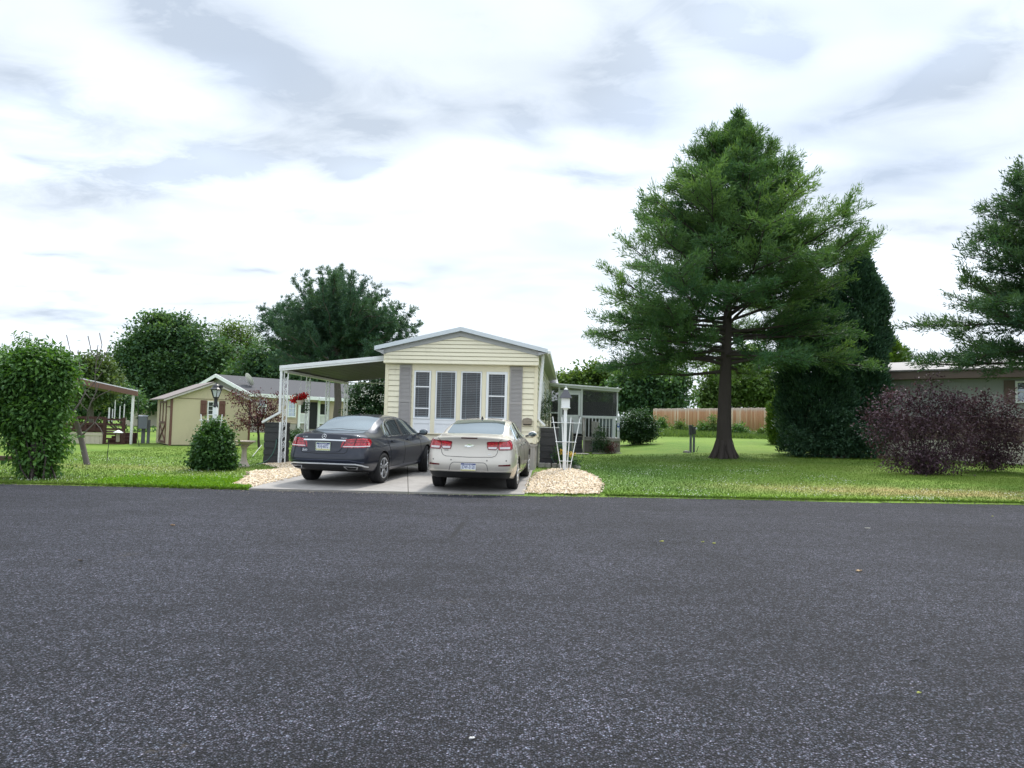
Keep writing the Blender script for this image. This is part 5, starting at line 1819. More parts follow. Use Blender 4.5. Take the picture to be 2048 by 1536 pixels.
def mirror_part(body, y, z, x0, mpaint):
    for sg in (1, -1):
        m_ = MB(); m_.sphere((0, 0, 0), .1, 14, 9)
        m_.v = [(v[0] * 1.15, v[1] * .85 if v[1] > 0 else v[1] * .35, v[2] * .72) for v in m_.v]
        m_.v = [(v[0] + sg * (x0 + .13), v[1] + y, v[2] + z) for v in m_.v]
        o = m_.build("wing_mirror", mpaint, body.root, smooth=True)
        g = MB(); g.sphere((0, 0, 0), .085, 14, 8); g.v = [(v[0] * 1.1 + sg * (x0 + .13), v[1] * .08 + y - .033, v[2] * .72 + z) for v in g.v]
        g.build("mirror_glass", M_CGLASS, o, smooth=True)
        a = MB(); a.bar((sg * (x0 - .04), y + .03, z - .05), (sg * (x0 + .08), y + .02, z - .03), .05, .04); a.build("mirror_arm", M_BLKPL, o)


# ---- dark navy saloon, seen from behind and its right side
navy = thing("parked_car", "dark navy saloon with wide chrome boot strip parked askew at the carport mouth", "car")
YAW1 = rad(12.8)
sts = [st(.20, .33, .80, .875, (.79, 1.02), (.70, 1.055), (.57, 1.075), 1.095),
       st(.45, .31, .82, .912, (.83, 1.015), (.73, 1.075), (.60, 1.10), 1.115),
       st(.80, .24, .84, .925, (.835, 1.005), (.71, 1.10), (.61, 1.115), 1.135),
       st(1.02, .22, .84, .927, (.835, 1.0), (.705, 1.13), (.605, 1.165), 1.195),
       st(1.38, .22, .84, .922, (.83, .99), (.69, 1.235), (.575, 1.315), 1.355),
       st(1.72, .22, .84, .918, (.825, .985), (.655, 1.325), (.545, 1.405), 1.44),
       st(2.25, .22, .84, .916, (.82, .98), (.64, 1.37), (.535, 1.435), 1.47),
       st(2.85, .22, .84, .916, (.82, .97), (.64, 1.355), (.54, 1.425), 1.465),
       st(3.25, .22, .84, .918, (.815, .965), (.675, 1.22), (.575, 1.29), 1.34),
       st(3.68, .22, .84, .92, (.81, .955), (.73, 1.01), (.63, 1.02), 1.045),
       st(4.15, .23, .83, .918, (.81, .90), (.72, .945), (.52, .955), .97),
       st(4.55, .26, .80, .895, (.77, .82), (.68, .87), (.5, .88), .895),
       st(4.72, .28, .70, .80, (.70, .72), (.60, .77), (.45, .78), .79, zs=(.42, .55, .65))]
B1 = Body(navy, sts, [.24, .13, .065, .02, 0], [.13, .06, 0.005, .0, .055, .075, .105], [4.66, 4.76, 4.82, 4.86, 4.875], [-.12, -.05, 0, 0, -.02, -.05, -.10],
          (4, 9), (2, 5), (7, 9), (1.13, 4.005), .375, M_NAVY,
          [('ring', 10, 14, 0, .55), ('long', 0, 3, 10, .35), ('long', 3, 9, 10, .5), ('long', 3, 9, 11, .55), ('long', 2, 6, 12, .5), ('ring', 12, 14, 2, .6), ('ring', 12, 14, 5, .5), ('ring', 10, 12, 4, .5), ('long', 0, 12, 5, .3)])
place_car(navy, -3.90, 15.62, YAW1, 2.874, 1.13)
for x in (-.80, .80):
    wheel(navy, x, 1.13, .225, .335, .25, 'twin'); wheel(navy, x, 4.005, .225, .335, .235, 'twin', steer=rad(17))
R_out = [(.355, .812), (.375, .905), (.43, .975), (.60, .995), (.80, 1.003), (.945, .985), (1.0, .955), (1.005, .90), (.96, .825), (.80, .808), (.55, .806)]
for sg, lst in ((1, B1.patch("tail_lamp", R_out, M_RED, 38, .006, mirror=True)),):
    for o, s2 in zip(lst, (1, -1)):
        B1.patch("lamp_bar", [(x * s2, z) for x, z in ([(.39, .822), (.39, .840), (.955, .845), (.945, .827)])], M_BACKUP, 38 * s2, .011, parent=o)
        for zz_ in (.905, .945):
            B1.patch("lamp_bar", [(x * s2, z) for x, z in ([(.42, zz_), (.42, zz_ + .012), (.93, zz_ + .02), (.93, zz_ + .008)])], M_DRED, 38 * s2, .010, parent=o)
        B1.line("lamp_gap", [(.585 * s2, .80), (.62 * s2, .90), (.66 * s2, 1.005)], .014, M_GAP, 38 * s2, .010, parent=o)
ct_ = B1.patch("boot_chrome_strip", [(-.475, .94), (-.475, .966), (0, .978), (.475, .966), (.475, .94), (0, .948)], M_CHROME, 0, .016, thick=.03)
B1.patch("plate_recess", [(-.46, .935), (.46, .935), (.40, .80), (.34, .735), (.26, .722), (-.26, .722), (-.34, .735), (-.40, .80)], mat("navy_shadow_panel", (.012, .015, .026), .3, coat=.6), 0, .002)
B1.line("recess_edge", [(-.46, .935), (-.40, .80), (-.34, .735), (-.26, .722), (.26, .722), (.34, .735), (.40, .80), (.46, .935)], .016, M_NAVY, 0, .012)


def number_plate(B, a, z, chars, frame, tilt=.0):
    p, n_ = B.hit(0, a, z)
    n_ = Vector((0, -1, .04)).normalized(); p = p + Vector((0, -.014, 0))
    x = Vector((1, 0, 0)); y = n_.cross(x)
    def plate_box(w0, w1, h0, h1, d0, d1):
        mb = MB(); mb.box(w0, w1, d0, d1, h0, h1)
        mb.v = [tuple(p + x * v[0] + y * v[2] - n_ * v[1]) for v in mb.v]; return mb
    o = plate_box(-.1525, .1525, -.076, .076, -.002, .004).build("number_plate", M_PLATE, B.root, bevel=.002)
    plate_box(-.15, .15, .047, .074, -.0035, -.0021).build("plate_band", M_PBLUE, o)
    plate_box(-.15, .15, -.074, -.048, -.0035, -.0021).build("plate_band", M_PYEL, o)
    B.text("plate_lettering", chars, .098, a, z, M_PBLUE, parent=o, squash=.62, normal=(p, n_), off=.0032)
    B.text("plate_lettering", "PENNSYLVANIA", .024, a, z, M_PLATE, parent=o, normal=(p + y * .060, n_), off=.0045)
    if frame:
        f = MB()
        for w0, w1, h0, h1 in ((-.165, -.1527, -.088, .088), (.1527, .165, -.088, .088), (-.1527, .1527, -.088, -.0762), (-.1527, .1527, .0762, .088)):
            f.add(plate_box(w0, w1, h0, h1, -.006, .004).v, MB().box(0, 1, 0, 1, 0, 1).f)
        f.build("plate_frame", M_CHROME, o)
    return o


number_plate(B1, 0, .825, "KHJ-6072", True)
star = MB()
p, n_ = B1.hit(0, 0, 1.03)
xx = Vector((1, 0, 0)); yy = n_.cross(xx); pp = p + n_ * .010
ringp = [pp + xx * math.cos(a) * .047 + yy * math.sin(a) * .047 for a in np.linspace(0, 2 * math.pi, 33)]
star.tube(ringp, .0055, 6, cap=False)
for a in (90, 210, 330):
    e = pp + xx * math.cos(rad(a)) * .046 + yy * math.sin(rad(a)) * .046
    star.tube([pp, pp.lerp(e, .3), e], [.008, .006, .002], 6)
star.build("emblem", M_CHROME, navy, smooth=True)
B1.text("boot_lettering", "E 350", .040, -.44, 1.012, M_CHROME, squash=1.25, off=.006)
B1.text("boot_lettering", "4MATIC", .030, .43, 1.0, M_CHROME, squash=1.2, off=.006)
B1.text("dealer_script", "Sulo", .075, -.43, .745, M_CHROME, shear=.35, off=.006)
B1.line("boot_gap", [(-.60, 1.07), (-.545, .98)], .008, M_GAP); B1.line("boot_gap", [(.60, 1.07), (.545, .98)], .008, M_GAP)
B1.line("boot_gap", [(-.53, .81), (-.51, .72), (-.46, .69), (0, .675), (.46, .69), (.51, .72), (.53, .81)], .010, M_GAP)
B1.patch("diffuser", [(-.80, .425), (-.72, .465), (-.50, .47), (0, .475), (.50, .47), (.72, .465), (.80, .425), (.70, .34), (.3, .325), (-.3, .325), (-.70, .34)], M_BLKPL, 0, .004)
B1.line("bumper_chrome", [(-.86, .40), (-.80, .445), (-.70, .470), (0, .478), (.70, .470), (.80, .445), (.86, .40)], .022, M_BRIGHT, 0, .016)
B1.line("bumper_crease", [(-.84, .50), (-.6, .545), (0, .553), (.6, .545), (.84, .50)], .016, mat("navy_edge", (.05, .058, .09), .3, coat=1), 0, .003)
for sg in (1, -1):
    oc = [(sg * x, z) for x, z in ((.46, .435), (.74, .425), (.70, .365), (.52, .362))]
    o = B1.patch("exhaust_tip", oc, M_CHROME, 0, .022, thick=.04)
    ic = [(sg * x, z) for x, z in ((.495, .422), (.71, .413), (.685, .377), (.535, .375))]
    B1.patch("exhaust_mouth", ic, M_GAP, 0, .026, parent=o)
mirror_part(B1, 3.42, 1.03, .87, M_NAVY)
# side details (drawn in side view: distance along the car, height)
side = 90
wl = [(1.50, .995), (1.47, 1.06), (1.52, 1.20), (1.64, 1.30), (1.85, 1.36), (2.25, 1.385), (2.75, 1.372), (3.05, 1.31), (3.35, 1.19), (3.66, 1.02), (3.70, .985)]
B1.line("window_chrome", wl + [(2.6, .993)], .016, M_CHROME, side, .008, closed=True, mirror=False)
B1.line("window_chrome", [(-a, b) for a, b in wl + [(2.6, .993)]], .016, M_CHROME, -side, .008, closed=True)
for sd_ in (1, -1):
    q = lambda L_: [(a * sd_, b) for a, b in L_]
    B1.patch("window_pillar", q([(2.36, .99), (2.50, .99), (2.42, 1.385), (2.33, 1.385)]), M_BLKPL, side * sd_, .009)
    B1.patch("window_pillar", q([(1.70, .99), (1.745, .99), (1.68, 1.29), (1.645, 1.28)]), M_BLKPL, side * sd_, .009)
    B1.line("door_gap", q([(2.41, .985), (2.42, .60), (2.40, .32)]), .007, M_GAP, side * sd_)
    B1.line("door_gap", q([(3.50, .97), (3.52, .60), (3.48, .32), (2.4, .32), (1.62, .33)]), .007, M_GAP, side * sd_)
    B1.line("door_gap", q([(1.40, .97), (1.46, .80), (1.56, .62), (1.62, .33)]), .007, M_GAP, side * sd_)
    for hx in (1.62, 2.62):
        B1.patch("door_handle", q([(hx, .862), (hx + .24, .858), (hx + .24, .890), (hx, .892)]), M_NAVY, side * sd_, .030, thick=.02)
    B1.line("sill_crease", q([(1.55, .30), (2.4, .31), (3.60, .305)]), .03, mat("navy_edge", (.05, .058, .09), .3, coat=1), side * sd_, .004)
    B1.patch("headlamp", [(sd_ * a, b) for a, b in ((.45, .60), (.50, .70), (.72, .76), (.80, .70), (.72, .60))], M_BACKUP, 180, .006)
B1.patch("grille", [(-.36, .50), (.36, .50), (.33, .72), (-.33, .72)], M_BLKPL, 180, .008)
fin = MB(); fp, _ = B1.hit(0, 0, 1.46)
h_ = B1.bvh.ray_cast(Vector((0, 1.85, 3)), Vector((0, 0, -1)))[0]
fin.add([h_ + Vector(v) for v in ((-.03, -.02, -.005), (.03, -.02, -.005), (.02, .14, -.005), (-.02, .14, -.005), (-.008, -.01, .055), (.008, -.01, .055), (.004, .03, .05), (-.004, .03, .05))], [(0, 1, 5, 4), (1, 2, 6, 5), (2, 3, 7, 6), (3, 0, 4, 7), (4, 5, 6, 7)])
fin.build("roof_antenna", M_BLKPL, navy, bevel=.006)
B1.line("rear_glass_edge", [(-.62, 1.135), (0, 1.165), (.62, 1.135)], .012, M_GAP, 0, .004)

# ---- champagne saloon
beige = thing("parked_car", "champagne beige saloon parked square to the road before the bay windows", "car")
YAW2 = rad(6.2)
sts = [st(.18, .29, .80, .87, (.79, 1.055), (.71, 1.09), (.58, 1.11), 1.135),
       st(.42, .27, .82, .912, (.83, 1.05), (.73, 1.11), (.61, 1.135), 1.155),
       st(.72, .22, .84, .925, (.838, 1.035), (.715, 1.13), (.615, 1.145), 1.165),
       st(.95, .20, .84, .927, (.838, 1.03), (.705, 1.17), (.605, 1.205), 1.235),
       st(1.30, .20, .84, .922, (.83, 1.02), (.68, 1.265), (.575, 1.325), 1.36),
       st(1.68, .20, .84, .920, (.825, 1.01), (.64, 1.335), (.545, 1.405), 1.435),
       st(2.2, .20, .84, .918, (.82, 1.0), (.62, 1.365), (.535, 1.43), 1.463),
       st(2.75, .20, .84, .918, (.82, .99), (.625, 1.35), (.54, 1.42), 1.455),
       st(3.15, .20, .84, .92, (.815, .985), (.665, 1.22), (.575, 1.29), 1.335),
       st(3.62, .20, .84, .92, (.81, .975), (.73, 1.03), (.63, 1.04), 1.06),
       st(4.10, .22, .83, .915, (.81, .93), (.72, .975), (.52, .985), 1.0),
       st(4.52, .25, .80, .89, (.77, .85), (.68, .90), (.5, .91), .925),
       st(4.70, .27, .70, .80, (.70, .75), (.60, .80), (.45, .81), .82, zs=(.42, .55, .66))]
B2 = Body(beige, sts, [.23, .12, .055, .015, 0], [.14, .06, .005, 0, .05, .075, .055], [4.64, 4.74, 4.80, 4.85, 4.865], [-.12, -.05, 0, 0, -.02, -.05, -.10],
          (4, 9), (2, 5), (7, 9), (1.05, 3.787), .37, M_CHAMP,
          [('ring', 10, 14, 0, .65), ('long', 0, 3, 10, .35), ('long', 3, 9, 10, .5), ('long', 3, 9, 11, .55), ('long', 2, 6, 12, .5), ('ring', 12, 14, 2, .6), ('ring', 12, 14, 5, .5), ('ring', 10, 12, 4, .5), ('long', 0, 12, 5, .3)])
place_car(beige, -.835, 15.11, YAW2, 2.737, 1.05)
for x in (-.79, .79):
    wheel(beige, x, 1.05, .215, .33, .225, 'five'); wheel(beige, x, 3.787, .215, .33, .225, 'five')
inner = [(.36, 1.02), (.365, .93), (.385, .875), (.54, .872), (.565, .90), (.58, 1.03), (.45, 1.032)]
outer = [(.60, 1.035), (.585, .93), (.595, .873), (.615, .866), (.86, .868), (.90, .90), (.915, .97), (.88, 1.045), (.85, 1.06), (.74, 1.04)]
for o, s2 in zip(B2.patch("tail_lamp", inner, M_RED, 0, .008, mirror=True), (1, -1)):
    B2.patch("reversing_lens", [(x * s2, z) for x, z in ((.39, .885), (.385, .925), (.555, .925), (.545, .885))], M_BACKUP, 0, .013, parent=o)
    B2.line("lamp_rim", [(x * s2, z) for x, z in inner], .014, M_DRED, 0, .011, parent=o, closed=True)
for o, s2 in zip(B2.patch("tail_lamp", outer, M_RED, 22, .008, mirror=True), (1, -1)):
    B2.patch("reversing_lens", [(x * s2, z) for x, z in ((.62, .885), (.615, .925), (.84, .925), (.83, .885))], M_BACKUP, 22 * s2, .013, parent=o)
    B2.line("lamp_rim", [(x * s2, z) for x, z in outer], .014, M_DRED, 22 * s2, .011, parent=o, closed=True)
B2.patch("brake_light", [(-.165, 1.085), (.165, 1.085), (.165, 1.108), (-.165, 1.108)], mat("dark_brake_lens", (.06, .006, .008), .2), 0, .006)
bow = [(-.10, .925), (-.085, .955), (-.035, .958), (-.035, .975), (.045, .978), (.04, .960), (.10, .962), (.085, .932), (.035, .930), (.035, .915), (-.045, .912), (-.04, .927)]
B2.patch("emblem", bow, M_CHROME, 0, .010, res=.02)
B2.text("boot_lettering", "MALIBU", .028, -.47, .842, M_GAP, off=.004); B2.text("boot_lettering", "ECO", .032, .42, .775, M_CHROME, off=.005)
B2.line("boot_gap", [(-.575, .865), (-.565, .80), (-.535, .75), (-.47, .725), (0, .715), (.47, .725), (.535, .75), (.565, .80), (.575, .865)], .009, M_GAP)
B2.line("boot_gap", [(-.60, 1.035), (-.66, 1.09)], .007, M_GAP); B2.line("boot_gap", [(.60, 1.035), (.66, 1.09)], .007, M_GAP)
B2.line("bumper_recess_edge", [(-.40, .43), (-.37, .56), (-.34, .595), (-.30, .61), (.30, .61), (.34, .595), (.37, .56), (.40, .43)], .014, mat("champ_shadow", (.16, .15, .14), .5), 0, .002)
number_plate(B2, .0, .52, "JDW-3120", False)
for sg in (1, -1):
    B2.patch("reflector", [(sg * x, z) for x, z in ((.60, .545), (.83, .545), (.825, .582), (.60, .572))], mat("maroon_reflector", (.11, .008, .012), .2, coat=1), 0, .005)
for x, z in ((-.36, .655), (.37, .655), (-.74, .655), (.75, .655)):
    B2.patch("parking_sensor", [(x - .013, z - .013), (x + .013, z - .013), (x + .013, z + .013), (x - .013, z + .013)], mat("champ_shadow", (.16, .15, .14), .5), 0, .003)
B2.patch("valance", [(-.84, .41), (-.40, .425), (.40, .425), (.84, .41), (.80, .31), (.72, .275), (-.72, .275), (-.80, .31)], M_BLKPL, 0, .006)
B2.line("bumper_ledge", [(-.86, .44), (-.4, .435), (.4, .435), (.86, .44)], .022, M_CHAMP, 0, .012)
mirror_part(B2, 3.38, 1.06, .88, M_CHAMP)
wl = [(1.36, 1.02), (1.42, 1.12), (1.55, 1.23), (1.80, 1.32), (2.2, 1.37), (2.65, 1.36), (2.95, 1.30), (3.25, 1.18), (3.58, 1.03), (3.62, 1.0)]
for sd_ in (1, -1):
    q = lambda L_: [(a * sd_, b) for a, b in L_]
    B2.line("window_chrome", q(wl + [(2.5, 1.01)]), .014, M_CHROME, side * sd_, .008, closed=True)
    B2.patch("window_pillar", q([(2.28, 1.01), (2.42, 1.01), (2.36, 1.37), (2.26, 1.37)]), M_BLKPL, side * sd_, .009)
    B2.line("door_gap", q([(2.34, 1.0), (2.35, .60), (2.33, .32)]), .007, M_GAP, side * sd_)
    B2.line("door_gap", q([(3.42, .985), (3.44, .60), (3.40, .32), (2.3, .32), (1.55, .33)]), .007, M_GAP, side * sd_)
    B2.line("door_gap", q([(1.32, .98), (1.38, .80), (1.48, .62), (1.55, .33)]), .007, M_GAP, side * sd_)
    for hx in (1.55, 2.55):
        B2.patch("door_handle", q([(hx, .872), (hx + .24, .868), (hx + .24, .902), (hx, .904)]), M_CHROME, side * sd_, .030, thick=.02)
    B2.patch("headlamp", [(sd_ * a, b) for a, b in ((.45, .62), (.50, .72), (.72, .78), (.80, .72), (.72, .62))], M_BACKUP, 180, .006)
B2.patch("grille", [(-.40, .52), (.40, .52), (.38, .72), (-.38, .72)], M_BLKPL, 180, .008)
h_ = B2.bvh.ray_cast(Vector((0, 1.80, 3)), Vector((0, 0, -1)))[0]
fin = MB()
fin.add([h_ + Vector(v) for v in ((-.032, -.03, -.005), (.032, -.03, -.005), (.02, .13, -.005), (-.02, .13, -.005), (-.008, -.02, .065), (.008, -.02, .065), (.004, .02, .06), (-.004, .02, .06))], [(0, 1, 5, 4), (1, 2, 6, 5), (2, 3, 7, 6), (3, 0, 4, 7), (4, 5, 6, 7)])
fin.build("roof_antenna", M_BLKPL, beige, bevel=.006)
# ------------------------------------------------------------------ vegetation
M_BARK = mat("dark_bark", (0.048, 0.038, 0.034), 0.9, var=.3, vscale=5, bump=1.0, bscale=22, stretch=(1, 1, .25))
M_BARK2 = mat("grey_bark", (0.10, 0.085, 0.075), 0.9, var=.3, vscale=6, bump=.8, bscale=30, stretch=(1, 1, .3))
M_TWIG = mat("bare_twig", (0.10, 0.084, 0.078), .85, var=.2)
L_CYP = leaf_mat("cypress_needles", (.044, .112, .052), (.140, .245, .082), .40)
L_CYP2 = leaf_mat("cypress_needles_deep", (.034, .088, .050), (.090, .165, .070), .34)
L_PINE = leaf_mat("pine_needles", (.036, .090, .062), (.090, .165, .100), .28)
L_MAP = leaf_mat("maple_leaves", (.044, .104, .054), (.112, .200, .086), .36)
L_LITE = leaf_mat("light_leaves", (.060, .120, .030), (.150, .230, .070), .38)
L_VINE = leaf_mat("vine_leaves", (.034, .100, .026), (.120, .250, .050), .36, .4)
L_IVY = leaf_mat("ivy_leaves", (.024, .074, .022), (.082, .180, .038), .28, .4)
L_ARB = leaf_mat("arborvitae_scales", (.022, .064, .038), (.070, .140, .072), .12)
L_ARBL = leaf_mat("arborvitae_bright", (.045, .100, .018), (.120, .200, .030), .30)
L_HEDGE = leaf_mat("hedge_leaves", (.020, .058, .024), (.060, .125, .042), .20, .4)
L_PURP = leaf_mat("purple_leaves", (.038, .017, .027), (.130, .082, .104), .22, .35, (1.3, .8, .8))
L_RED = leaf_mat("red_maple_leaves", (.055, .018, .024), (.170, .066, .070), .25, .3, (1.3, .7, .6))
L_OLIVE = leaf_mat("olive_leaves", (.050, .095, .036), (.120, .170, .066), .35)
L_YEL = leaf_mat("bright_groundcover", (.085, .210, .012), (.200, .360, .020), .3)
L_REDF = leaf_mat("red_petals", (.42, .006, .012), (.75, .020, .03), .25, .3, (1, .6, .6))
L_WHT = leaf_mat("white_petals", (.62, .62, .56), (.82, .82, .76), .25, .2, (1, 1, 1))


def unit(n, zs=1.0):
    v = rng.normal(size=(n, 3)); v[:, 2] *= zs
    return v / (np.linalg.norm(v, axis=1, keepdims=True) + 1e-9)


def norm(v):
    return v / (np.linalg.norm(v, axis=1, keepdims=True) + 1e-9)


def leaf_mesh(name, P, D, L, W, var, m, parent=None, N=None):
    """one diamond-shaped leaf per point P, pointing along D, lying roughly across N"""
    n = len(P)
    D = norm(D)
    if N is None: N = unit(n)
    S = norm(np.cross(D, N)); up = np.cross(S, D)
    L = np.broadcast_to(L, (n,))[:, None]; W = np.broadcast_to(W, (n,))[:, None]
    mid = P + D * L * .45
    v = np.stack([P, mid + S * W * .5 + up * W * .12, P + D * L, mid - S * W * .5 + up * W * .12], 1).reshape(-1, 3)
    f = np.arange(n * 4).reshape(n, 4)
    return np_mesh(name, v, f, m, parent, np.repeat(np.clip(var, 0, 1), 4))


def tubes(name, lines, m, parent, n=6):
    mb = MB()
    for pts, rs in lines: mb.tube(pts, rs, n, cap=False)
    return mb.build(name, m, parent, smooth=True)


def px_blobs(Y, blobs):
    out = []
    for b in blobs:
        u, v, ru, rv = b[:4]; dy = b[4] if len(b) > 4 else 0
        c = at(u, v, Y + dy); k = (Y + dy) / FPX
        out.append((np.array(c), np.array([ru * k, (ru + rv) * .5 * k * .85, rv * k])))
    return out


def crown_pts(blobs, ncl, shell=.5, per=26, spread=.22, droop=.25):
    """leaf positions, outward directions and tones for a crown made of clumps"""
    vol = np.array([np.prod(r) ** .7 for _, r in blobs]); vol = vol / vol.sum()
    Ps, Ds, Vs = [], [], []
    for (c, r), w in zip(blobs, vol):
        k = max(4, int(ncl * w))
        d = unit(k); rr = rng.uniform(0, 1, (k, 1)) ** shell * rng.uniform(.86, 1.10, (k, 1))
        q = c + d * rr * r
        tone = rng.normal(0, .24, k) + rng.normal(0, .07)
        n = np.maximum(3, rng.poisson(per, k))
        i = np.repeat(np.arange(k), n); m_ = len(i)
        s = spread * rng.uniform(.6, 1.3, k)[i][:, None]
        P = q[i] + rng.normal(size=(m_, 3)) * s * np.array([1, 1, .65])
        D = norm(d[i] * .7 + unit(m_) * .9 + np.array([0, 0, -droop]))
        Ps.append(P); Ds.append(D); Vs.append(.45 + tone[i] + rng.normal(0, .13, m_))
    return np.concatenate(Ps), np.concatenate(Ds), np.concatenate(Vs)


def limb(a, b, r0, r1, sag=.0, k=5, wob=.06):
    a, b = np.array(a), np.array(b); L = np.linalg.norm(b - a)
    pts = []; rs = []
    for i in range(k + 1):
        t = i / k; p = a + (b - a) * t
        if 0 < i < k: p = p + rng.normal(0, wob * L * .35, 3)
        p = p + np.array([0, 0, -sag * L * math.sin(math.pi * t)])
        pts.append(tuple(p)); rs.append(r0 + (r1 - r0) * t)
    return pts, rs


def leafy(name, label, cat, Y, blobs, leafm, ncl, L, W, base_px=None, base=None, trunk_r=.15, per=26, spread=.22, shell=.5, droop=.25, group=None, bark=None, crown="crown", flat=True, stems=None):
    """broadleaf tree or shrub: trunk and limbs to every clump, crown of single leaves"""
    B = px_blobs(Y, blobs)
    bp = base if base is not None else (on_ground(*base_px) if base_px else None)
    if bp is None:
        cx = np.mean([c for c, _ in B], 0); bp = Vector((cx[0], cx[1], float(gz(cx[0], cx[1]))))
    t = thing(name, label, cat, bp, group=group)
    o = np.array(bp)
    P, D, V = crown_pts(B, ncl, shell, per, spread, droop)
    k = P[:, 2] > gz(P[:, 0], P[:, 1]) + .01
    P, D, V = P[k], D[k], V[k]
    n = len(P)
    N = norm(unit(n) * .8 + np.array([0, 0, 1.0])) if flat else unit(n)
    leaf_mesh(crown, P - o, D, L * rng.uniform(.5, 1.4, n), W * rng.uniform(.6, 1.35, n), V, leafm, t, N)
    lines = []
    cen = np.mean([c for c, _ in B], 0)
    if stems:
        for c, r in B:
            for _ in range(stems):
                e = c + unit(1)[0] * r * .7
                s0_ = o + np.array([rng.normal(0, .12), rng.normal(0, .12), -.05])
                lines.append(limb(s0_ - o, e - o, trunk_r, trunk_r * .25))
    else:
        fork = o * .45 + cen * .55; fork[:2] = o[:2] * .75 + cen[:2] * .25
        lines.append(limb(np.array([0, 0, -.1]), fork - o, trunk_r, trunk_r * .75, wob=.03))
        for c, r in B:
            lines.append(limb(fork - o, c - o, trunk_r * .6, trunk_r * .15))
            for _ in range(3): lines.append(limb(c - o, c + unit(1)[0] * r * .8 - o, trunk_r * .16, trunk_r * .04, k=3))
    tubes("trunk" if not stems else "stems", lines, bark or M_BARK2, t)
    return t


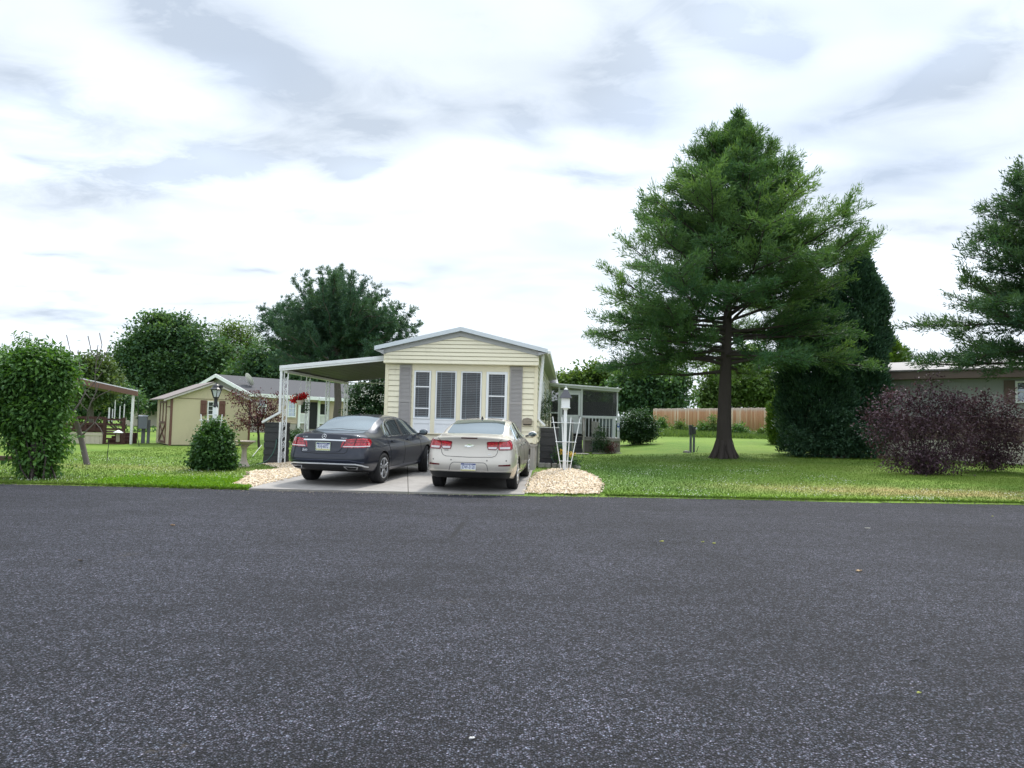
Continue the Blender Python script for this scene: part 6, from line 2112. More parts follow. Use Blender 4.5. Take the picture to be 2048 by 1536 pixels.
# ---- the big bald cypress
def cypress(name, label, base, H, prof, nbr, leafm, trunk_r, first=.24, dens=1.0, az=None, strand=.2, top_dx=0.0):
    t = thing(name, label, "tree", base)
    hs = np.array([p[0] for p in prof]); RL = np.array([p[1] for p in prof]); RR = np.array([p[2] for p in prof])
    lines = []
    zs_ = [-.1, .12, .35, .7, 1.3, 2.6, H * .35, H * .55, H * .75, H * .93]
    rr_ = [trunk_r * 1.75, trunk_r * 1.5, trunk_r * 1.25, trunk_r * 1.1, trunk_r, trunk_r * .9, trunk_r * .72, trunk_r * .48, trunk_r * .26, trunk_r * .07]
    tx = lambda z: top_dx * (z / H) ** 2
    lines.append(([(tx(z) + rng.normal(0, .012), rng.normal(0, .012), z) for z in zs_], rr_))
    Ps, Ds, Vs = [], [], []
    for b in range(nbr):
        h = first + (1 - first) * ((b + rng.uniform(0, .9)) / nbr) ** .92 * .97
        phi = b * 2.39996 + rng.normal(0, .25) if az is None else rng.uniform(*az)
        if az is None and h < .43 and math.sin(phi) < -.35 and rng.uniform() < .72: continue
        if .4 < h < .85 and rng.uniform() < .12: continue
        z0 = h * H
        cs = math.cos(phi)
        tl = math.tan(rad(4 + 46 * max(0, (h - .28)) / .72 + rng.normal(0, 5)))
        R = .5
        drp = max(0, .47 - h) * 1.0
        prf = lambda z: np.interp(min(.995, z / H), hs, RR) * (1 + cs) / 2 + np.interp(min(.995, z / H), hs, RL) * (1 - cs) / 2
        R = .3
        R = .05
        while R < 7 and R < prf(z0 + R * (tl - drp + .1) + .30 * min(1, R)) + .02: R += .05
        R = max(.12, R - .08) * rng.uniform(.72, 1.02)
        if rng.uniform() < .10: R *= .65
        dirh = np.array([cs, math.sin(phi), 0]); side = np.array([-dirh[1], dirh[0], 0])
        K = 8; br = []
        wob = rng.normal(0, .05, 2)
        for i in range(K + 1):
            q = i / K
            p = np.array([tx(z0), 0, z0]) + dirh * R * q + side * R * (wob[0] * math.sin(q * 3) + rng.normal(0, .012)) + np.array([0, 0, R * (tl * q - drp * q * q + .10 * q ** 3) + R * wob[1] * math.sin(q * 4)])
            br.append(p)
        r0 = trunk_r * (.26 * (1 - h) + .05)
        lines.append(([tuple(p) for p in br], [r0 * (1 - .85 * i / K) + .006 for i in range(K + 1)]))
        br = np.array(br)
        btone = rng.normal(0, .16)
        q = (.27 if h < .42 else .20) + .1 * rng.uniform()
        while q < 1.0:
            i = min(K - 1, int(q * K)); f = q * K - i
            p0 = br[i] * (1 - f) + br[i + 1] * f; d0 = br[i + 1] - br[i]; d0 /= np.linalg.norm(d0)
            for sg in (-1, 1):
                L = (.21 + .24 * (1 - q)) * R * rng.uniform(.5, 1.2) + min(.22, R * .3)
                if rng.uniform() < .10: continue
                a = rng.uniform(.5, 1.15)
                ds = d0 * math.cos(a) + side * sg * math.sin(a) + np.array([0, 0, rng.uniform(-.18, .55)])
                ds /= np.linalg.norm(ds)
                m_ = max(2, int(L / .13))
                tt = (np.arange(m_) + .6) / m_
                sp = p0 + ds * (L * tt)[:, None] + np.array([0, 0, -.10 * L])* (tt ** 2)[:, None]
                if L > .6 and rng.uniform() < .6: lines.append(([tuple(p0), tuple(sp[m_ // 2]), tuple(sp[-1])], [.018, .011, .004]))
                k = int((11 + 5 * rng.uniform()) * dens)
                P = np.repeat(sp, k, 0) + rng.normal(0, .075, (m_ * k, 3))
                D = norm(ds * .8 + unit(m_ * k) * .80 + np.array([0, 0, .22]))
                Ps.append(P); Ds.append(D); Vs.append(np.full(m_ * k, .45 + btone + rng.normal(0, .12)) + rng.normal(0, .12, m_ * k))
            q += .080 + .05 * rng.uniform()
        k = int(60 * dens)
        Ps.append(br[-1] + rng.normal(0, .10, (k, 3))); Ds.append(norm(d0 * .9 + unit(k) * .8)); Vs.append(.5 + btone + rng.normal(0, .12, k))
    P = np.concatenate(Ps); D = np.concatenate(Ds); V = np.concatenate(Vs); n = len(P)
    leaf_mesh("crown", P, D, strand * rng.uniform(.6, 1.3, n), .030 * rng.uniform(.7, 1.3, n), V, leafm, t)
    # root flare
    for k in range(9):
        a = 2 * math.pi * k / 9 + rng.uniform(-.2, .2); r = trunk_r
        lines.append(([(math.cos(a) * r * .75, math.sin(a) * r * .75, .75), (math.cos(a) * r * 1.2, math.sin(a) * r * 1.2, .32), (math.cos(a) * r * 1.75, math.sin(a) * r * 1.75, .05), (math.cos(a) * r * 2.3, math.sin(a) * r * 2.3, -.1)], [r * .35, r * .42, r * .36, r * .15]))
    tr = tubes("trunk", lines, M_BARK, t, 10)
    for v in tr.data.vertices:
        if v.co.z < 5: v.co.x += rng.normal(0, .011); v.co.y += rng.normal(0, .011)
    return t


big = on_ground(1448, 917)
K_ = big.y / FPX
H_ = (917 - 236) * K_
prof = []
for (v, l, r) in ((790, 285, 250), (760, 305, 265), (717, 308, 268), (689, 302, 262), (642, 290, 256), (595, 284, 258), (548, 268, 262), (501, 232, 258), (440, 242, 255), (389, 194, 225), (351, 155, 160), (314, 132, 112), (290, 116, 90), (267, 92, 74), (252, 66, 60), (243, 46, 48), (236, 0, 0)):
    prof.append(((917 - v) / (917 - 236), l * K_, r * K_))
prof = [(0, prof[0][1] * .8, prof[0][2] * .8), (.18, prof[0][1] * .9, prof[0][2] * .9)] + prof
cypress("bald_cypress", "tall feathery bald cypress with flared trunk standing on the open lawn", big, H_, prof, 186, L_CYP, .255, .25, 1.30, top_dx=.45)
b2c = foot(2165, 21.5)
K2 = 21.5 / FPX
v0 = 905.0
prof2 = [((v0 - v) / 700, (l - 8) * K2, (300 if v > 430 else l + 30) * K2) for v, l in ((760, 250), (740, 300), (690, 322), (640, 310), (600, 275), (560, 285), (530, 312), (490, 262), (440, 262), (400, 170), (335, 190), (300, 184), (270, 138), (245, 120), (225, 85), (205, 0))]
cypress("bald_cypress", "dark feathery bald cypress reaching in at the picture edge above the grey home roof", b2c, 700 * K2, [(0, 3.5, 4)] + prof2, 150, L_CYP2, .25, .31, 1.4, strand=.18)


# ---- white pine behind the carport
def pine(name, label, base, lines_px, Y, leafm):
    t = thing(name, label, "tree", base); o = np.array(base)
    lines = [limb((0, 0, -.1), np.array(at(672, 560, Y)) - o, .26, .05, wob=.01, k=8)]
    Ps, Ds, Vs = [], [], []
    for (u0, v0, u1, v1, dy, w) in lines_px:
        a = np.array(at(u0, v0, Y)) - o; b = np.array(at(u1, v1, Y + dy)) - o
        pts, rs = limb(a, b, .07, .012, sag=.10, k=6, wob=.05); lines.append((pts, rs)); br = np.array(pts); L = np.linalg.norm(b - a)
        tone = rng.normal(0, .15)
        for q in np.arange(.12, 1.02, .32 / max(L, .5)):
            i = min(5, int(q * 6)); f = q * 6 - i; p0 = br[i] * (1 - f) + br[i + 1] * f; d0 = (br[i + 1] - br[i]) / np.linalg.norm(br[i + 1] - br[i])
            for _ in range(4 if q < .95 else 6):
                ds = norm((d0 * .55 + unit(1)[0] * .75 + np.array([0, 0, .50]))[None])[0]
                Lb = w * (1.15 - .75 * q) * rng.uniform(.5, 1.1)
                m_ = max(2, int(Lb / .14)); tt = np.linspace(.25, 1, m_)
                sp = p0 + ds * (Lb * tt)[:, None]
                k = 15
                P = np.repeat(sp, k, 0) + rng.normal(0, .03, (m_ * k, 3)); D = norm(ds * .75 + unit(m_ * k) * .85 + np.array([0, 0, .15]))
                Ps.append(P); Ds.append(D); Vs.append(.45 + tone + rng.normal(0, .1) + rng.normal(0, .12, m_ * k))
    P = np.concatenate(Ps); n = len(P)
    leaf_mesh("crown", P, np.concatenate(Ds), .20 * rng.uniform(.7, 1.25, n), .032 * rng.uniform(.7, 1.3, n), np.concatenate(Vs), leafm, t)
    tubes("trunk", lines, M_BARK2, t, 7)
    return t


pl = []
for k in range(58):
    a = rng.uniform(0, math.pi * 2)
    # silhouettes: broad flat-topped fan, wider low on both sides
    v0_ = rng.uniform(590, 770)
    sgn = math.cos(a); reach = (150 if sgn > 0 else 165)
    u1 = 672 + sgn * reach * rng.uniform(.75, 1.0)
    rise = 18 + 150 * (1 - abs(sgn)) * rng.uniform(.4, 1)
    v1 = max(552 + 105 * abs(sgn) ** 1.7, v0_ - rise * rng.uniform(.6, 1.3))
    pl.append((674, v0_, u1, v1, math.sin(a) * 3.2, rng.uniform(.75, 1.25)))
for (u1, v1) in ((585, 560), (612, 556), (640, 550), (655, 545), (680, 542), (705, 547), (732, 556), (755, 572), (520, 618), (545, 640), (515, 660), (800, 618), (822, 628), (834, 655), (826, 668), (790, 610), (770, 590), (575, 600), (560, 620)):
    pl.append((674, min(740, v1 + 95), u1, v1, rng.uniform(-1, 1), 1.0))
pb = foot(677, 42.0)
pine("white_pine", "broad blue-green white pine fanning out behind the carport", pb, pl, 42.0, L_PINE)

# ---- broadleaf trees and shrubs along the back
leafy("maple_tree", "big dense green maple behind the shed and beige house", "tree", 76, [(300, 690, 55, 48), (345, 665, 50, 35), (270, 720, 48, 45), (390, 690, 45, 40), (330, 740, 70, 50), (400, 735, 55, 45), (255, 755, 35, 40), (440, 705, 30, 30), (310, 640, 28, 16), (365, 642, 22, 14), (290, 780, 80, 40), (380, 780, 70, 35)], L_MAP, 1300, .33, .24, base_px=None, trunk_r=.35, per=36, spread=.50)
leafy("willow_tree", "pale green airy tree between the maple and the pine", "tree", 82, [(455, 665, 30, 24), (485, 660, 28, 22), (470, 700, 45, 35), (505, 690, 22, 28), (440, 720, 40, 40), (510, 740, 40, 40), (470, 760, 60, 35)], L_LITE, 520, .32, .15, trunk_r=.3, per=26, spread=.50)
leafy("dark_tree", "dark green tree low behind the beige house roof, left of the pine", "tree", 72, [(540, 720, 50, 40), (500, 750, 40, 35), (580, 745, 55, 45), (620, 770, 60, 40)], L_MAP, 520, .33, .24, trunk_r=.3, per=32, spread=.48)
leafy("olive_tree", "olive green loose tree above the brown patio cover", "tree", 48, [(190, 735, 38, 30), (165, 750, 40, 35), (215, 760, 30, 28), (180, 785, 55, 30)], L_OLIVE, 330, .24, .14, trunk_r=.16, per=26, spread=.32)
leafy("yard_bush", "dark bushes behind the patio deck under the maple", "bush", 52, [(230, 800, 50, 35), (170, 810, 60, 30), (265, 872, 20, 12), (300, 872, 16, 12)], L_MAP, 330, .24, .16, trunk_r=.06, per=28, spread=.30, stems=2)
leafy("backdrop_tree", "leafy green tree behind the porch, left of the cypress crown", "tree", 74, [(1150, 765, 40, 25), (1185, 748, 30, 22), (1120, 768, 16, 18), (1215, 770, 40, 35), (1180, 790, 60, 30), (1205, 740, 16, 12)], L_LITE, 330, .36, .26, trunk_r=.3, per=30, spread=.45)
leafy("backdrop_tree", "dark rounded tree behind the hedge bush, above the fence's open end", "tree", 68, [(1300, 765, 75, 40), (1340, 770, 40, 45), (1260, 790, 50, 35), (1310, 805, 70, 30), (1290, 735, 50, 25)], L_MAP, 560, .36, .26, trunk_r=.3, per=34, spread=.42)
leafy("backdrop_tree", "green spreading tree behind the fence and the big trunk", "tree", 72, [(1430, 770, 32, 45), (1470, 745, 45, 40), (1510, 770, 50, 45), (1545, 790, 40, 40), (1450, 800, 50, 25), (1420, 800, 22, 25), (1500, 720, 40, 30)], L_LITE, 600, .34, .24, trunk_r=.3, per=34, spread=.42)
leafy("round_bush", "large rounded dark green bush between the porch and the fence", "bush", 37.5, [(1272, 848, 36, 30), (1255, 860, 26, 24), (1293, 858, 22, 26), (1275, 868, 34, 18)], L_HEDGE, 520, .10, .065, base_px=(1272, 887), trunk_r=.04, per=30, spread=.13, shell=.35, stems=3)
leafy("flowering_shrub", "dark leaved shrub dotted with white blossom between carport and home", "bush", 30, [(740, 800, 42, 36), (765, 770, 24, 40), (720, 825, 30, 25), (768, 830, 22, 30)], L_HEDGE, 420, .12, .07, base_px=(742, 872), trunk_r=.03, per=30, spread=.16, shell=.45, stems=3)
sh = bpy.data.objects["flowering_shrub"]
B = px_blobs(29.7, [(742, 800, 42, 36), (765, 775, 22, 40), (715, 830, 25, 22)])
P, D, V = crown_pts(B, 130, .2, 5, .06)
leaf_mesh("blossom", P - np.array(sh.location), D, .06, .055, V, L_WHT, sh)

# ---- arborvitae
def arbor(name, label, u, Y, v_top, v_bot, hw_px, leafm, n, shape=1.0, L=.16, group=None):
    b = foot(u, Y); k = Y / FPX
    gyv = (848.4 + (u - 1024) * .0244) + (EYE - b.z) / k
    H = (gyv - v_top) * k; Rm = hw_px * k
    t = thing(name, label, "evergreen", b, group=group)
    h = rng.uniform(0.01, 1, n) ** .85
    rr = Rm * np.minimum(1, np.minimum((1 - h) * 2.6 * shape + .10, .80 + h * 1.2)) * (1 + .13 * np.sin(h * 40 + rng.uniform(0, 6)) * 0)
    phi = rng.uniform(0, 2 * np.pi, n)
    lump = 1 + .12 * np.sin(phi * 5 + h * 17) + .10 * np.sin(phi * 3 - h * 29)
    r = rr * lump * rng.uniform(0, 1, n) ** .22
    c = np.stack([r * np.cos(phi), r * np.sin(phi), h * H], 1)
    per = 9; i = np.repeat(np.arange(n), per)
    out = np.stack([np.cos(phi), np.sin(phi), np.zeros(n)], 1)
    P = c[i] + rng.normal(0, .07, (n * per, 3)); D = norm(out[i] * .6 + unit(n * per) * .5 + np.array([0, 0, .75]))
    V = .4 + rng.normal(0, .2, n)[i] + rng.normal(0, .12, n * per)
    leaf_mesh("crown", P, D, L * rng.uniform(.6, 1.3, n * per), L * .35, V, leafm, t)
    tubes("trunk", [limb((0, 0, -.1), (0, 0, H * .9), .14, .02, wob=.005)], M_BARK2, t)
    return t


arbor("arborvitae", "tallest near-black arborvitae with a narrow top above the purple bush", 1714, 30.6, 496, 915, 54, L_ARB, 9000, 1.5)
arbor("arborvitae", "broad near-black arborvitae in the cypress shade, beside the small bright one", 1632, 30.2, 555, 915, 70, L_ARB, 10000, 1.5)
leafy("dark_bush", "dense dark bush at the foot of the tall arborvitae", "bush", 28.9, [(1690, 880, 50, 38), (1650, 890, 40, 28), (1725, 885, 36, 36), (1670, 845, 40, 30), (1600, 885, 30, 32)], L_ARB, 620, .12, .05, base_px=(1680, 917), trunk_r=.04, per=30, spread=.13, shell=.4, stems=2)
arbor("arborvitae", "small bright green arborvitae at the fence's right end", 1566, 38.0, 782, 890, 25, L_ARBL, 2600)
arbor("arborvitae", "sunlit yellow-green arborvitae rising behind the grey home roof", 1738, 41.0, 632, 880, 72, L_ARBL, 5200, 1.0, .2)

# ---- purple shrubs in front of the grey home
leafy("purple_shrub", "wide purple leaved shrub reaching almost to the lawn edge", "bush", 22.4, [(1850, 905, 55, 42), (1820, 850, 55, 45), (1880, 840, 50, 50), (1790, 880, 40, 45), (1770, 830, 30, 45), (1868, 778, 12, 26), (1800, 792, 16, 22), (1775, 790, 10, 18), (1905, 800, 16, 22), (1838, 772, 9, 18), (1840, 930, 50, 26), (1910, 870, 40, 45), (1800, 920, 40, 26), (1890, 925, 45, 26), (1930, 900, 30, 30), (1895, 808, 40, 28), (1755, 850, 22, 40), (1825, 800, 34, 24)], L_PURP, 700, .090, .046, base_px=(1855, 950), trunk_r=.016, per=20, spread=.17, stems=2, shell=.6, bark=M_BARK)
leafy("purple_shrub", "smaller purple leaved shrub nearer the grey home window", "bush", 24.0, [(1985, 880, 45, 45), (1960, 840, 40, 42), (2005, 835, 32, 36), (1945, 812, 40, 24), (1990, 910, 40, 26), (2030, 870, 24, 40), (2012, 800, 14, 22), (1968, 796, 10, 20), (1945, 890, 40, 36), (1960, 915, 36, 20), (2015, 910, 26, 24), (1925, 830, 30, 30)], L_PURP, 500, .090, .046, base_px=(1990, 936), trunk_r=.015, per=20, spread=.17, stems=2, shell=.6, bark=M_BARK)

# ---- left foreground: vine mass on a post, bare tree, ivy mound, red maple
vb = on_ground(82, 961)
leafy("vine_mass", "tall leafy vine mass swallowing a wooden post at the road edge", "vine", 16.1, [(70, 755, 60, 42), (25, 775, 50, 45), (108, 750, 36, 40), (60, 830, 52, 52), (100, 815, 28, 42), (78, 905, 32, 40), (5, 815, 30, 34), (108, 722, 26, 22), (70, 712, 36, 18), (-25, 790, 50, 60), (80, 938, 26, 22), (52, 875, 26, 28), (95, 880, 26, 36), (30, 730, 40, 20)], L_VINE, 2000, .105, .056, base=vb, trunk_r=.02, per=26, spread=.14, shell=.45, droop=.6, stems=1, bark=M_BARK)
v_ = bpy.data.objects["vine_mass"]
s = MB(); s.box(-.22, -.10, -.07, .06, -.1, .8); s.build("post", M_BARK, v_, bevel=.01)
sm = thing("sumac_sapling", "thin sapling with feathery leaflets rising behind the vine mass", "sapling", foot(40, 17.5))
so_ = np.array(sm.location); lines = []; P_, D_ = [], []
for pts in ([(40, 800), (48, 720), (52, 690), (40, 668)], [(48, 720), (20, 700), (2, 692)], [(52, 700), (75, 680), (92, 676)], [(48, 730), (85, 700), (108, 682)], [(50, 710), (60, 680), (58, 664)], [(46, 740), (10, 715), (-8, 700)], [(44, 690), (30, 680), (26, 664)]):
    w = [np.array(at(u, v, 17.5 + rng.uniform(-.3, .3))) - so_ for u, v in pts]
    lines.append(([tuple(q) for q in w], [.012] + [.008] * (len(w) - 2) + [.003]))
    for a, b in zip(w[:-1], w[1:]):
        d = b - a; n = max(3, int(np.linalg.norm(d) / .045))
        for i in range(n):
            p = a + d * (i + .5) / n
            for sg in (-1, 1):
                P_.append(p); D_.append(d / np.linalg.norm(d) * .4 + np.array([sg * .7 * (-d[2]) / np.linalg.norm(d), rng.normal(0, .4), sg * .7 * d[0] / np.linalg.norm(d) - .25]))
lines.append(([(0, 0, -.1), tuple(np.array(at(40, 800, 17.5)) - so_)], [.02, .012]))
P_, D_ = np.array(P_), np.array(D_)
leaf_mesh("leaflets", P_, D_, .12, .040, rng.uniform(.3, .9, len(P_)), L_VINE, sm)
tubes("stem", lines, M_TWIG, sm)

bt = on_ground(176, 931); Yb = bt.y
bare = thing("bare_tree", "small leaning bare tree with forked grey branches on the lawn", "tree", bt)
o = np.array(bt); lines = []
limbs = [([(176, 935), (170, 910), (163, 880), (156, 855), (150, 835)], 5.2, 4.0), ([(152, 838), (135, 835), (118, 835)], 3.2, 2.4), ([(136, 834), (131, 812), (137, 800), (150, 780)], 1.6, .5), ([(150, 835), (148, 822), (160, 805), (170, 785), (168, 765)], 2.2, .6),
         ([(158, 857), (175, 840), (176, 822), (182, 805), (192, 785), (198, 768)], 1.9, .5), ([(165, 870), (180, 855), (190, 845), (202, 825)], 1.7, .4), ([(170, 785), (185, 770), (205, 745)], .7, .2), ([(182, 805), (200, 790), (222, 780)], .7, .2),
         ([(168, 768), (160, 740), (156, 700)], .5, .15), ([(192, 785), (190, 750), (196, 690)], .6, .15), ([(190, 750), (205, 720), (218, 695)], .4, .12), ([(196, 720), (182, 700), (176, 672)], .35, .12), ([(156, 720), (140, 700), (133, 670)], .35, .12), ([(196, 720), (204, 690), (199, 666)], .35, .12),
         ([(190, 845), (200, 856), (206, 868)], .6, .2), ([(176, 822), (165, 812), (158, 800)], .5, .2), ([(137, 800), (128, 790), (124, 778)], .5, .2), ([(170, 785), (178, 795), (188, 798)], .4, .15)]
for pts, r0, r1 in limbs:
    w = [np.array(at(u, v, Yb + (0 if i == 0 else rng.normal(0, .10)))) - o for i, (u, v) in enumerate(pts)]
    k = Yb / FPX; n = len(w)
    lines.append(([tuple(q) for q in w], [(r0 + (r1 - r0) * i / (n - 1)) * k * 1.15 for i in range(n)]))
tubes("trunk", [(a, [max(q, .011) for q in b]) for a, b in lines], M_TWIG, bare, 7)

mound = leafy("ivy_mound", "dense haystack shaped ivy mound growing up the black lantern post", "ivy", b2.y, [(428, 905, 38, 38), (428, 880, 32, 34), (428, 857, 19, 20), (408, 922, 22, 22), (449, 922, 22, 22), (428, 927, 40, 16)], L_IVY, 760, .085, .055, base=Vector((b2.x, b2.y, b2.z)), trunk_r=.018, per=24, spread=.09, shell=.30, droop=.5, stems=1, crown="foliage")

rm = leafy("red_maple", "small red leaved Japanese maple behind the birdbath and barrel", "tree", 31.5, [(485, 800, 24, 16), (470, 790, 14, 10), (500, 830, 26, 22), (530, 815, 30, 18), (480, 845, 16, 22), (545, 800, 20, 14), (515, 850, 30, 16), (508, 790, 14, 14), (548, 835, 20, 22)], L_RED, 150, .11, .05, base_px=(518, 896), trunk_r=.06, per=18, spread=.13, shell=.4, bark=M_BARK)

# ---- plants near the porch and barrels
leafy("tall_weed", "slender dark green plant growing beside the downspout above the pale-lidded barrel", "plant", 22.9, [(1092, 815, 10, 26), (1096, 795, 7, 14), (1088, 832, 12, 12)], L_HEDGE, 60, .09, .018, base=hl(4.5, 2.2, 0), trunk_r=.012, per=16, spread=.06, stems=1, flat=False)
leafy("foundation_shrub", "feathery green shrub in the bed before the porch railing", "bush", 31.0, [(1203, 880, 14, 18), (1200, 862, 8, 12), (1212, 893, 14, 12), (1192, 890, 10, 14)], L_HEDGE, 110, .09, .03, base_px=(1203, 904), trunk_r=.015, per=18, spread=.10, stems=2)
leafy("foundation_shrub", "low reddish green shrub at the porch corner", "bush", 31.0, [(1223, 894, 12, 10), (1215, 898, 10, 8)], L_RED, 50, .08, .03, base_px=(1222, 905), trunk_r=.012, per=14, spread=.08, stems=2)
leafy("bed_flowers", "leafy yellow-flowered plant behind the trellis and lamp post", "plant", 21.6, [(1125, 912, 8, 22), (1140, 920, 10, 18), (1116, 905, 5, 20), (1148, 925, 10, 10)], L_HEDGE, 70, .11, .026, base_px=(1132, 936), trunk_r=.008, per=14, spread=.07, stems=2, flat=False)
B = px_blobs(21.4, [(1141, 912, 5, 9), (1122, 905, 4, 6)]); P, D, V = crown_pts(B, 9, .5, 6, .03)
bf = bpy.data.objects["bed_flowers"]
leaf_mesh("flowers", P - np.array(bf.location), D, .06, .05, V, leaf_mat("yellow_petals", (.55, .30, .05), (.70, .52, .12), .2), bf)
hbp = np.array(hb.location)
B = px_blobs(22.3, [(598, 796, 12, 7), (590, 799, 7, 6), (607, 793, 7, 7)])
P, D, V = crown_pts(B, 42, .5, 14, .035); leaf_mesh("flowers", P - hbp, D, .06, .05, V, L_REDF, hb)
B = px_blobs(22.3, [(597, 795, 13, 7), (612, 815, 5, 14), (607, 808, 6, 6)]); P, D, V = crown_pts(B, 26, .6, 12, .04); leaf_mesh("leaves", P - hbp, D, .06, .03, V, L_HEDGE, hb)
leafy("patio_shrub", "clipped dark green shrub seen between the carport post and the dark car", "bush", 33, [(583, 872, 9, 8), (592, 880, 8, 10)], L_HEDGE, 60, .09, .06, base_px=(585, 888), trunk_r=.02, per=20, spread=.09, stems=1)
leafy("patio_shrub", "white-flowered dark shrub just behind the dark car's boot", "bush", 31, [(596, 868, 8, 12), (600, 885, 10, 12)], L_HEDGE, 50, .09, .04, base_px=(598, 893), trunk_r=.02, per=16, spread=.09, stems=1)
weeds = [(1325, 52, 9, 22, "young fir-like shoot, tallest growth at the open end of the fence"), (1362, 50, 22, 14, "leafy green clump between the fir-like shoot and the meter posts"), (1408, 49, 20, 16, "leafy clump against the fence just left of the big trunk"), (1428, 48.5, 14, 24, "tall loose weed touching the left edge of the big trunk"), (1478, 47, 26, 18, "wide bright clump right of the big trunk"), (1530, 46, 18, 12, "low reddish-tipped clump near the fence's right end")]
for k, (u, Y, hw, hh, lab) in enumerate(weeds):
    g_ = foot(u, Y); vb_ = 848.4 + (u - 1024) * .0244 + (EYE - g_.z) * FPX / Y
    leafy("fence_weed", lab + " by the fence", "plant", Y, [(u, vb_ - hh * .5, hw * .9, hh * .5), (u + hw * .3, vb_ - hh * .3, hw * .9, hh * .35), (u - 2, vb_ - hh * 1.05, hw * .35, hh * .55)], L_LITE if k % 2 else L_VINE, 80, .17, .06, base=g_, trunk_r=.015, per=22, spread=.16, stems=2)
leafy("fence_weed", "dark green rounded clump at the foot of the fence beside the meter posts", "plant", 47, [(1413, 883, 12, 9), (1330, 884, 12, 9), (1352, 886, 9, 6)], L_HEDGE, 70, .13, .06, base=foot(1413, 47), trunk_r=.012, per=20, spread=.12, stems=1)


# ------------------------------------------------------------------ grass, ground cover, clover, litter
def lawn_points(n, y0, y1, x0, x1, bias=1.6):
    y = y0 + (y1 - y0) * rng.uniform(0, 1, n) ** bias
    x = rng.uniform(x0, x1, n)
    k = (y > road_y(x) - .015)
    for p in GRAV_POLYS: k &= ~in_poly(x, y, p)
    dr = [(e0.x, 14.6), (.33, 14.6), (.75, 20.7), (br.x, br.y), (bl.x, bl.y), (-5.5, 20.5)]
    k &= ~in_poly(x, y, dr)
    return x[k], y[k]


def blades(name, x, y, h, w, m, label, lean=.5):
    n = len(x); z = gz(x, y) + .012
    D = norm(np.stack([rng.normal(0, lean, n), rng.normal(0, lean, n), np.ones(n)], 1))
    N = np.stack([rng.normal(size=n), rng.normal(size=n), np.zeros(n)], 1)
    o = leaf_mesh(name, np.stack([x, y, z], 1), D, h * rng.uniform(.5, 1.4, n), w, rng.uniform(0, 1, n), m, None, N)
    tag(o, label, 'grass', kind='stuff')
    return o


x, y = lawn_points(150000, 14.9, 30, -14, 17, 1.9)
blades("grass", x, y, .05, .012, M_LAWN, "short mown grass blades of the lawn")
x = rng.uniform(4, 24, 30000); y = rng.uniform(43.5, 52, 30000); k = y < 49.2 - (x - 13.6) * .9
blades("grass", x[k], y[k], .26, .05, L_LITE, "unmown taller grass strip along the foot of the board fence", .35)
xe = rng.uniform(-14, 16, 26000); ye = road_y(xe) + np.abs(rng.normal(0, .07, len(xe))) - .02
k = ~((xe > -5.2) & (xe < 1.95)); xe, ye = xe[k], ye[k]
blades("grass", xe, ye, .06, .012, M_LAWN, "ragged taller grass fringe along the asphalt edge", .8)
x, y = lawn_points(60000, 14.95, 17.2, -8.6, -4.2, 1.0)
k = rng.uniform(size=len(x)) < np.exp(-((x + 6.2) / 1.5) ** 2 - ((y - 15.6) / .75) ** 2) * 1.2
n = k.sum(); P = np.stack([x[k], y[k], gz(x[k], y[k]) + rng.uniform(.01, .07, n)], 1)
o = leaf_mesh("ground_cover", P, unit(n) + np.array([0, 0, .5]), .045, .03, rng.uniform(0, 1, n), L_YEL)
tag(o, "bright lime ground cover between the ivy mound and the road", "ground cover", kind='stuff')
xs1, ys1 = lawn_points(3400, 15.3, 24, 1.5, 9, 1.3); xs2, ys2 = lawn_points(3000, 15.3, 23, -13, -6, 1.2); xs3, ys3 = lawn_points(1400, 15.6, 18, 8, 15, 1.2)
x = np.concatenate([xs1, xs2, xs3]); y = np.concatenate([ys1, ys2, ys3])
cl = np.sin(x * 1.9 + 1) * np.sin(y * 1.4 - x * .5) + rng.normal(0, .45, len(x)) > .25
x, y = x[cl], y[cl]; n = len(x)
o = leaf_mesh("clover_flowers", np.stack([x, y, gz(x, y) + .05], 1), unit(n) + np.array([0, 0, 1.2]), .020, .019, rng.uniform(0, .8, n), L_WHT)
tag(o, "scattered white clover flower heads in the lawn", "clover", kind='stuff')

litter = [(1323, 1084, .07, (.30, .30, .07), "yellow-green leaf scrap on the asphalt, left of a pair"), (1405, 1085, .06, (.24, .27, .06), "yellow-green leaf scrap on the asphalt, first of a pair"), (1428, 1088, .06, (.26, .28, .06), "yellow-green leaf scrap on the asphalt, second of a pair"), (1735, 1057, .09, (.60, .58, .50), "pale dry leaf lying flat far out on the asphalt"), (1718, 1143, .10, (.34, .24, .14), "brown dry leaf lying on the asphalt"), (1838, 1388, .035, (.40, .42, .12), "tiny yellow leaf near the viewer on the asphalt"), (345, 1051, .09, (.30, .20, .12), "brown leaf on the asphalt before the lawn"), (160, 1122, .07, (.05, .04, .03), "small dark leaf on the far side of the asphalt"), (210, 966, .22, (.62, .58, .50), "pale paper scrap at the grass edge"), (944, 1479, .03, (.7, .68, .66), "small white pebble on the asphalt near the viewer"), (1985, 1033, .05, (.40, .42, .10), "yellow leaf fleck at the far asphalt margin")]
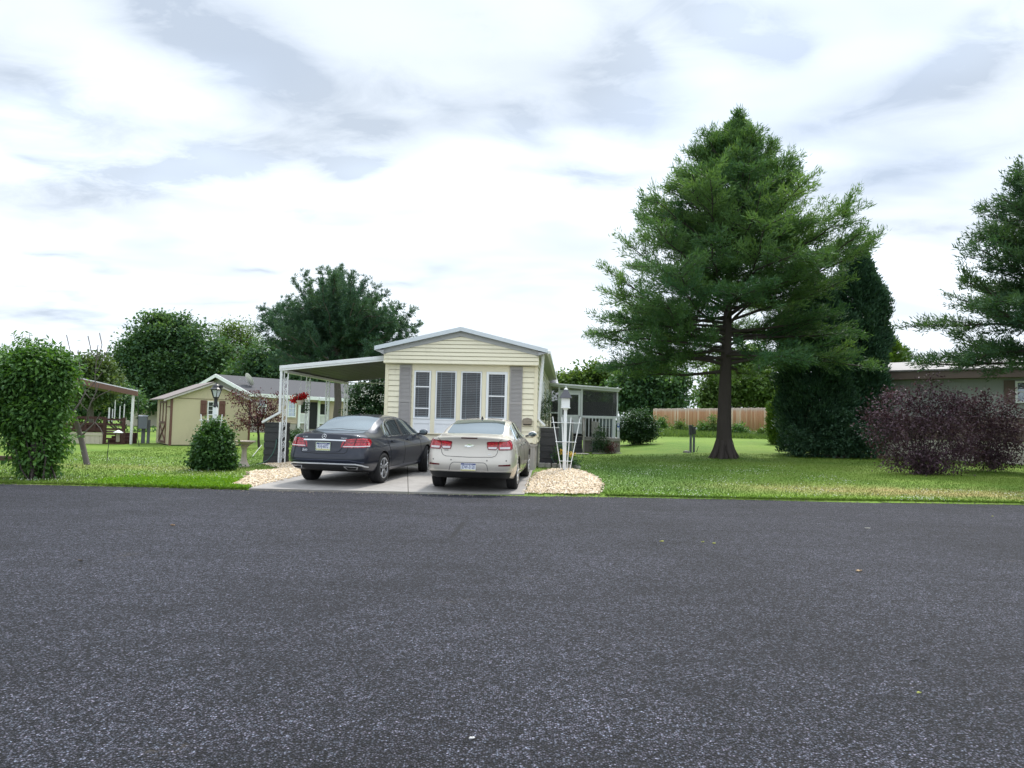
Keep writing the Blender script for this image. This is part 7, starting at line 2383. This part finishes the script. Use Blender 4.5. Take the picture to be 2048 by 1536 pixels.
for (u, v, s_, c_, lab) in litter:
    p = on_ground(u, v); p.z += .004; s_ *= .6
    mb = MB(); n = 9
    ring = [(math.cos(a) * s_ * (.55 + .3 * random.random()), math.sin(a) * s_ * .32 * (.7 + .5 * random.random()), .004 + random.uniform(0, .25) * s_) for a in np.linspace(0, 2 * math.pi, n, endpoint=False)]
    mb.add([(0, 0, .002)] + ring + [(0, 0, 0)] + [(a, b, 0.001) for a, b, _ in ring], [(0, 1 + i, 1 + (i + 1) % n) for i in range(n)] + [(n + 1, n + 2 + (i + 1) % n, n + 2 + i) for i in range(n)] + [(1 + i, n + 2 + i, n + 2 + (i + 1) % n, 1 + (i + 1) % n) for i in range(n)])
    nm = "white_pebble" if "pebble" in lab else "paper_scrap" if "paper" in lab else "fallen_leaf"
    o = mb.build(nm, mat("litter_%d" % u, c_, .8, var=.2, vscale=20)); o.location = p; o.rotation_euler = (0, 0, random.uniform(-.5, .5))
    tag(o, lab, "leaf" if nm == "fallen_leaf" else "pebble" if nm == "white_pebble" else "litter")
p = on_ground(1838, 1323); s = MB(); s.tube([(-.05, 0, .004), (0, .004, .007), (.045, -.004, .004)], .0025, 5); o = s.build("twig", M_DARK); o.location = p
tag(o, "short dark twig lying on the asphalt", "twig")
xk = rng.uniform(-13, 15, 900); yk = road_y(xk) + rng.normal(.0, .09, 900)
xk2 = rng.uniform(-6, 2.4, 260); yk2 = road_y(xk2) - np.abs(rng.normal(0, .25, 260))
xk = np.concatenate([xk, xk2]); yk = np.concatenate([yk, yk2])
o = pebbles("gravel", np.stack([xk, yk, np.maximum(gz(xk, yk), 0) + .006], 1), .011, mat("grit", (.22, .19, .16), .9, var=.4, vscale=30))
tag(o, "loose grit and strayed pebbles along the asphalt edge", 'gravel', kind='stuff')
# thin pale cable in the grass leading from the barrel hose
s = MB(); pts = [on_ground(*q) + Vector((0, 0, h)) for q, h in (((504, 915), .02), ((513, 907), .08), ((523, 899), .18))]
s.tube(pts, .012, 6); o = s.build("hose_end", mat("pale_hose", (.45, .46, .46), .5)); tag(o, "pale hose end rising from the grass beside the birdbath", "hose")
